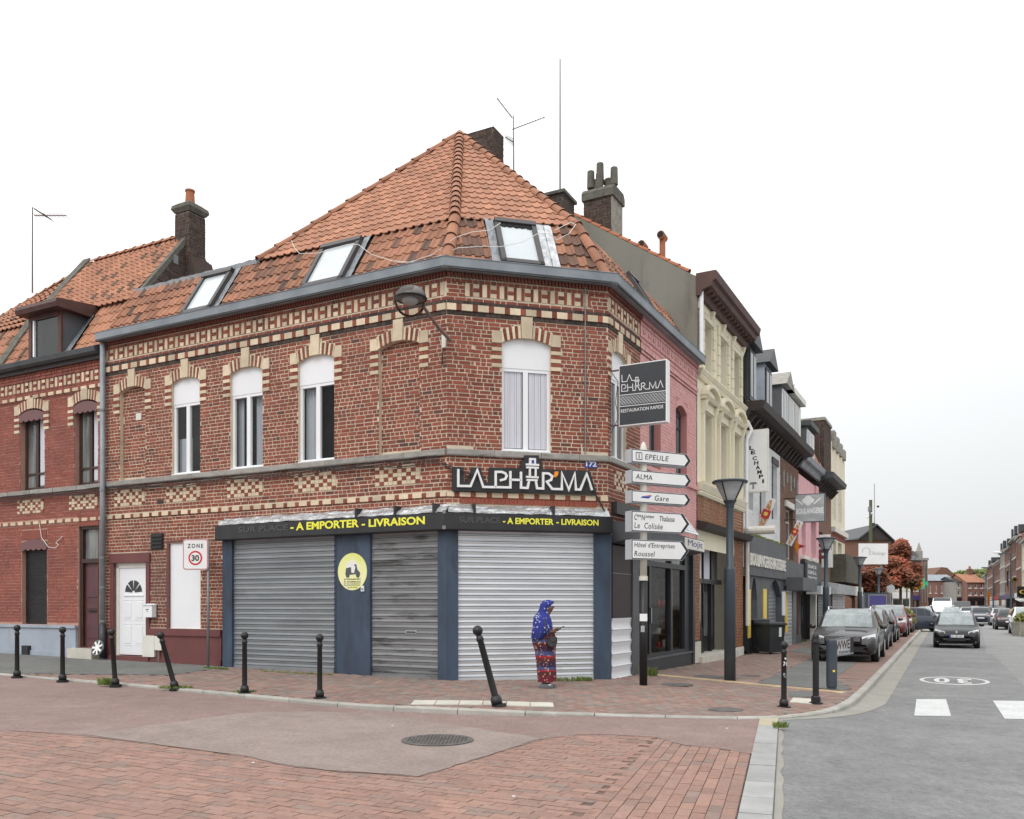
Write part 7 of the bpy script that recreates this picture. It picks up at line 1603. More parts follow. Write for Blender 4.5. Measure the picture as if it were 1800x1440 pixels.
for k, (v0, v1, ut, s, lab) in enumerate(SG):
    bf = .10; a = su(Fd, 1110, bf); b = su(Fd, ut, bf); z1 = zv(Fd, a, v0, bf); z0 = zv(Fd, a, v1, bf); h = z1 - z0; zm = (z0 + z1) / 2; tip = h * .42
    g = thing('direction_sign', 'white ' + lab + ' on the post', 'sign', tuple(Fd.P((a + b) / 2, bf, z0)))
    out_ = [(a, z0), (b - tip, z0), (b, zm), (b - tip, z1), (a, z1)]; MB().prism(Fd, out_, -.10, bf).build('casing', 'sign_side', g)
    def ins(d, o=out_): return [(a + d, z0 + d), (b - tip - d * .5, z0 + d), (b - d * 1.3, zm), (b - tip - d * .5, z1 - d), (a + d, z1 - d)]
    MB().prism(Fd, ins(.008), bf, bf + .003).build('border', 'sign_black', g)
    w_ = ins(.022); w_[2] = (b - .075 - tip * .0, zm); w_[1] = (b - tip - .055, z0 + .022); w_[3] = (b - tip - .055, z1 - .022); MB().prism(Fd, w_, bf + .003, bf + .005).build('face', 'sign_white', g)
    X = bf + .005; L_ = b - a
    if k == 0:
        text(g, 'lettering', 'EPEULE', Fd, a + .30, a + .84, z0 + h * .30, z0 + h * .68, X, 'sign_black', .003, .0, .15, 1.1)
        m = MB(); stroke(m, Fd, [(a + .10, z0 + h * .25), (a + .23, z0 + h * .25), (a + .23, z0 + h * .75), (a + .10, z0 + h * .75), (a + .10, z0 + h * .25)], .012, X, X + .003); m.fb(Fd, a + .155, a + .175, X, X + .003, z0 + h * .33, z0 + h * .56); m.fb(Fd, a + .155, a + .175, X, X + .003, z0 + h * .61, z0 + h * .68); m.build('info_symbol', 'sign_black', g)
    elif k == 1: text(g, 'lettering', 'ALMA', Fd, a + .09, a + .46, z0 + h * .32, z0 + h * .70, X, 'sign_black', .003, .0, .15, 1.1)
    elif k == 2:
        text(g, 'lettering', 'Gare', Fd, a + .52, a + .84, z0 + h * .26, z0 + h * .70, X, 'sign_black', .003, .0, .15, 1.15); m = MB(); m.prism(Fd, [(a + .20, z0 + h * .42), (a + .38, z0 + h * .40), (a + .44, z0 + h * .60), (a + .24, z0 + h * .55)], X, X + .003); m.build('rail_logo', 'sign_blue', g); MB().prism(Fd, [(a + .26, z0 + h * .58), (a + .46, z0 + h * .64), (a + .42, z0 + h * .70)], X, X + .003).build('rail_swoosh', 'tin_red', g)
    elif k == 3:
        text(g, 'lettering', 'C   N           Thalassa', Fd, a + .06, b - .36, z0 + h * .56, z0 + h * .82, X, 'sign_black', .003, .0, .15); text(g, 'lettering', 'tre', Fd, a + .13, a + .21, z0 + h * .70, z0 + h * .83, X, 'sign_black', .003, 0, .15); text(g, 'lettering', 'autique', Fd, a + .31, a + .50, z0 + h * .66, z0 + h * .82, X, 'sign_black', .003, 0, .15)
        text(g, 'lettering', 'Le  Colisée', Fd, a + .06, a + .70, z0 + h * .16, z0 + h * .44, X, 'sign_black', .003, .0, .15, 1.1)
    else:
        text(g, 'lettering', "Hôtel d'Entreprises", Fd, a + .06, b - .34, z0 + h * .54, z0 + h * .86, X, 'sign_black', .003, .0, .15, 1.05); text(g, 'lettering', 'Roussel', Fd, a + .06, a + .52, z0 + h * .16, z0 + h * .42, X, 'sign_black', .003, .0, .15, 1.1)
# ---------------------------------------------------------------- street lamps
def lamp():
    t = thing('street_lamp', 'x', 'street lamp', (0, 0, 0), group='dark grey street lamps with conical heads', wk=False)
    MB().lathe([(.115, -.05), (.113, 2.25), (.108, 2.30), (.078, 2.32), (.072, 3.55), (.085, 3.60)], 16).build('pole', 'steel_blue', t, smooth=True)
    MB().lathe([(.08, 3.52), (.10, 3.60), (.14, 3.66), (.10, 3.62)], 16).build('neck', 'steel_blue', t)
    MB().lathe([(.09, 3.62), (.30, 4.02), (.29, 4.02), (.08, 3.64)], 20).build('lens', 'sign_grey', t)
    m = MB()
    for k in range(4):
        an = math.pi / 4 + k * math.pi / 2; m.tube([Vector((.10 * math.cos(an), .10 * math.sin(an), 3.62)), Vector((.31 * math.cos(an), .31 * math.sin(an), 4.03))], .012, 5)
    m.build('frame', 'black_metal', t, kind='stuff')
    MB().lathe([(.35, 4.02), (.36, 4.05), (.34, 4.07), (.05, 4.11), (.0, 4.11)], 24).build('hood', 'steel_blue', t, smooth=False)
    return t
l0 = lamp(); LP = [(1283, 1199, 17.25, 'nearest street lamp, in front of the cream house'), (1452, None, 30.9, 'second street lamp, behind the grey parked car'), (1511.5, None, 43.5, 'third street lamp, before the red trees'), (1544.5, None, 57.5, 'fourth street lamp, by the blue advertising panel'), (1565.5, None, 72, 'fifth street lamp, with a round plate behind it')]
for i, (u, v, Y, lab) in enumerate(LP):
    x = (u - 900) * Y / FPX; o = l0 if i == 0 else dup(l0, (0, 0, 0)); o.location = (x, Y, pz(x, Y) if i == 0 else .17); o['label'] = lab
# ---------------------------------------------------------------- old globe lamp on the corner
t = thing('globe_lamp', 'old smoked glass globe lamp on a bracket at the building corner', 'street lamp', tuple(FL.P(.1, .5, 7.1)))
gc = FL.P(.13, 1.02, 7.19); rg = .275
MB().ball(gc, rg, n=24, k=16).build('globe', 'globe_glass', t, smooth=True)
m = MB(); ax = Vector((.25, .1, 1)).normalized(); m.loft([[gc + (Vector((math.cos(2 * math.pi * i / 24), math.sin(2 * math.pi * i / 24), 0)) * math.sin(th) + ax * math.cos(th) * 1.0) * (rg + .008) for i in range(24)] for th in (.05, .5, .95, 1.25, 1.42)]); m.build('cap', 'lamp_taupe', t, smooth=True)
m = MB(); n = 28; m.tube([gc + (Vector((math.cos(2 * math.pi * i / n), math.sin(2 * math.pi * i / n), 0)) + ax * .18) * (rg + .005) for i in range(n + 1)], .016, 6); m.build('band', 'black_metal', t)
MB().ball(gc + Vector((0, 0, .02)), .15, .15, .09).build('reflector', 'sign_grey', t, smooth=True)
MB().tube([gc + Vector((.22, .1, -.05)), FL.P(-.05, .35, 6.88), FL.P(-.12, .05, 6.72)], .03, 8).build('arm', 'rust', t); MB().fb(FL, .0, .08, -.0, .05, 6.62, 6.86).build('wall_plate', 'off_white', t); MB().tube([FL.P(.05, .05, 6.6), FL.P(.07, .05, 6.3)], .012, 5).build('cable', 'wire', t)
# ---------------------------------------------------------------- aerials
def aerial(name, lab, u, vb, Y, vt, arms=(), r=.022, mat='rust'):
    p = at(u, vb, Y); q = at(u, vt, Y); t = thing(name, lab, 'aerial', tuple(p)); MB().cyl(p, q, r, r * .7, n=6).build('mast', mat, t)
    for (u0, v0, u1, v1) in arms:
        a, b = at(u0, v0, Y), at(u1, v1, Y); m = MB(); m.tube([a, b], .013, 5); k = 12
        for i in range(k): c = a.lerp(b, (i + .5) / k); d = Vector((0, 1, 0)) * (.12 + .1 * i / k); m.tube([c - d, c + d], .006, 4); e = Vector((0, 0, .03)); m.tube([c - e, c + e], .006, 4)
        m.build('antenna', mat, t)
    return t
aerial('aerial', 'rusty mast with two small antennas on the far left roof', 57, 515, 23.5, 365, ((60, 367, 90, 386), (60, 379, 117, 379)))
aerial('aerial', 'antenna mast with three tilted yagi arms behind the main roof peak', 903, 312, 23.0, 203, ((873, 172, 901, 208), (900, 228, 958, 206), (888, 241, 902, 250)))
aerial('aerial', 'very tall thin mast on the squat chimney', 984.5, 335, 21.2, 104, r=.022)
aerial('aerial', 'distant small antenna above the grey dormers', 1374, 700, 33, 667, ((1355, 667, 1376, 672), (1372, 684, 1396, 678)), r=.02)
# ---------------------------------------------------------------- wheelie bins
def bin_(p, lab, rz, w_=.58, h=1.05, near=True):
    t = thing('wheelie_bin', lab, 'bin', p, rz, wk=False); a, b = w_ / 2, w_ * .40
    m = MB(); m.loft([[(-b, -.30, .06), (b, -.30, .06), (b, .26, .06), (-b, .26, .06)], [(-a, -.36, h - .08), (a, -.36, h - .08), (a, .34, h - .08), (-a, .34, h - .08)]]); m.build('body', 'bin', t)
    m = MB(); m.loft([[(-a - .03, -.40, h - .10), (a + .03, -.40, h - .10), (a + .03, .38, h - .10), (-a - .03, .38, h - .10)], [(-a - .03, -.40, h - .04), (a + .03, -.40, h - .04), (a + .03, .38, h - .04), (-a - .03, .38, h - .04)], [(-a + .06, -.28, h), (a - .06, -.28, h), (a - .06, .3, h), (-a + .06, .3, h)]]); m.build('lid', 'bin', t)
    for x in (-a + .02, a - .02): MB().cyl((x - .03, .28, .1), (x + .03, .28, .1), .1, n=12).build('wheel', 'black_rubber', t)
    MB().tube([(-a + .05, .42, h - .06), (a - .05, .42, h - .06)], .02, 6).build('handle', 'bin', t); MB().box(a * .2, a * .5, -.355, -.345, .55, .85).build('sticker', 'sign_white', t)
q = gpp(1326, 1147); bin_(q, 'dark grey wheelie bin on the left, against the bakery wall', .35, .55, 1.12)
q = gpp(1353, 1149); bin_(q, 'wider dark grey wheelie bin, the right of the pair', .45, .66, 1.02)
# ---------------------------------------------------------------- person with blue veil
P0 = Vector(at(957, 1208, 15.05)); P0.z = pz(P0.x, P0.y); LOC = (P0.x, P0.y, P0.z)
t = thing('person', 'woman in blue patterned veil and long striped skirt looking at her phone', 'person', LOC, 0, wk=False)
def skin_body(name, V, E, mat, parent, sub=2):
    me = bpy.data.meshes.new(name); me.from_pydata([v[:3] for v in V], E, []); o = bpy.data.objects.new(name, me); C.objects.link(o)
    md = o.modifiers.new('s', 'SKIN'); sv = me.skin_vertices[0].data
    for i, v in enumerate(V): r = v[3]; sv[i].radius = (r, r if len(v) < 5 else v[4])
    sv[0].use_root = True; md.use_smooth_shade = True; ms = o.modifiers.new('u', 'SUBSURF'); ms.levels = sub; ms.render_levels = sub
    bpy.context.view_layer.update(); dg = bpy.context.evaluated_depsgraph_get(); me2 = bpy.data.meshes.new_from_object(o.evaluated_get(dg)); o.modifiers.clear(); o.data = me2
    me2.materials.clear(); me2.materials.append(M[mat]); o.parent = parent; return o
# body faces +x; pelvis root, spine, neck, head bent down, arms to the phone, legs
V = [(0, 0, .82, .12), (0, 0, 1.02, .11), (.01, 0, 1.22, .13), (.03, 0, 1.31, .05), (.075, 0, 1.39, .085), (.09, 0, 1.47, .09),
     (.0, -.12, 1.22, .045), (.0, -.15, 1.02, .036), (.13, -.13, .99, .03), (.215, -.08, 1.02, .022), (.0, .12, 1.22, .045), (-.0, .15, 1.02, .036), (.13, .10, .97, .03), (.20, .03, 1.0, .022),
     (.02, -.055, .45, .05), (.01, -.06, .09, .035), (.08, -.07, .035, .03), (.02, .055, .45, .05), (.01, .07, .09, .035), (.08, .08, .035, .03)]
E = [(0, 1), (1, 2), (2, 3), (3, 4), (4, 5), (2, 6), (6, 7), (7, 8), (8, 9), (2, 10), (10, 11), (11, 12), (12, 13), (0, 14), (14, 15), (15, 16), (0, 17), (17, 18), (18, 19)]
body = skin_body('body', V, E, 'skin', t)
for sy, hx_, hy_, hz_ in ((-1, .215, -.08, 1.02), (1, .20, .03, 1.0)):
    for k in range(4):
        y = hy_ + sy * -.0 + (k - 1.5) * .019; skin_body('finger', [(hx_ + .01, y, hz_ + .004, .009), (hx_ + .045, y, hz_ + .012 + .002 * k, .0085), (hx_ + .07 - .004 * abs(k - 1), y * .96, hz_ + .028, .0075), (hx_ + .066, y * .94, hz_ + .045, .007)], [(0, 1), (1, 2), (2, 3)], 'skin', body, 1)
    skin_body('thumb', [(hx_ - .01, hy_ - sy * .03, hz_ + .01, .011), (hx_ + .02, hy_ - sy * .035, hz_ + .035, .009), (hx_ + .045, hy_ - sy * .02, hz_ + .05, .008)], [(0, 1), (1, 2)], 'skin', body, 1)
m = MB(); m.prism(Fr((.20, -.11, 1.035), (.95, 0, .32), (0, -1, 0), (-.32, 0, .95)), [(0, 0), (.16, 0), (.16, .012), (0, .012)], -.07, .0)
ph = thing('phone', 'black smartphone held by the woman in the blue veil', 'phone', LOC, 0, wk=False); m.build('casing', 'black_sign', ph)
# nose, lips and eyes on the bent face
fm_ = MB(); fm_.ball((.158, 0, 1.425), .018, .012, .02, 8, 6); fm_.build('nose', 'skin', body, smooth=True); MB().ball((.145, 0, 1.385), .012, .022, .008, 8, 6).build('mouth', 'maroon', body, smooth=True)
for y in (-.028, .028): MB().ball((.150, y, 1.448), .009, .012, .006, 8, 6).build('eye', 'black_rubber', body, smooth=True)
def eloft(rows, n=28, fold=0.0, fk=9, seed=0, mask=None):
    rings = []
    for (z, x0, x1, d) in rows:
        c = (x0 + x1) / 2; a = (x1 - x0) / 2; r = []
        for i in range(n):
            th = 2 * math.pi * i / n; f_ = 1 + fold * math.sin(th * fk + z * 3 + seed) + fold * .6 * math.sin(th * (fk * 2 + 1) + seed * 2); r.append(Vector((c + a * f_ * math.cos(th), d * f_ * math.sin(th), z)))
        rings.append(r)
    return rings
zz_ = lambda y: (1240 - y) / 648 * .985; xx = lambda x: (x - 505) / 648 * .985
rows = [(zz_(1172), xx(432), xx(632), .14), (zz_(1080), xx(424), xx(640), .148), (zz_(950), xx(410), xx(634), .15), (zz_(820), xx(396), xx(630), .15), (zz_(740), xx(374), xx(640), .17), (zz_(690), xx(362), xx(640), .18), (zz_(620), xx(372), xx(625), .17), (zz_(560), xx(390), xx(590), .15)]
m = MB(); m.loft(eloft(rows, 56, .045, 9), caps=False); sk = m.build('skirt', 'skirt', body, smooth=True) if 'skirt' in M else None
rows = [(zz_(668), xx(345), xx(530), .20), (zz_(655), xx(346), xx(545), .205), (zz_(600), xx(352), xx(585), .235), (zz_(540), xx(364), xx(604), .235), (zz_(480), xx(368), xx(598), .22), (zz_(430), xx(374), xx(582), .19), (zz_(400), xx(388), xx(570), .15), (zz_(375), xx(412), xx(560), .105), (zz_(350), xx(428), xx(560), .085), (zz_(325), xx(442), xx(568), .085), (zz_(295), xx(450), xx(588), .092), (zz_(265), xx(458), xx(612), .092), (zz_(240), xx(474), xx(618), .082), (zz_(222), xx(498), xx(590), .055), (zz_(214), xx(522), xx(565), .02)]
m = MB(); rg_ = eloft(rows, 40, .034, 6, 2)
n = 40; vs = [p for r in rg_ for p in r]; fs = []
for j in range(len(rg_) - 1):
    for i in range(n):
        zc_ = (rows[j][0] + rows[j + 1][0]) / 2; th = 2 * math.pi * (i + .5) / n; c_ = math.cos(th)
        if zz_(372) < zc_ < zz_(262) and c_ > .72: continue            # face opening
        fs.append((j * n + i, j * n + (i + 1) % n, (j + 1) * n + (i + 1) % n, (j + 1) * n + i))
fs.append(list(range((len(rg_) - 1) * n, len(rg_) * n))); m.add(vs, fs); vl = m.build('veil', 'veil', body, smooth=True)
m = MB(); m.loft([[Vector((xx(x) , y, zz_(v))) for x, y, v in ((545, -.16, 560), (545, -.16, 640), (520, -.10, 640), (520, -.10, 560))], [Vector((xx(640), y, zz_(v))) for y, v in ((-.10, 545), (-.10, 590), (-.06, 590), (-.06, 545))]]); m.build('sleeve', 'skirt', body, smooth=True)
bg_ = thing('handbag', 'dark grey shoulder bag hanging at the woman\'s side', 'bag', LOC, 0, wk=False)
m = MB(); m.loft([[Vector((xx(x), y, zz_(v))) for x, v in ((535, 655), (640, 640), (648, 700), (628, 748), (560, 752), (528, 712))] for y in (-.235, -.25, -.16)]); m.loft([[Vector((xx(560), -.26, zz_(650))), Vector((xx(632), -.262, zz_(640))), Vector((xx(625), -.262, zz_(690))), Vector((xx(580), -.262, zz_(700)))], [Vector((xx(560), -.245, zz_(650))), Vector((xx(632), -.245, zz_(640))), Vector((xx(625), -.245, zz_(690))), Vector((xx(580), -.245, zz_(700)))]]); m.build('body', 'bag', bg_)
MB().tube([Vector((xx(545), -.24, zz_(655))), Vector((xx(520), -.23, zz_(560))), Vector((xx(500), -.19, zz_(430)))], .010, 6).build('strap', 'bag', bg_)
for y, x in ((-.085, .02), (.085, .05)):
    m = MB(); m.loft([[Vector((x + a, y + b, z)) for a, b in ((-.10, -.035), (.0, -.045), (.11, -.04), (.15, 0), (.11, .04), (.0, .045), (-.10, .035), (-.125, 0))] for z in (-.0, .035)] + [[Vector((x + a * .8, y + b * .8, .075)) for a, b in ((-.10, -.035), (.0, -.045), (.06, -.04), (.09, 0), (.06, .04), (.0, .045), (-.10, .035), (-.115, 0))]]); s_ = m.build('shoe', 'shoe', body, smooth=False)
    MB().ball((x + .06, y - .03 * (1 if y < 0 else -1) * 0, .055), .045, .042, .022, 10, 6).build('toe_cap', 'lamp_clear', s_, smooth=True)
    MB().lathe([(.045, .05), (.05, .2)], 10, (x - .02, y * .8, 0)).build('trouser_leg', 'black_sign', body)
# ---------------------------------------------------------------- cars
def lerp_tab(tab, x):
    for (a, va), (b, vb) in zip(tab[:-1], tab[1:]):
        if x <= b: return va + (vb - va) * (x - a) / (b - a)
    return tab[-1][1]
def car(name, lab, loc, rz, col, L=4.2, W=1.78, H=1.5, kind='hatch', detail=2, glass='car_glass', group=None, scale=1.0):
    """x forward, y left"""
    t = thing(name, lab, 'car', loc, rz, group=group, wk=False); t.scale = (scale,) * 3
    if kind == 'van': ST = [(0, .5, .55, .82, 1), (.02, .32, .80, .92, 1), (.07, .28, 1.05, .98, 1), (.14, .25, 1.18, 1, 1), (.17, .25, 1.25, 1, .93), (.27, .25, 1.25, 1, .90), (.5, .25, 1.25, 1, .92), (.8, .25, 1.25, 1, .92), (.97, .25, 1.25, 1, .92), (1, .4, 1.2, .96, .90)]; TP_ = [(0, 0), (.155, 0), (.27, .92), (.32, 1), (.95, 1), (.985, .97), (1, .9)]
    else: ST = [(0, .38, .50, .72, .7), (.012, .26, .62, .88, .8), (.04, .20, .70, .96, .85), (.09, .19, .76, .99, .9), (.16, .19, .84, 1, .9), (.24, .19, .90, 1, .9), (.27, .19, .93, 1, .88), (.36, .19, .95, 1, .80), (.44, .19, .96, 1, .76), (.56, .19, .98, 1, .76), (.70, .19, 1.0, 1, .75), (.82, .20, 1.02, 1, .74), (.90, .22, 1.03, .99, .76), (.95, .25, 1.02, .97, .86), (.98, .30, .92, .95, .9), (1, .42, .62, .86, .8)]; TP_ = [(0, 0), (.26, 0), (.35, .60), (.42, .93), (.50, 1), (.65, 1), (.80, .93), (.86, .82), (.94, .12), (.96, 0), (1, 0)]
    n_ = 12; rings = []; hw = W / 2; sk_ = H / 1.5
    for (f_, zl, zb, wf, wr) in ST:
        x = L / 2 - f_ * L; k = lerp_tab(TP_, f_); zb_ = zb * sk_; zt_ = zb_ + (H - zb_) * k; w_ = hw * wf; top = zt_ + (.03 if k < .05 else 0); wr_ = w_ * (wr if k > .02 else .93)
        half = [(0, zl * .9), (w_ * .75, zl * .9), (w_ * .96, zl + .05), (w_, zl * .5 + zb_ * .45), (w_ * .985, zb_ - .07), (w_ * .95, zb_)]
        half += [(wr_ * 1.0 - .0, zb_ + (zt_ - zb_) * .92 + .004), (wr_ * .9, zt_ + .006), (wr_ * .5, top + .01), (0, top + .018)]
        rings.append([Vector((x, y, z)) for y, z in half] + [Vector((x, -y, z)) for y, z in half[-2:0:-1]])
    nn = len(rings[0]); b_ = MB(); ws, rw, sw = MB(), MB(), MB(); F_ = []
    for j in range(len(rings) - 1):
        for i in range(nn):
            q = (j * nn + i, j * nn + (i + 1) % nn, (j + 1) * nn + (i + 1) % nn, (j + 1) * nn + i); F_.append((j, i, q))
    vs = [p for r in rings for p in r]; c_ = .5
    for j, i, q in F_:
        f0, f1 = ST[j][0], ST[j + 1][0]; k0, k1 = lerp_tab(TP_, f0), lerp_tab(TP_, f1); ii = i if i < 9 else nn - 1 - i
        top_ = ii in (6, 7, 8); sid = ii == 5
        P = [vs[a] for a in q]; cen = sum(P, Vector()) / 4
        def inset(m_, a):
            m_.add([cen + (p - cen) * a + (cen - Vector((cen.x, 0, H * .4))).normalized() * .006 for p in P], [(0, 1, 2, 3)])
        tgt = None
        if kind == 'van': fr_w, bk_w = (.165, .28), (2, 2)
        else: fr_w, bk_w = (.255, .43), (.85, .955)
        if top_ and fr_w[0] <= f0 and f1 <= fr_w[1] + .02 and ii != 6: tgt = ws
        elif top_ and bk_w[0] - .04 <= f0 and f1 <= bk_w[1] and ii != 6: tgt = rw
        if tgt: tgt.add([p + Vector((0, 0, .004)) for p in P], [(0, 1, 2, 3)])
        b_.add(P, [(0, 1, 2, 3)])
        if sid and .33 <= f0 and f1 <= (.86 if kind != 'van' else .5): inset(sw, .90)
    for r in (rings[0], rings[-1]): b_.add(r, [list(range(nn))])
    me_ = b_.mesh('body', col, True); bm = bmesh.new(); bm.from_mesh(me_); bmesh.ops.remove_doubles(bm, verts=bm.verts, dist=1e-4); bm.to_mesh(me_); bm.free(); bo = bpy.data.objects.new('body', me_); C.objects.link(bo); bo.parent = t
    if ws.f: ws.build('windscreen', glass, bo)
    if rw.f: rw.build('rear_window', glass if detail else 'car_glass_dark', bo)
    if sw.f: sw.build('side_window', 'car_glass_dark', bo, kind='stuff')
    wr_ = .33 if kind != 'van' else .36
    for sx in (.5 - .185, -.5 + .20):
        for sy in (1, -1):
            w_ = MB(); w_.cyl((sx * L, sy * (hw - .20), wr_), (sx * L, sy * (hw + .008), wr_), wr_, n=20); wo = w_.build('wheel', 'tyre', t)
            MB().cyl((sx * L, sy * (hw + .008), wr_), (sx * L, sy * (hw + .014), wr_), wr_ * .66, wr_ * .6, n=14).build('rim', 'rim', wo)
            MB().cyl((sx * L, sy * (hw - .12), wr_ + .02), (sx * L, sy * (hw + .002), wr_ + .02), wr_ * 1.16, n=20).build('wheel_arch', 'car_trim', bo)
    fx = L / 2; rx_ = -L / 2
    for sy in (1, -1):
        y0, y1 = sy * hw * .50, sy * hw * .93
        m = MB(); m.loft([[Vector((fx - .05, y0, .60 * sk_)), Vector((fx - .28, y1, .66 * sk_)), Vector((fx - .36, y1, .80 * sk_)), Vector((fx - .12, y0, .68 * sk_))], [Vector((fx - .015, y0, .61 * sk_)), Vector((fx - .20, y1 * 1.015, .67 * sk_)), Vector((fx - .30, y1 * 1.01, .81 * sk_)), Vector((fx - .08, y0, .70 * sk_))]]); hl = m.build('headlight', 'lamp_clear', bo)
        MB().ball((fx - .12, sy * hw * .72, .68 * sk_), .05, .07, .05, 8, 6).build('lens', 'sign_grey', hl)
        m = MB(); m.loft([[Vector((rx_ + .10, sy * hw * .62, .80 * sk_)), Vector((rx_ + .22, sy * hw * .96, .80 * sk_)), Vector((rx_ + .24, sy * hw * .95, .98 * sk_)), Vector((rx_ + .12, sy * hw * .62, .94 * sk_))], [Vector((rx_ + .03, sy * hw * .62, .80 * sk_)), Vector((rx_ + .14, sy * hw * .975, .80 * sk_)), Vector((rx_ + .17, sy * hw * .97, .98 * sk_)), Vector((rx_ + .06, sy * hw * .62, .94 * sk_))]]); m.build('tail_light', 'lamp_red', bo)
        xm = fx - (.31 if kind != 'van' else .2) * L; MB().ball((xm, sy * (hw + .09), .98 * sk_), .06, .11, .075, 10, 6).build('mirror', col, bo, smooth=True)
    MB().box(fx - .12, fx + .005, -hw * .40, hw * .40, .30, .42).build('air_intake', 'car_trim', bo)
    MB().box(rx_ - .012, rx_ + .1, -.26, .26, .52, .62).build('rear_plate', 'sign_white', bo)
    MB().box(fx - .0, fx + .02, -.26, .26, .44, .54).build('number_plate', 'sign_white', bo)
    m = MB(); m.box(fx - .5, fx - .05, -hw * .8, hw * .8, .17, .22); m.build('splitter', 'car_trim', bo)
    return t, bo, hw, fx
streetdir = math.atan2(dK.y, dK.x)
toward = streetdir + math.pi
def onroad(u, Y, z=None): x = (u - 900) * Y / FPX; return (x, Y, z if z is not None else max(qz(x, Y), .05))
# dark grey crossover, nearest parked car
t, bo, hw, fx = car('parked_car', 'dark grey crossover with roof rails parked nearest, nose to the viewer', onroad(1494, 26.0, .18), toward, 'car_grey', 4.15, 1.80, 1.50)
for sy in (1, -1):
    MB().tube([(fx - 1.75, sy * .58, 1.46), (fx - 1.9, sy * .60, 1.56), (fx - 3.4, sy * .60, 1.55), (fx - 3.55, sy * .58, 1.44)], .022, 6).build('roof_rail', 'chrome', bo)
    MB().ball((fx - .13, sy * hw * .74, .40), .03, .10, .06, 10, 6).build('fog_lamp_surround', 'car_trim', bo); MB().ball((fx - .10, sy * hw * .76, .40), .03, .045, .045, 10, 6).build('fog_lamp', 'lamp_clear', bo)
m = MB(); m.box(fx - .10, fx - .01, -.50, .50, .58, .72); gr = m.build('grille', 'car_trim', bo)
for k in range(5): MB().box(fx - .02, fx + .0, -.46, .46, .60 + k * .024, .607 + k * .024).build('grille_bar', 'chrome', gr)
MB().box(fx - .12, fx + .01, -.62, .62, .30, .36).build('lower_grille', 'car_trim', bo); m = MB(); m.box(fx - .85, fx - .80, -.02, .6, .965, .985); m.build('wiper', 'car_trim', bo)
# leaning advertising board in front of it, chained to the service bollard
pb = gpp(1469, 1213); fb_ = Fr(at(1468, 1180, 17.0), (1, -.32, .16), (-.3, -1, 0), (-.05, 0, 1)); ab = thing('tilted_board', 'small tilted metal framed poster hanging behind the service bollard', 'board', tuple(fb_.o))
fb_ = Fr(at(1467.5, 1152, 16.6), Vector((1, .0, .17)), (0, -1, 0), (0, 0, 1)); hh = .30
m = MB(); m.fb(fb_, 0, .36, 0, .015, -.0, hh); m.build('panel', 'sign_grey', ab); m = MB(); m.fb(fb_, 0, .36, -.01, .03, -.03, 0); m.fb(fb_, 0, .36, -.01, .03, hh, hh + .025); m.build('frame', 'galv', ab); MB().fb(fb_, .30, .36, .015, .03, 0, hh).build('dark_edge', 'black_sign', ab)
text(ab, 'lettering', 'WWE', fb_, .02, .29, .09, .27, .016, 'cornice_brown', .003, .02); text(ab, 'lettering', 'Fitness', fb_, .08, .29, .015, .07, .016, 'sign_black', .003, .0)
# cars parked behind
car('parked_car', 'black hatchback parked second, right behind the grey crossover', onroad(1521, 32.5, .18), toward, 'car_black', 4.1, 1.75, 1.47)
car('parked_car', 'dark navy small car parked third in the row', onroad(1541.5, 38.3, .18), streetdir, 'car_navy', 3.9, 1.70, 1.47)
car('parked_car', 'dark red family car parked fourth in the row', onroad(1563, 44.5, .18), toward, 'car_red', 4.4, 1.82, 1.60)
car('parked_car', 'red car almost hidden behind the dark red one', onroad(1577, 51, .18), toward, 'car_red', 4.2, 1.78, 1.5)
car('crossing_car', 'dark blue car pulling out sideways from the side street', onroad(1611, 55, .06), -.12, 'car_navy', 4.3, 1.8, 1.55)
t, bo, hw, fx = car('moving_car', 'small black car with white badge and plate driving towards the viewer', onroad(1680.5, 35.6, .05), toward, 'car_black', 3.6, 1.66, 1.42)
m = MB(); m.prism(Fr((fx + .0, 0, .66), (0, 1, 0), (1, 0, 0)), [(-.05, 0), (0, -.075), (.05, 0), (0, .075)], -.03, .02); m.build('badge', 'chrome', bo)
for sy in (1, -1): MB().ball((fx - .10, sy * hw * .80, .36), .04, .06, .13, 8, 6).build('fog_lamp', 'lamp_clear', bo)
MB().box(fx + .02, fx + .022, -.26, -.20, .44, .54).build('plate_band', 'sign_blue', bo)
FCp = Fr((fx + .021, 0, .49), (0, 1, 0), (1, 0, 0)); text(bo, 'plate_lettering', 'EC 300 WK', FCp, -.18, .22, -.03, .03, 0, 'sign_black', .002, .01)
mt = MB(); mt.ball((fx - 1.55, .35, 1.02), .12, .14, .16, 8, 6); mt.build('headrest', 'car_trim', bo, smooth=True)
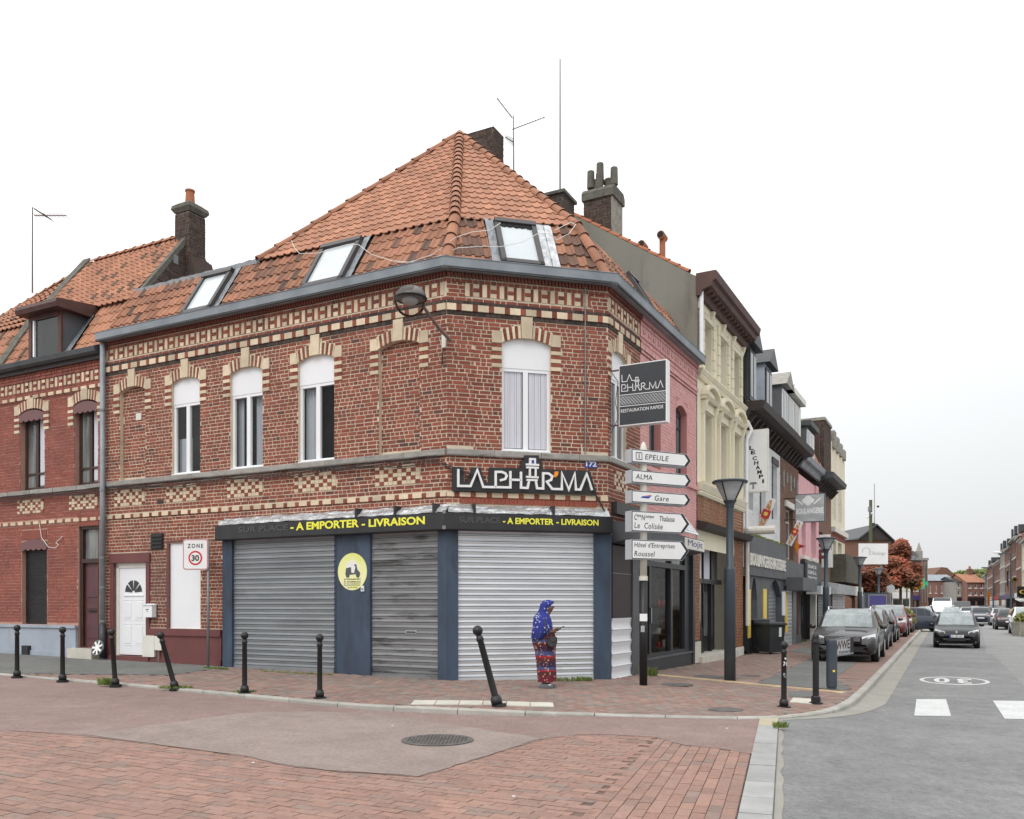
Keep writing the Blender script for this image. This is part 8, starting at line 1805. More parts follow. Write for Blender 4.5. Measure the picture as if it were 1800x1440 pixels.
FARC = [(1723, 76, 'car_navy', 1, 'dark hatchback with red tail lights driving away', 'hatch', 1.5), (1700, 96, 'car_white', 1, 'small white car seen past the dark hatchback', 'hatch', 1.45), (1656, 92, 'car_white', 0, 'white high roof van facing the viewer in the distance', 'van', 2.45), (1673, 84, 'car_silver', 0, 'silver car behind the approaching black car', 'hatch', 1.5), (1690, 100, 'car_grey', 0, 'dark grey van in the far traffic', 'van', 2.1),
        (1759, 71, 'car_silver', 1, 'silver car parked on the right beyond the grey one', 'hatch', 1.45), (1772, 60, 'car_grey', 1, 'grey car parked at the right beside the person in beige', 'hatch', 1.4), (1806, 50, 'car_white', 0, 'white car cut by the right photo edge behind the planter', 'hatch', 1.6), (1622, 74, 'car_silver', 0, 'pale car behind the crossing dark blue car', 'hatch', 1.5), (1636, 110, 'car_silver', 0, 'distant pale car left of the white van', 'hatch', 1.5),
        (1712, 120, 'car_silver', 0, 'distant car in the middle of the traffic', 'hatch', 1.5), (1728, 125, 'car_grey', 1, 'farthest dark car on the right lane', 'hatch', 1.5), (1740, 98, 'car_navy', 1, 'dark car between the silver one and the hatchback', 'hatch', 1.45), (1515, 62, 'car_black', 0, 'black car under the red trees', 'hatch', 1.4), (1626, 90, 'car_silver', 0, 'grey car parked before the row of shops', 'hatch', 1.5)]
for u, Y, col, away, lab, kd, H in FARC:
    rot = (streetdir if away else toward); 
    if u == 1515: rot = .3
    car('far_car', lab, onroad(u, Y, .05), rot, col, 5.2 if kd == 'van' else 4.2, 1.95 if kd == 'van' else 1.75, H, kind=kd, detail=0, glass='car_glass' if kd != 'van' else 'car_glass_dark')
# motorbike rider far off
q = onroad(1637, 75); t = thing('person', 'rider in black sitting on a scooter in the distance', 'person', q, toward, wk=False)
skin_body('body', [(0, 0, .85, .17), (.05, 0, 1.2, .2), (.08, 0, 1.45, .08), (.1, 0, 1.62, .12), (.25, .2, 1.1, .07), (.5, .25, 1.05, .05), (.25, -.2, 1.1, .07), (.5, -.25, 1.05, .05), (.4, .18, .7, .09), (.3, .2, .3, .06), (.4, -.18, .7, .09), (.3, -.2, .3, .06)], [(0, 1), (1, 2), (2, 3), (1, 4), (4, 5), (1, 6), (6, 7), (0, 8), (8, 9), (0, 10), (10, 11)], 'black_rubber', t, 1)
t = thing('scooter', 'dark scooter under the distant rider', 'scooter', q, toward, wk=False); m = MB(); m.loft([[Vector((x, y, z)) for y, z in ((-.2, .3), (.2, .3), (.15, .75), (-.15, .75))] for x in (-.7, -.1)]); m.loft([[Vector((.1, y, z)) for y, z in ((-.2, .2), (.2, .2), (.2, .35), (-.2, .35))], [Vector((.55, y, z)) for y, z in ((-.18, .4), (.18, .4), (.15, 1.0), (-.15, 1.0))]]); m.build('body', 'car_navy', t)
for x in (-.55, .62): MB().cyl((x, -.06, .28), (x, .06, .28), .28, n=14).build('wheel', 'tyre', t)
# person in beige on the right pavement
q = (at(1783, 1100, 58).x, 58, .06); t = thing('person', 'person in beige clothes walking on the right pavement, seen from behind', 'person', q, streetdir, wk=False)
bd = skin_body('body', [(0, 0, .95, .13), (0, 0, 1.15, .13), (0, 0, 1.38, .15), (0, 0, 1.52, .05), (0, 0, 1.66, .095), (0, .23, 1.36, .05), (.02, .27, 1.08, .042), (.06, .25, .84, .035), (0, -.23, 1.36, .05), (.02, -.27, 1.08, .042), (.06, -.25, .84, .035), (.08, .1, .5, .08), (-.02, .1, .08, .05), (.1, .1, .04, .04), (-.04, -.1, .5, .08), (-.1, -.1, .08, .05), (.02, -.1, .04, .04)], [(0, 1), (1, 2), (2, 3), (3, 4), (2, 5), (5, 6), (6, 7), (2, 8), (8, 9), (9, 10), (0, 11), (11, 12), (12, 13), (0, 14), (14, 15), (15, 16)], 'skin_pale', t, 1)
m = MB(); m.loft([[Vector((r * .62 * math.cos(a), r * math.sin(a), z)) for a in [2 * math.pi * i / 16 for i in range(16)]] for z, r in ((.88, .24), (1.1, .22), (1.35, .27), (1.47, .12))]); m.build('jacket', 'beige_cloth', bd, smooth=True)
for y, x in ((.11, .05), (-.11, -.05)): MB().cyl((0, y * .8, .92), (x - .02, y, .1), .125, .075, 12).build('trouser_leg', 'beige_cloth', bd, smooth=True)
for y in (1, -1): MB().tube([Vector((0, y * .2, 1.42)), Vector((.02, y * .28, 1.1)), Vector((.06, y * .25, .9))], .068, 10).build('sleeve', 'beige_cloth', bd, smooth=True)
MB().ball((-.02, 0, 1.69), .105, .09, .10, 12, 8).build('hair', 'dark_brown', bd, smooth=True)
# ---------------------------------------------------------------- trees
def tree(lab, u, Y, vtop, wpx, mat, vbase=None, blobs=9, leaves=2600, leaf=.14, name='tree', trunk=True, seed=1, zb=.1, low=None, group=None, g=0.0):
    rr = random.Random(seed); x = (u - 900) * Y / FPX; zt = at(u, vtop, Y).z; w_ = wpx * Y / FPX / 2; t = thing(name, lab, 'tree', (x, Y, zb), group=group)
    zl = at(u, low, Y).z if low else zb + (zt - zb) * .28; m = MB()
    if trunk:
        tr = MB(); tr.cyl((x, Y, zb), (x, Y, zl + .4), .16, .11, 8)
        for k in range(7):
            a = rr.uniform(0, 6.28); e = Vector((x + w_ * .6 * math.cos(a), Y + w_ * .6 * math.sin(a), zl + (zt - zl) * rr.uniform(.3, .85))); tr.cyl((x, Y, zl + .2 * k * .3), e, .07, .02, 5)
        tr.build('trunk', 'bark', t)
    cs = []
    for k in range(blobs):
        a = rr.uniform(0, 6.28); d = w_ * .62 * math.sqrt(rr.random()); f_ = rr.uniform(.2, .86); cs.append((x + d * math.cos(a), Y + d * math.sin(a), zl + (zt - zl) * f_, w_ * rr.uniform(.30, .48), (zt - zl) * rr.uniform(.14, .22), rr.random()))
    cs.append((x, Y, zt - (zt - zl) * .2, w_ * .4, (zt - zl) * .2, .5))
    for i in range(leaves):
        c = rr.choice(cs); v = Vector((rr.gauss(0, 1), rr.gauss(0, 1), rr.gauss(0, 1))).normalized() * (rr.random() ** .4); p = Vector((c[0] + v.x * c[3], c[1] + v.y * c[3], c[2] + v.z * c[4]))
        a = Vector((rr.gauss(0, 1), rr.gauss(0, 1), rr.gauss(0, .5))).normalized() * leaf * rr.uniform(.6, 1.3); b = a.orthogonal().normalized() * leaf * .6
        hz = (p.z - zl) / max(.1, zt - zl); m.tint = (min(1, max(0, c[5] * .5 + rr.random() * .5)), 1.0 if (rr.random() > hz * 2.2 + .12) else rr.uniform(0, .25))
        m.add([p - a, p + b, p + a, p - b], [(0, 1, 2, 3)])
    m.build('crown', mat, t, kind='stuff'); return t
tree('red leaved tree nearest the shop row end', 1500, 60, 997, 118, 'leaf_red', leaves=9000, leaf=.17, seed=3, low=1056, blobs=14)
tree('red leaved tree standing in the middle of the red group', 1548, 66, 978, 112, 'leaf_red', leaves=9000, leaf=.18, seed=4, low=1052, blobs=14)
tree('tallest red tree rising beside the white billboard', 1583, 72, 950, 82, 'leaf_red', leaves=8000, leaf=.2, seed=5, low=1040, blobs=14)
tree('small orange yellow tree right of the red ones', 1603, 86, 998, 38, 'leaf_orange', leaves=2500, leaf=.2, seed=6, low=1040)
FT_ = [(1690, 300, 1003, 46), (1716, 300, 1001, 42), (1742, 310, 999, 40), (1665, 330, 1012, 30), (1760, 300, 1004, 30)]
for k, (u, Y, v, w_) in enumerate(FT_): tree('pale green tree crown over the far roofs, ' + ['centre', 'right of centre', 'behind the street lamps', 'leftmost', 'rightmost'][k], u, Y, v, w_, 'leaf_green', leaves=1500, leaf=.7, seed=20 + k, trunk=True, low=1030)
def bush(lab, p, w_, h, n, mat='leaf_bush', seed=1):
    rr = random.Random(seed); m = MB()
    for i in range(n):
        v = Vector((rr.gauss(0, 1), rr.gauss(0, 1), abs(rr.gauss(0, 1)))).normalized() * (rr.random() ** .4); q = Vector((p[0] + v.x * w_, p[1] + v.y * w_, p[2] + v.z * h)); a = Vector((rr.gauss(0, 1), rr.gauss(0, 1), rr.gauss(0, 1))).normalized() * .07; b = a.orthogonal() * .6; m.tint = (rr.random(), 0); m.add([q - a, q + b, q + a, q - b], [(0, 1, 2, 3)])
    return m.build('shrub', mat, None, kind='stuff', label=lab, cat='shrub')
q = onroad(1592, 50, .17); bush('leafy yellow green shrub in a planter behind the red car', (q[0], q[1], .7), .55, .95, 900, seed=9); MB().lathe([(.35, 0), (.45, .7), (.4, .7)], 12, q).build('planter', 'concrete', None, label='round planter hidden behind the parked red cars', cat='planter')
q = (at(1797, 1100, 47).x, 47, .1); m = MB(); m.loft([[Vector((q[0] + a * s, q[1] + b * s, z)) for a, b in ((-.4, -.4), (.4, -.4), (.4, .4), (-.4, .4))] for s, z in ((.85, 0), (1, .75), (1.05, .75), (1.05, .82))]); m.build('planter', 'concrete', None, label='square concrete planter at the right photo edge', cat='planter'); bush('green plant in the square planter at the right edge', (q[0], q[1], .85), .45, .55, 500, seed=12)
# ---------------------------------------------------------------- buildings beyond, facing boxes with real openings
def block(name, lab, u0, u1, Y, vt, wall, cols, rowsn, roof=None, vr=None, zb=0.0, dep=8, wf=.45, hf=.55, shop=None, glassm='pane', trim='off_white', skew=0.0, cat='building', chim=(), z1f=.0):
    a, b = at(u0, 1062, Y), at(u1, 1062, Y); a.z = b.z = 0; d = (b - a); L = d.length; x = Vector((math.cos(skew), math.sin(skew), 0)); Fb = Fr((a.x, a.y, 0), x, (x.y, -x.x, 0)); L = su(Fb, u1) ; zt = at(u0, vt, Y).z
    t = thing(name, lab, cat, tuple(Fb.P(L / 2, 0, 0))); z0 = zb + (3.2 if shop else 0); wins = []
    for r in range(rowsn):
        for c in range(cols):
            hh = (zt - z0) / rowsn; ww = L / cols; wins.append((ww * (c + .5) - ww * wf / 2, ww * (c + .5) + ww * wf / 2, z0 + hh * (r + .5 - hf / 2), z0 + hh * (r + .5 + hf / 2), 0))
    m = MB(); core(m, Fb, 0, L, zb, zt, wins, depth=.2)
    for s_ in (0, L): m.poly([Fb.P(s_, 0, zb), Fb.P(s_, -dep, zb), Fb.P(s_, -dep, zt), Fb.P(s_, 0, zt)])
    m.poly([Fb.P(0, 0, zt), Fb.P(L, 0, zt), Fb.P(L, -dep, zt), Fb.P(0, -dep, zt)]); m.build('wall', wall, t)
    for o in wins:
        w_ = MB(); w_.fb(Fb, o[0], o[1], -.16, -.10, o[2], o[2] + .08); w_.fb(Fb, o[0], o[1], -.16, -.10, o[3] - .08, o[3]); w_.fb(Fb, o[0], o[0] + .07, -.16, -.10, o[2], o[3]); w_.fb(Fb, o[1] - .07, o[1], -.16, -.10, o[2], o[3]); wo = w_.build('window', trim, t); MB().fb(Fb, o[0] + .07, o[1] - .07, -.15, -.13, o[2] + .08, o[3] - .08).build('pane', glassm, wo)
        MB().fb(Fb, o[0] - .1, o[1] + .1, 0, .08, o[2] - .15, o[2]).build('sill', trim, t)
    if shop:
        m = MB(); m.fb(Fb, .1, L - .1, 0, .15, zb + 2.5, zb + 3.1); m.build('shop_sign', shop, t); n = max(2, int(L / 3))
        for k in range(n): MB().fb(Fb, L * k / n + .25, L * (k + 1) / n - .15, 0, .05, zb + .4, zb + 2.4).build('shop_window', 'pane_dark', t)
    if roof:
        zr = at((u0 + u1) / 2, vr, Y).z; m = MB(); m.poly([Fb.P(-.2, .3, zt), Fb.P(L + .2, .3, zt), Fb.P(L + .2, -dep / 2, zr), Fb.P(-.2, -dep / 2, zr)]); m.poly([Fb.P(-.2, -dep / 2, zr), Fb.P(L + .2, -dep / 2, zr), Fb.P(L + .2, -dep, zt), Fb.P(-.2, -dep, zt)])
        for s_ in (0, L): m.poly([Fb.P(s_, 0, zt), Fb.P(s_, -dep / 2, zr - .05), Fb.P(s_, -dep, zt)])
        m.build('roof', roof, t)
        for c in chim: m = MB(); m.fb(Fb, L * c - .4, L * c + .4, -dep / 2 - .4, -dep / 2 + .4, zr - 1.2, zr + 1.0); k_ = m.build('chimney', 'brown_brick', t); MB().fb(Fb, L * c - .15, L * c + .15, -dep / 2 - .15, -dep / 2 + .15, zr + 1.0, zr + 1.5).build('chimney_pot', 'terracotta', k_)
    return t, Fb, L, zt
block('warehouse', 'low brown rendered building behind the red trees', 1478, 1566, 98, 950, 'brown_brick', 5, 1, 'slate', 946, dep=14, cat='building', wf=.25, hf=.2)
gt = thing('gabled_house', 'dark slate gable roof with chimneys behind the white billboard', 'house', tuple(at(1542, 1062, 105))); Fg = Fr((at(1500, 0, 105).x, 105, 0), (1, 0, 0), (0, -1, 0))
gz = lambda v: at(1500, v, 105).z; gx = lambda u: su(Fg, u)
m = MB(); m.prism(Fg, [(gx(1508), 0), (gx(1580), 0), (gx(1576), gz(958)), (gx(1540), gz(925)), (gx(1508), gz(950))], -12, 0); m.build('wall', 'dark_brown', gt)
m = MB(); m.prism(Fg, [(gx(1508), gz(949)), (gx(1540), gz(924)), (gx(1578), gz(959)), (gx(1578), gz(956)), (gx(1540), gz(921)), (gx(1508), gz(946))], -12, .3); m.build('roof', 'slate', gt)
for u, v in ((1537, 919), (1543.5, 924), (1549, 930)): MB().fb(Fg, gx(u) - .25, gx(u) + .2, -1, -.2, gz(945), gz(v)).build('chimney', 'dark_brown', gt)
# white billboard
bb = thing('billboard', 'white faded billboard on posts in front of the red tree', 'billboard', tuple(at(1536, 1062, 92))); Fv = Fr((at(1510, 0, 63).x, 63, 0), (1, 0, 0), (0, -1, 0)); a, b = su(Fv, 1510.5), su(Fv, 1561); z1, z0 = zv(Fv, 0, 955.5), zv(Fv, 0, 992)
MB().fb(Fv, a, b, -.15, 0, z0, z1).build('panel', 'sign_white', bb); m = MB(); cx_, cz_ = a + (b - a) * .24, z0 + (z1 - z0) * .62; stroke(m, Fv, [(cx_ + .3 * math.cos(k * .5), cz_ + .28 * math.sin(k * .5)) for k in range(-1, 8)], .04, .001, .01); m.build('arc_print', 'sign_grey', bb)
text(bb, 'lettering', 'L. Boulanger', Fv, a + .75, b - .15, z0 + .62, z0 + .95, .001, 'sign_grey', .006)
for x in (a + .4, b - .4): MB().fb(Fv, x - .08, x + .08, -.3, -.15, 0, z1 - .3).build('post', 'galv', bb)
# green mast with cameras, thin radio mast
t = thing('camera_mast', 'thick olive green mast with surveillance cameras above the billboard', 'mast', at(1530, 1062, 68)); p = at(1530.5, 879, 68)
MB().cyl((p.x, 68, 0), p, .14, .13, 8).build('mast', 'mast_green', t)
for dx, v in ((-.25, 896), (.0, 903), (.5, 891), (-.35, 910)): MB().ball((p.x + dx, 67.8, at(1530, v, 68).z), .11, .11, .09, 8, 6).build('camera', 'sign_white' if dx != .5 else 'black_metal', t); 
MB().tube([(p.x - .35, 67.8, at(1530, 910, 68).z), (p.x + .1, 67.8, at(1530, 903, 68).z)], .03, 5).build('arm', 'galv', t); MB().fb(Fr((p.x, 67.8, 0), (1, 0, 0), (0, -1, 0)), -.32, -.12, 0, .2, at(1530, 900, 68).z, at(1530, 892, 68).z).build('box', 'galv', t)
t = thing('radio_mast', 'thin pale lattice radio mast far behind the gable', 'mast', at(1537, 1062, 120)); MB().cyl(at(1537, 960, 120), at(1537, 850, 120), .10, .06, 5).build('mast', 'sign_grey', t)
# advertising panel and round sign
t = thing('advert_panel', 'dark blue advertising panel in a grey frame on the pavement', 'panel', at(1541, 1062, 56)); Fa = Fr((at(1523, 0, 56).x, 56, 0), (1, 0, 0), (0, -1, 0)); a, b = su(Fa, 1521), su(Fa, 1561); z1, z0 = zv(Fa, 0, 1042), zv(Fa, 0, 1080)
m = MB(); m.fb(Fa, a, b, -.2, 0, z0 - .2, z1); m.build('case', 'steel_blue', t); m = MB(); stroke(m, Fa, [(a + .22, z0 + .1), (a + .22, z1 - .15), (b - .1, z1 - .15), (b - .1, z0 + .1)], .08, .001, .03); m.build('frame', 'galv', t); MB().fb(Fa, a + .26, b - .14, 0, .02, z0 + .1, z1 - .19).build('poster', 'purple', t)
text(t, 'lettering', 'DOMAINE', Fa, a + .45, b - .3, z0 + .52, z0 + .62, .021, 'sign_white', .006)
t = thing('round_sign', 'back of a round grey road sign on a post', 'sign', at(1565, 1062, 62)); q = at(1565.5, 1035, 62); MB().prism(Fr((q.x, 62, q.z), (1, 0, 0), (0, -1, 0)), [(.31 * math.cos(2 * math.pi * i / 20), .31 * math.sin(2 * math.pi * i / 20)) for i in range(20)], 0, .03).build('disc', 'sign_grey', t); MB().cyl((q.x, 62.03, .1), (q.x, 62.03, q.z), .04, n=6).build('post', 'galv', t)
# left side of the far street: shops behind the trees, tower, pharmacy cross
block('shop_building', 'low shop building with pale awning behind the blue panel', 1566, 1600, 100, 1020, 'off_white', 3, 1, 'slate', 1012, shop='sign_white', skew=.0)
block('shop_building', 'narrow brick shop row left of the brick tower', 1598, 1618, 125, 985, 'brick_far', 2, 2, 'slate', 965, shop='purple', skew=.25)
tb = thing('brick_tower', 'red brick tower house with stone trim and a steep little spire', 'tower', at(1624, 1062, 130)); Ft = Fr((at(1615, 0, 130).x, 130, 0), Vector((1, .1, 0)), Vector((.1, -1, 0))); w_ = su(Ft, 1630); tz = lambda v: at(1615, v, 130).z
MB().fb(Ft, 0, w_, -5, 0, 0, tz(985)).build('wall', 'brick_far', tb); MB().fb(Ft, -.15, w_ + .15, -5.1, .15, tz(985), tz(981)).build('cornice', 'stone', tb)
for k in range(3):
    for r in range(3): z = tz(1030) + r * (tz(990) - tz(1030)) / 3; MB().fb(Ft, .15 + k * w_ / 3, .15 + k * w_ / 3 + w_ * .12, 0, .06, z, z + 1.0).build('window', 'pane', tb)
for x in (0, w_ * .31, w_ * .64, w_ - .1): MB().fb(Ft, x, x + .12, 0, .1, 2, tz(985)).build('stone_rib', 'stone', tb)
m = MB(); c = Ft.P(w_ * .55, -1.2, 0); m.lathe([(w_ * .42, tz(981)), (w_ * .42, tz(968)), (w_ * .3, tz(966)), (w_ * .12, tz(957)), (w_ * .04, tz(953))], 6, c); m.build('spire', 'stone', tb)
MB().loft([[Ft.P(x, y, tz(981)) for x, y in ((-4.5, 0), (0, 0), (0, -5), (-4.5, -5))], [Ft.P(x, y, tz(968)) for x, y in ((-4, -1.2), (0, -1.2), (0, -4), (-4, -4))]]).build('roof', 'slate', tb); MB().fb(Ft, -4.5, 0, -5, -.1, 0, tz(981)).build('side_wing', 'brown_brick', tb)
t = thing('pharmacy_cross', 'green pharmacy cross sign in the distance', 'sign', at(1622, 1062, 100)); Fp = Fr(at(1621, 1026, 100), (1, 0, 0), (0, -1, 0)); MB().prism(Fp, [(a * .62, b * .62) for a, b in ((-1, -.35), (-.35, -.35), (-.35, -1), (.35, -1), (.35, -.35), (1, -.35), (1, .35), (.35, .35), (.35, 1), (-.35, 1), (-.35, .35), (-1, .35))], 0, .15).build('cross', 'green_neon', t); MB().fb(Fp, -.1, .1, -3, 0, -.1, .1).build('arm', 'galv', t)
t = thing('hanging_sign', 'small red and yellow shop sign left of the green cross', 'sign', at(1610, 1062, 98)); Fp = Fr(at(1608, 1026, 98), (1, 0, 0), (0, -1, 0)); MB().prism(Fp, [(-.4, .3), (.5, .35), (.25, -.35), (-.1, -.3)], 0, .1).build('board', 'tin_red', t); MB().prism(Fp, [(-.3, .25), (.35, .28), (.3, .12), (-.25, .1)], .1, .12).build('stripe', 'yellow_panel', t)
block('corner_brick_building', 'wide brick building closing the street view with dark shop fronts', 1630, 1681, 165, 1021, 'brick_far', 5, 1, 'zinc', 1009, shop='black_sign', trim='sign_white', chim=(), hf=.5, wf=.22)
gt = thing('gabled_house', 'brown steep gable roof above the closing brick building', 'house', at(1657, 1062, 185)); Fg = Fr((at(1640, 0, 185).x, 185, 0), (1, 0, 0), (0, -1, 0)); z_ = lambda v: at(1640, v, 185).z; m = MB(); m.prism(Fg, [(su(Fg, 1640), 0), (su(Fg, 1683), 0), (su(Fg, 1680), z_(1012)), (su(Fg, 1665), z_(998)), (su(Fg, 1655), z_(997)), (su(Fg, 1642), z_(1010))], -10, 0); m.build('roof', 'brown_brick', gt)
block('grey_house', 'grey stone house beside the closing brick building', 1681, 1700, 160, 1023, 'stone', 2, 2, 'slate', 1013, shop='black_sign')
block('brick_house', 'brick house with white dormer under the far green trees', 1700, 1731, 158, 1024, 'brick_far', 3, 2, 'tile', 1008, shop='black_sign', trim='sign_white', chim=(.8,))
block('brick_house', 'small brick house at the far right bend of the street', 1722, 1745, 262, 1026, 'brown_brick', 2, 2, 'tile', 1016, shop='white_paint', chim=(.3,))
# right side of the street: row in perspective
rdir = Vector((.515, 1, 0)).normalized(); ro = Vector((57.6, 95, 0)); FRR = Fr(ro, rdir, (-rdir.y, rdir.x, 0))
def rrow(name, lab, s0, s1, z1, wall, cols, rws, roofm, zr, shop, dm=0, chim=None):
    t = thing(name, lab, 'house', tuple(FRR.P((s0 + s1) / 2, 0, 0))); m = MB(); wins = []
    for r in range(rws):
        for c in range(cols): ww = (s1 - s0) / cols; hh = (z1 - 3.2) / rws; wins.append((s0 + ww * (c + .3), s0 + ww * (c + .7), 3.3 + hh * (r + .15), 3.3 + hh * (r + .8), 0))
    core(m, FRR, s0, s1, 0, z1, wins, depth=.2)
    for s_ in (s0, s1): m.poly([FRR.P(s_, 0, 0), FRR.P(s_, -9, 0), FRR.P(s_, -9, z1), FRR.P(s_, 0, z1)])
    m.build('wall', wall, t)
    for o in wins:
        wo = MB().fb(FRR, o[0], o[1], -.14, -.10, o[2], o[3]).build('window', 'off_white', t); MB().fb(FRR, o[0] + .1, o[1] - .1, -.10, -.09, o[2] + .1, o[3] - .1).build('pane', 'pane', wo); MB().fb(FRR, o[0] - .1, o[1] + .1, 0, .1, o[3], o[3] + .2).build('lintel', 'off_white', t)
    MB().fb(FRR, s0, s1, 0, .3, z1 - .3, z1).build('cornice', 'stone', t); m = MB(); m.poly([FRR.P(s0, .3, z1), FRR.P(s1, .3, z1), FRR.P(s1, -3.5, zr), FRR.P(s0, -3.5, zr)]); m.poly([FRR.P(s0, -3.5, zr), FRR.P(s1, -3.5, zr), FRR.P(s1, -9, z1), FRR.P(s0, -9, z1)]); m.poly([FRR.P(s0 + .01, 0, z1), FRR.P(s0 + .01, -3.5, zr - .03), FRR.P(s0 + .01, -9, z1)]); m.build('roof', roofm, t)
    MB().fb(FRR, s0 + .1, s1 - .1, 0, .25, 2.6, 3.2).build('shop_sign', shop, t); n = max(1, int((s1 - s0) / 3))
    for k in range(n): MB().fb(FRR, s0 + (s1 - s0) * k / n + .2, s0 + (s1 - s0) * (k + 1) / n - .2, 0, .04, .4, 2.5).build('shop_window', 'pane_dark', t)
    for k in range(dm): c = s0 + (s1 - s0) * (k + .5) / dm; dd_ = MB().fb(FRR, c - .7, c + .7, -2, .1, z1, z1 + 1.4).build('dormer', 'slate', t); MB().fb(FRR, c - .45, c + .45, .1, .12, z1 + .3, z1 + 1.4).build('pane', 'pane', dd_)
    if chim: m = MB(); m.fb(FRR, s0 + .1, s0 + 1.1, -4.2, -3.0, zr - 1, zr + 1.4); c_ = m.build('chimney', 'brick_far', t); MB().cyl(FRR.P(s0 + .6, -3.6, zr + 1.4), FRR.P(s0 + .6, -3.6, zr + 2.0), .2, n=8).build('chimney_pot', 'terracotta', c_)
    return t
for a_ in (('stone_house', 'pale stone fronted house at the right photo edge with black shop sign', -8, 6, 9.2, 'cream_stucco', 4, 2, 'tile', 12.2, 'black_sign', 0, True),
           ('brick_house', 'tall brick house behind the yellow ring sign on the right', 6, 15, 10.2, 'brick_far', 3, 2, 'tile', 12.6, 'white_paint', 1, None),
           ('dark_house', 'dark fronted house with vertical shop sign on the right', 15, 26, 10.6, 'brown_brick', 4, 3, 'slate', 12.8, 'steel_blue', 2, None),
           ('brick_house', 'ornate brick house farther along on the right', 26, 40, 10.0, 'brick_far', 4, 3, 'slate', 13.2, 'purple', 1, True),
           ('grey_house', 'grey house in the middle of the right hand row', 40, 54, 10.4, 'stone', 4, 3, 'slate', 12.6, 'steel_blue', 2, None),
           ('brick_house', 'long brick house near the far end of the right row', 54, 78, 9.4, 'brown_brick', 7, 2, 'tile', 12.0, 'tin_red', 0, True),
           ('brick_house', 'second last brick house of the right hand row', 78, 105, 9.8, 'brick_far', 7, 3, 'slate', 12.4, 'off_white', 2, None),
           ('stone_house', 'last pale house of the right hand row', 105, 135, 8.8, 'stone', 7, 2, 'tile', 11.0, 'black_sign', 0, True)):
    rrow(*a_)
# signs and posts on the right
def psign(lab, u0, u1, v0, v1, Y, mat, txt=None, tm='sign_white', vert=False, cat='sign', name='hanging_sign'):
    Fp = Fr((at(u0, 0, Y).x, Y, 0), (1, 0, 0), (0, -1, 0)); a, b = su(Fp, u0), su(Fp, u1); z1, z0 = zv(Fp, 0, v0), zv(Fp, 0, v1); t = thing(name, lab, cat, tuple(Fp.P((a + b) / 2, 0, z0))); MB().fb(Fp, a, b, -.15, 0, z0, z1).build('board', mat, t)
    MB().fb(Fp, b, b + .5, -.1, -.06, (z0 + z1) / 2 - .04, (z0 + z1) / 2 + .04).build('arm', 'galv', t)
    if txt and vert:
        for k, c_ in enumerate(txt): h = (z1 - z0) / (len(txt) + .5); text(t, 'lettering', c_, Fp, a + (b - a) * .25, a + (b - a) * .75, z1 - h * (k + 1.1), z1 - h * (k + .4), .001, tm, .01)
    elif txt: text(t, 'lettering', txt, Fp, a + (b - a) * .1, b - (b - a) * .1, z0 + (z1 - z0) * .3, z0 + (z1 - z0) * .7, .001, tm, .01)
psign('vertical black sign with white letters on the right row', 1770.5, 1776, 1004, 1031, 122, 'black_sign', 'COIFFURE', vert=True); psign('small dark sign left of the vertical black one', 1756, 1764, 1024, 1032, 150, 'black_sign', 'TABAC')
psign('wide black shop sign at the right photo edge', 1789, 1815, 1031, 1050, 92, 'black_sign', 'O', 'yellow_panel')
t = thing('ring_sign', 'round yellow ring sign on the right hand row', 'sign', at(1783, 1062, 106)); q = at(1783.5, 1019, 106); Fp = Fr(q, (1, 0, 0), (0, -1, 0)); m = MB(); m.prism(Fp, [(.34 * math.cos(2 * math.pi * i / 18), .34 * math.sin(2 * math.pi * i / 18)) for i in range(18)], -.1, 0); m.build('disc', 'black_sign', t); m = MB(); stroke(m, Fp, [(.25 * math.cos(k * .4), .25 * math.sin(k * .4)) for k in range(16)], .04, .001, .02); m.build('ring', 'yellow_panel', t)
psign('tall orange red banner far down the right pavement', 1736, 1740, 1040, 1065, 160, 'orange', name='banner_sign')
m = MB(); Fp = Fr((at(1780, 0, 92).x, 92, 0), (1, 0, 0), (0, -1, 0)); t = thing('awning', 'white awning over the right pavement at the photo edge', 'awning', at(1800, 1062, 92)); m.profile(Fp, su(Fp, 1784), su(Fp, 1830), [(0, zv(Fp, 0, 1052)), (1.0, zv(Fp, 0, 1056)), (1.0, zv(Fp, 0, 1058)), (0, zv(Fp, 0, 1054))]); m.build('canopy', 'sign_white', t)
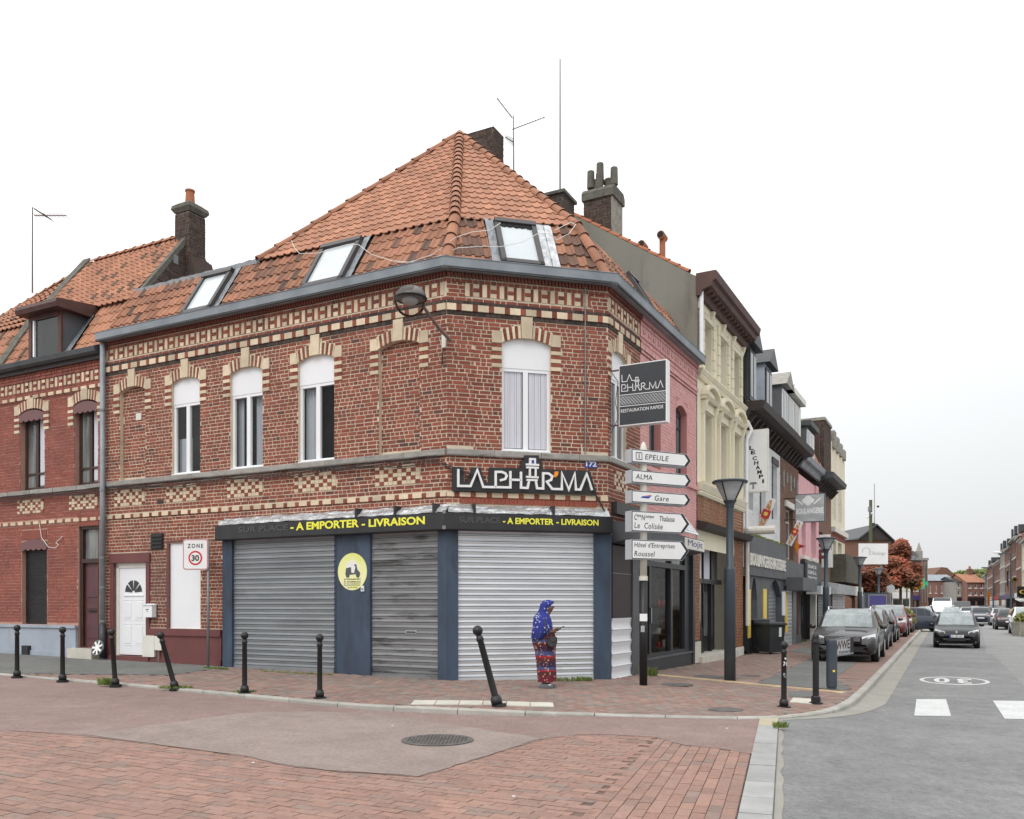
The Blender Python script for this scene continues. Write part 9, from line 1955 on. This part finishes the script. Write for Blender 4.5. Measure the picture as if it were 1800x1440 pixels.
def tall_lamp(lab, u, vt, Y, arm, headm='steel_blue'):
    p = at(u, vt, Y); t = thing('street_lamp', lab, 'street lamp', (p.x, Y, .1), group='tall arm lamps in the distance'); MB().cyl((p.x, Y, .1), p, .09, .06, 8).build('pole', 'steel_blue', t); MB().tube([p, p + Vector((arm, 0, .15))], .045, 6).build('arm', 'steel_blue', t); MB().ball(p + Vector((arm * 1.2, 0, .12)), .38, .15, .08, 10, 6).build('head', headm, t)
tall_lamp('nearest tall lamp with white head over the right row', 1777, 974, 68, -.9, 'sign_white'); tall_lamp('tall arm lamp pole right of the far green trees', 1746, 1000, 92, -.8); tall_lamp('distant arm lamp before the far brick houses', 1733, 1008, 120, -1.2)
t = thing('chimney_stack', 'pale metal flue pipe standing against the right hand row', 'pipe', at(1758, 1062, 152)); MB().cyl((at(1758, 0, 152).x, 152, 0), at(1758, 997, 152), .32, n=10).build('pipe', 'galv', t)
for k, (u, Y) in enumerate(((1582, 80), (1594, 88), (1601.5, 97), (1616, 104))):
    p = at(u, 1030, Y); t = thing('street_lamp', ['thin lamp pole at the left edge of the orange tree', 'thin lamp pole under the orange tree', 'thin lamp pole left of the shop signs', 'thin lamp pole below the green cross'][k], 'street lamp', (p.x, Y, .1)); MB().cyl((p.x, Y, .1), p, .07, n=6).build('pole', 'steel_blue', t); MB().lathe([(.06, -.3), (.3, .05), (.3, .1)], 10, p).build('head', 'steel_blue', t)
# right hand pavement and kerb
kr = S0 + nS * 9.5 + dS * 20; rk = at(1800, 1113, 48); rk.z = 0
sheet('right_pavement', 'paver_far', [tuple((rk - rdir * 14)[:2]), tuple((rk + rdir * 260)[:2]), tuple((ro + rdir * 240 + Vector((4, 0, 0)))[:2]), tuple((ro - rdir * 60 + Vector((4, 0, 0)))[:2])], lambda x, y: .16, 0, kind='structure')
m = MB(); Fk2 = Fr(tuple(rk), rdir, (-rdir.y, rdir.x, 0)); m.fb(Fk2, -14, 240, 0, .15, .0, .165); m.build('right_kerb', 'kerb', kind='structure')
pt = [gp(u, v, .05) for u, v in ((1735, 1150), (1746, 1150), (1790, 1195), (1815, 1225), (1900, 1300), (2100, 1300), (2100, 1110), (1800, 1105), (1745, 1090), (1725, 1100))]
sheet('road_repair', 'asphalt_patch', [(p.x, p.y) for p in pt], lambda x, y: .05, .002, kind='structure')
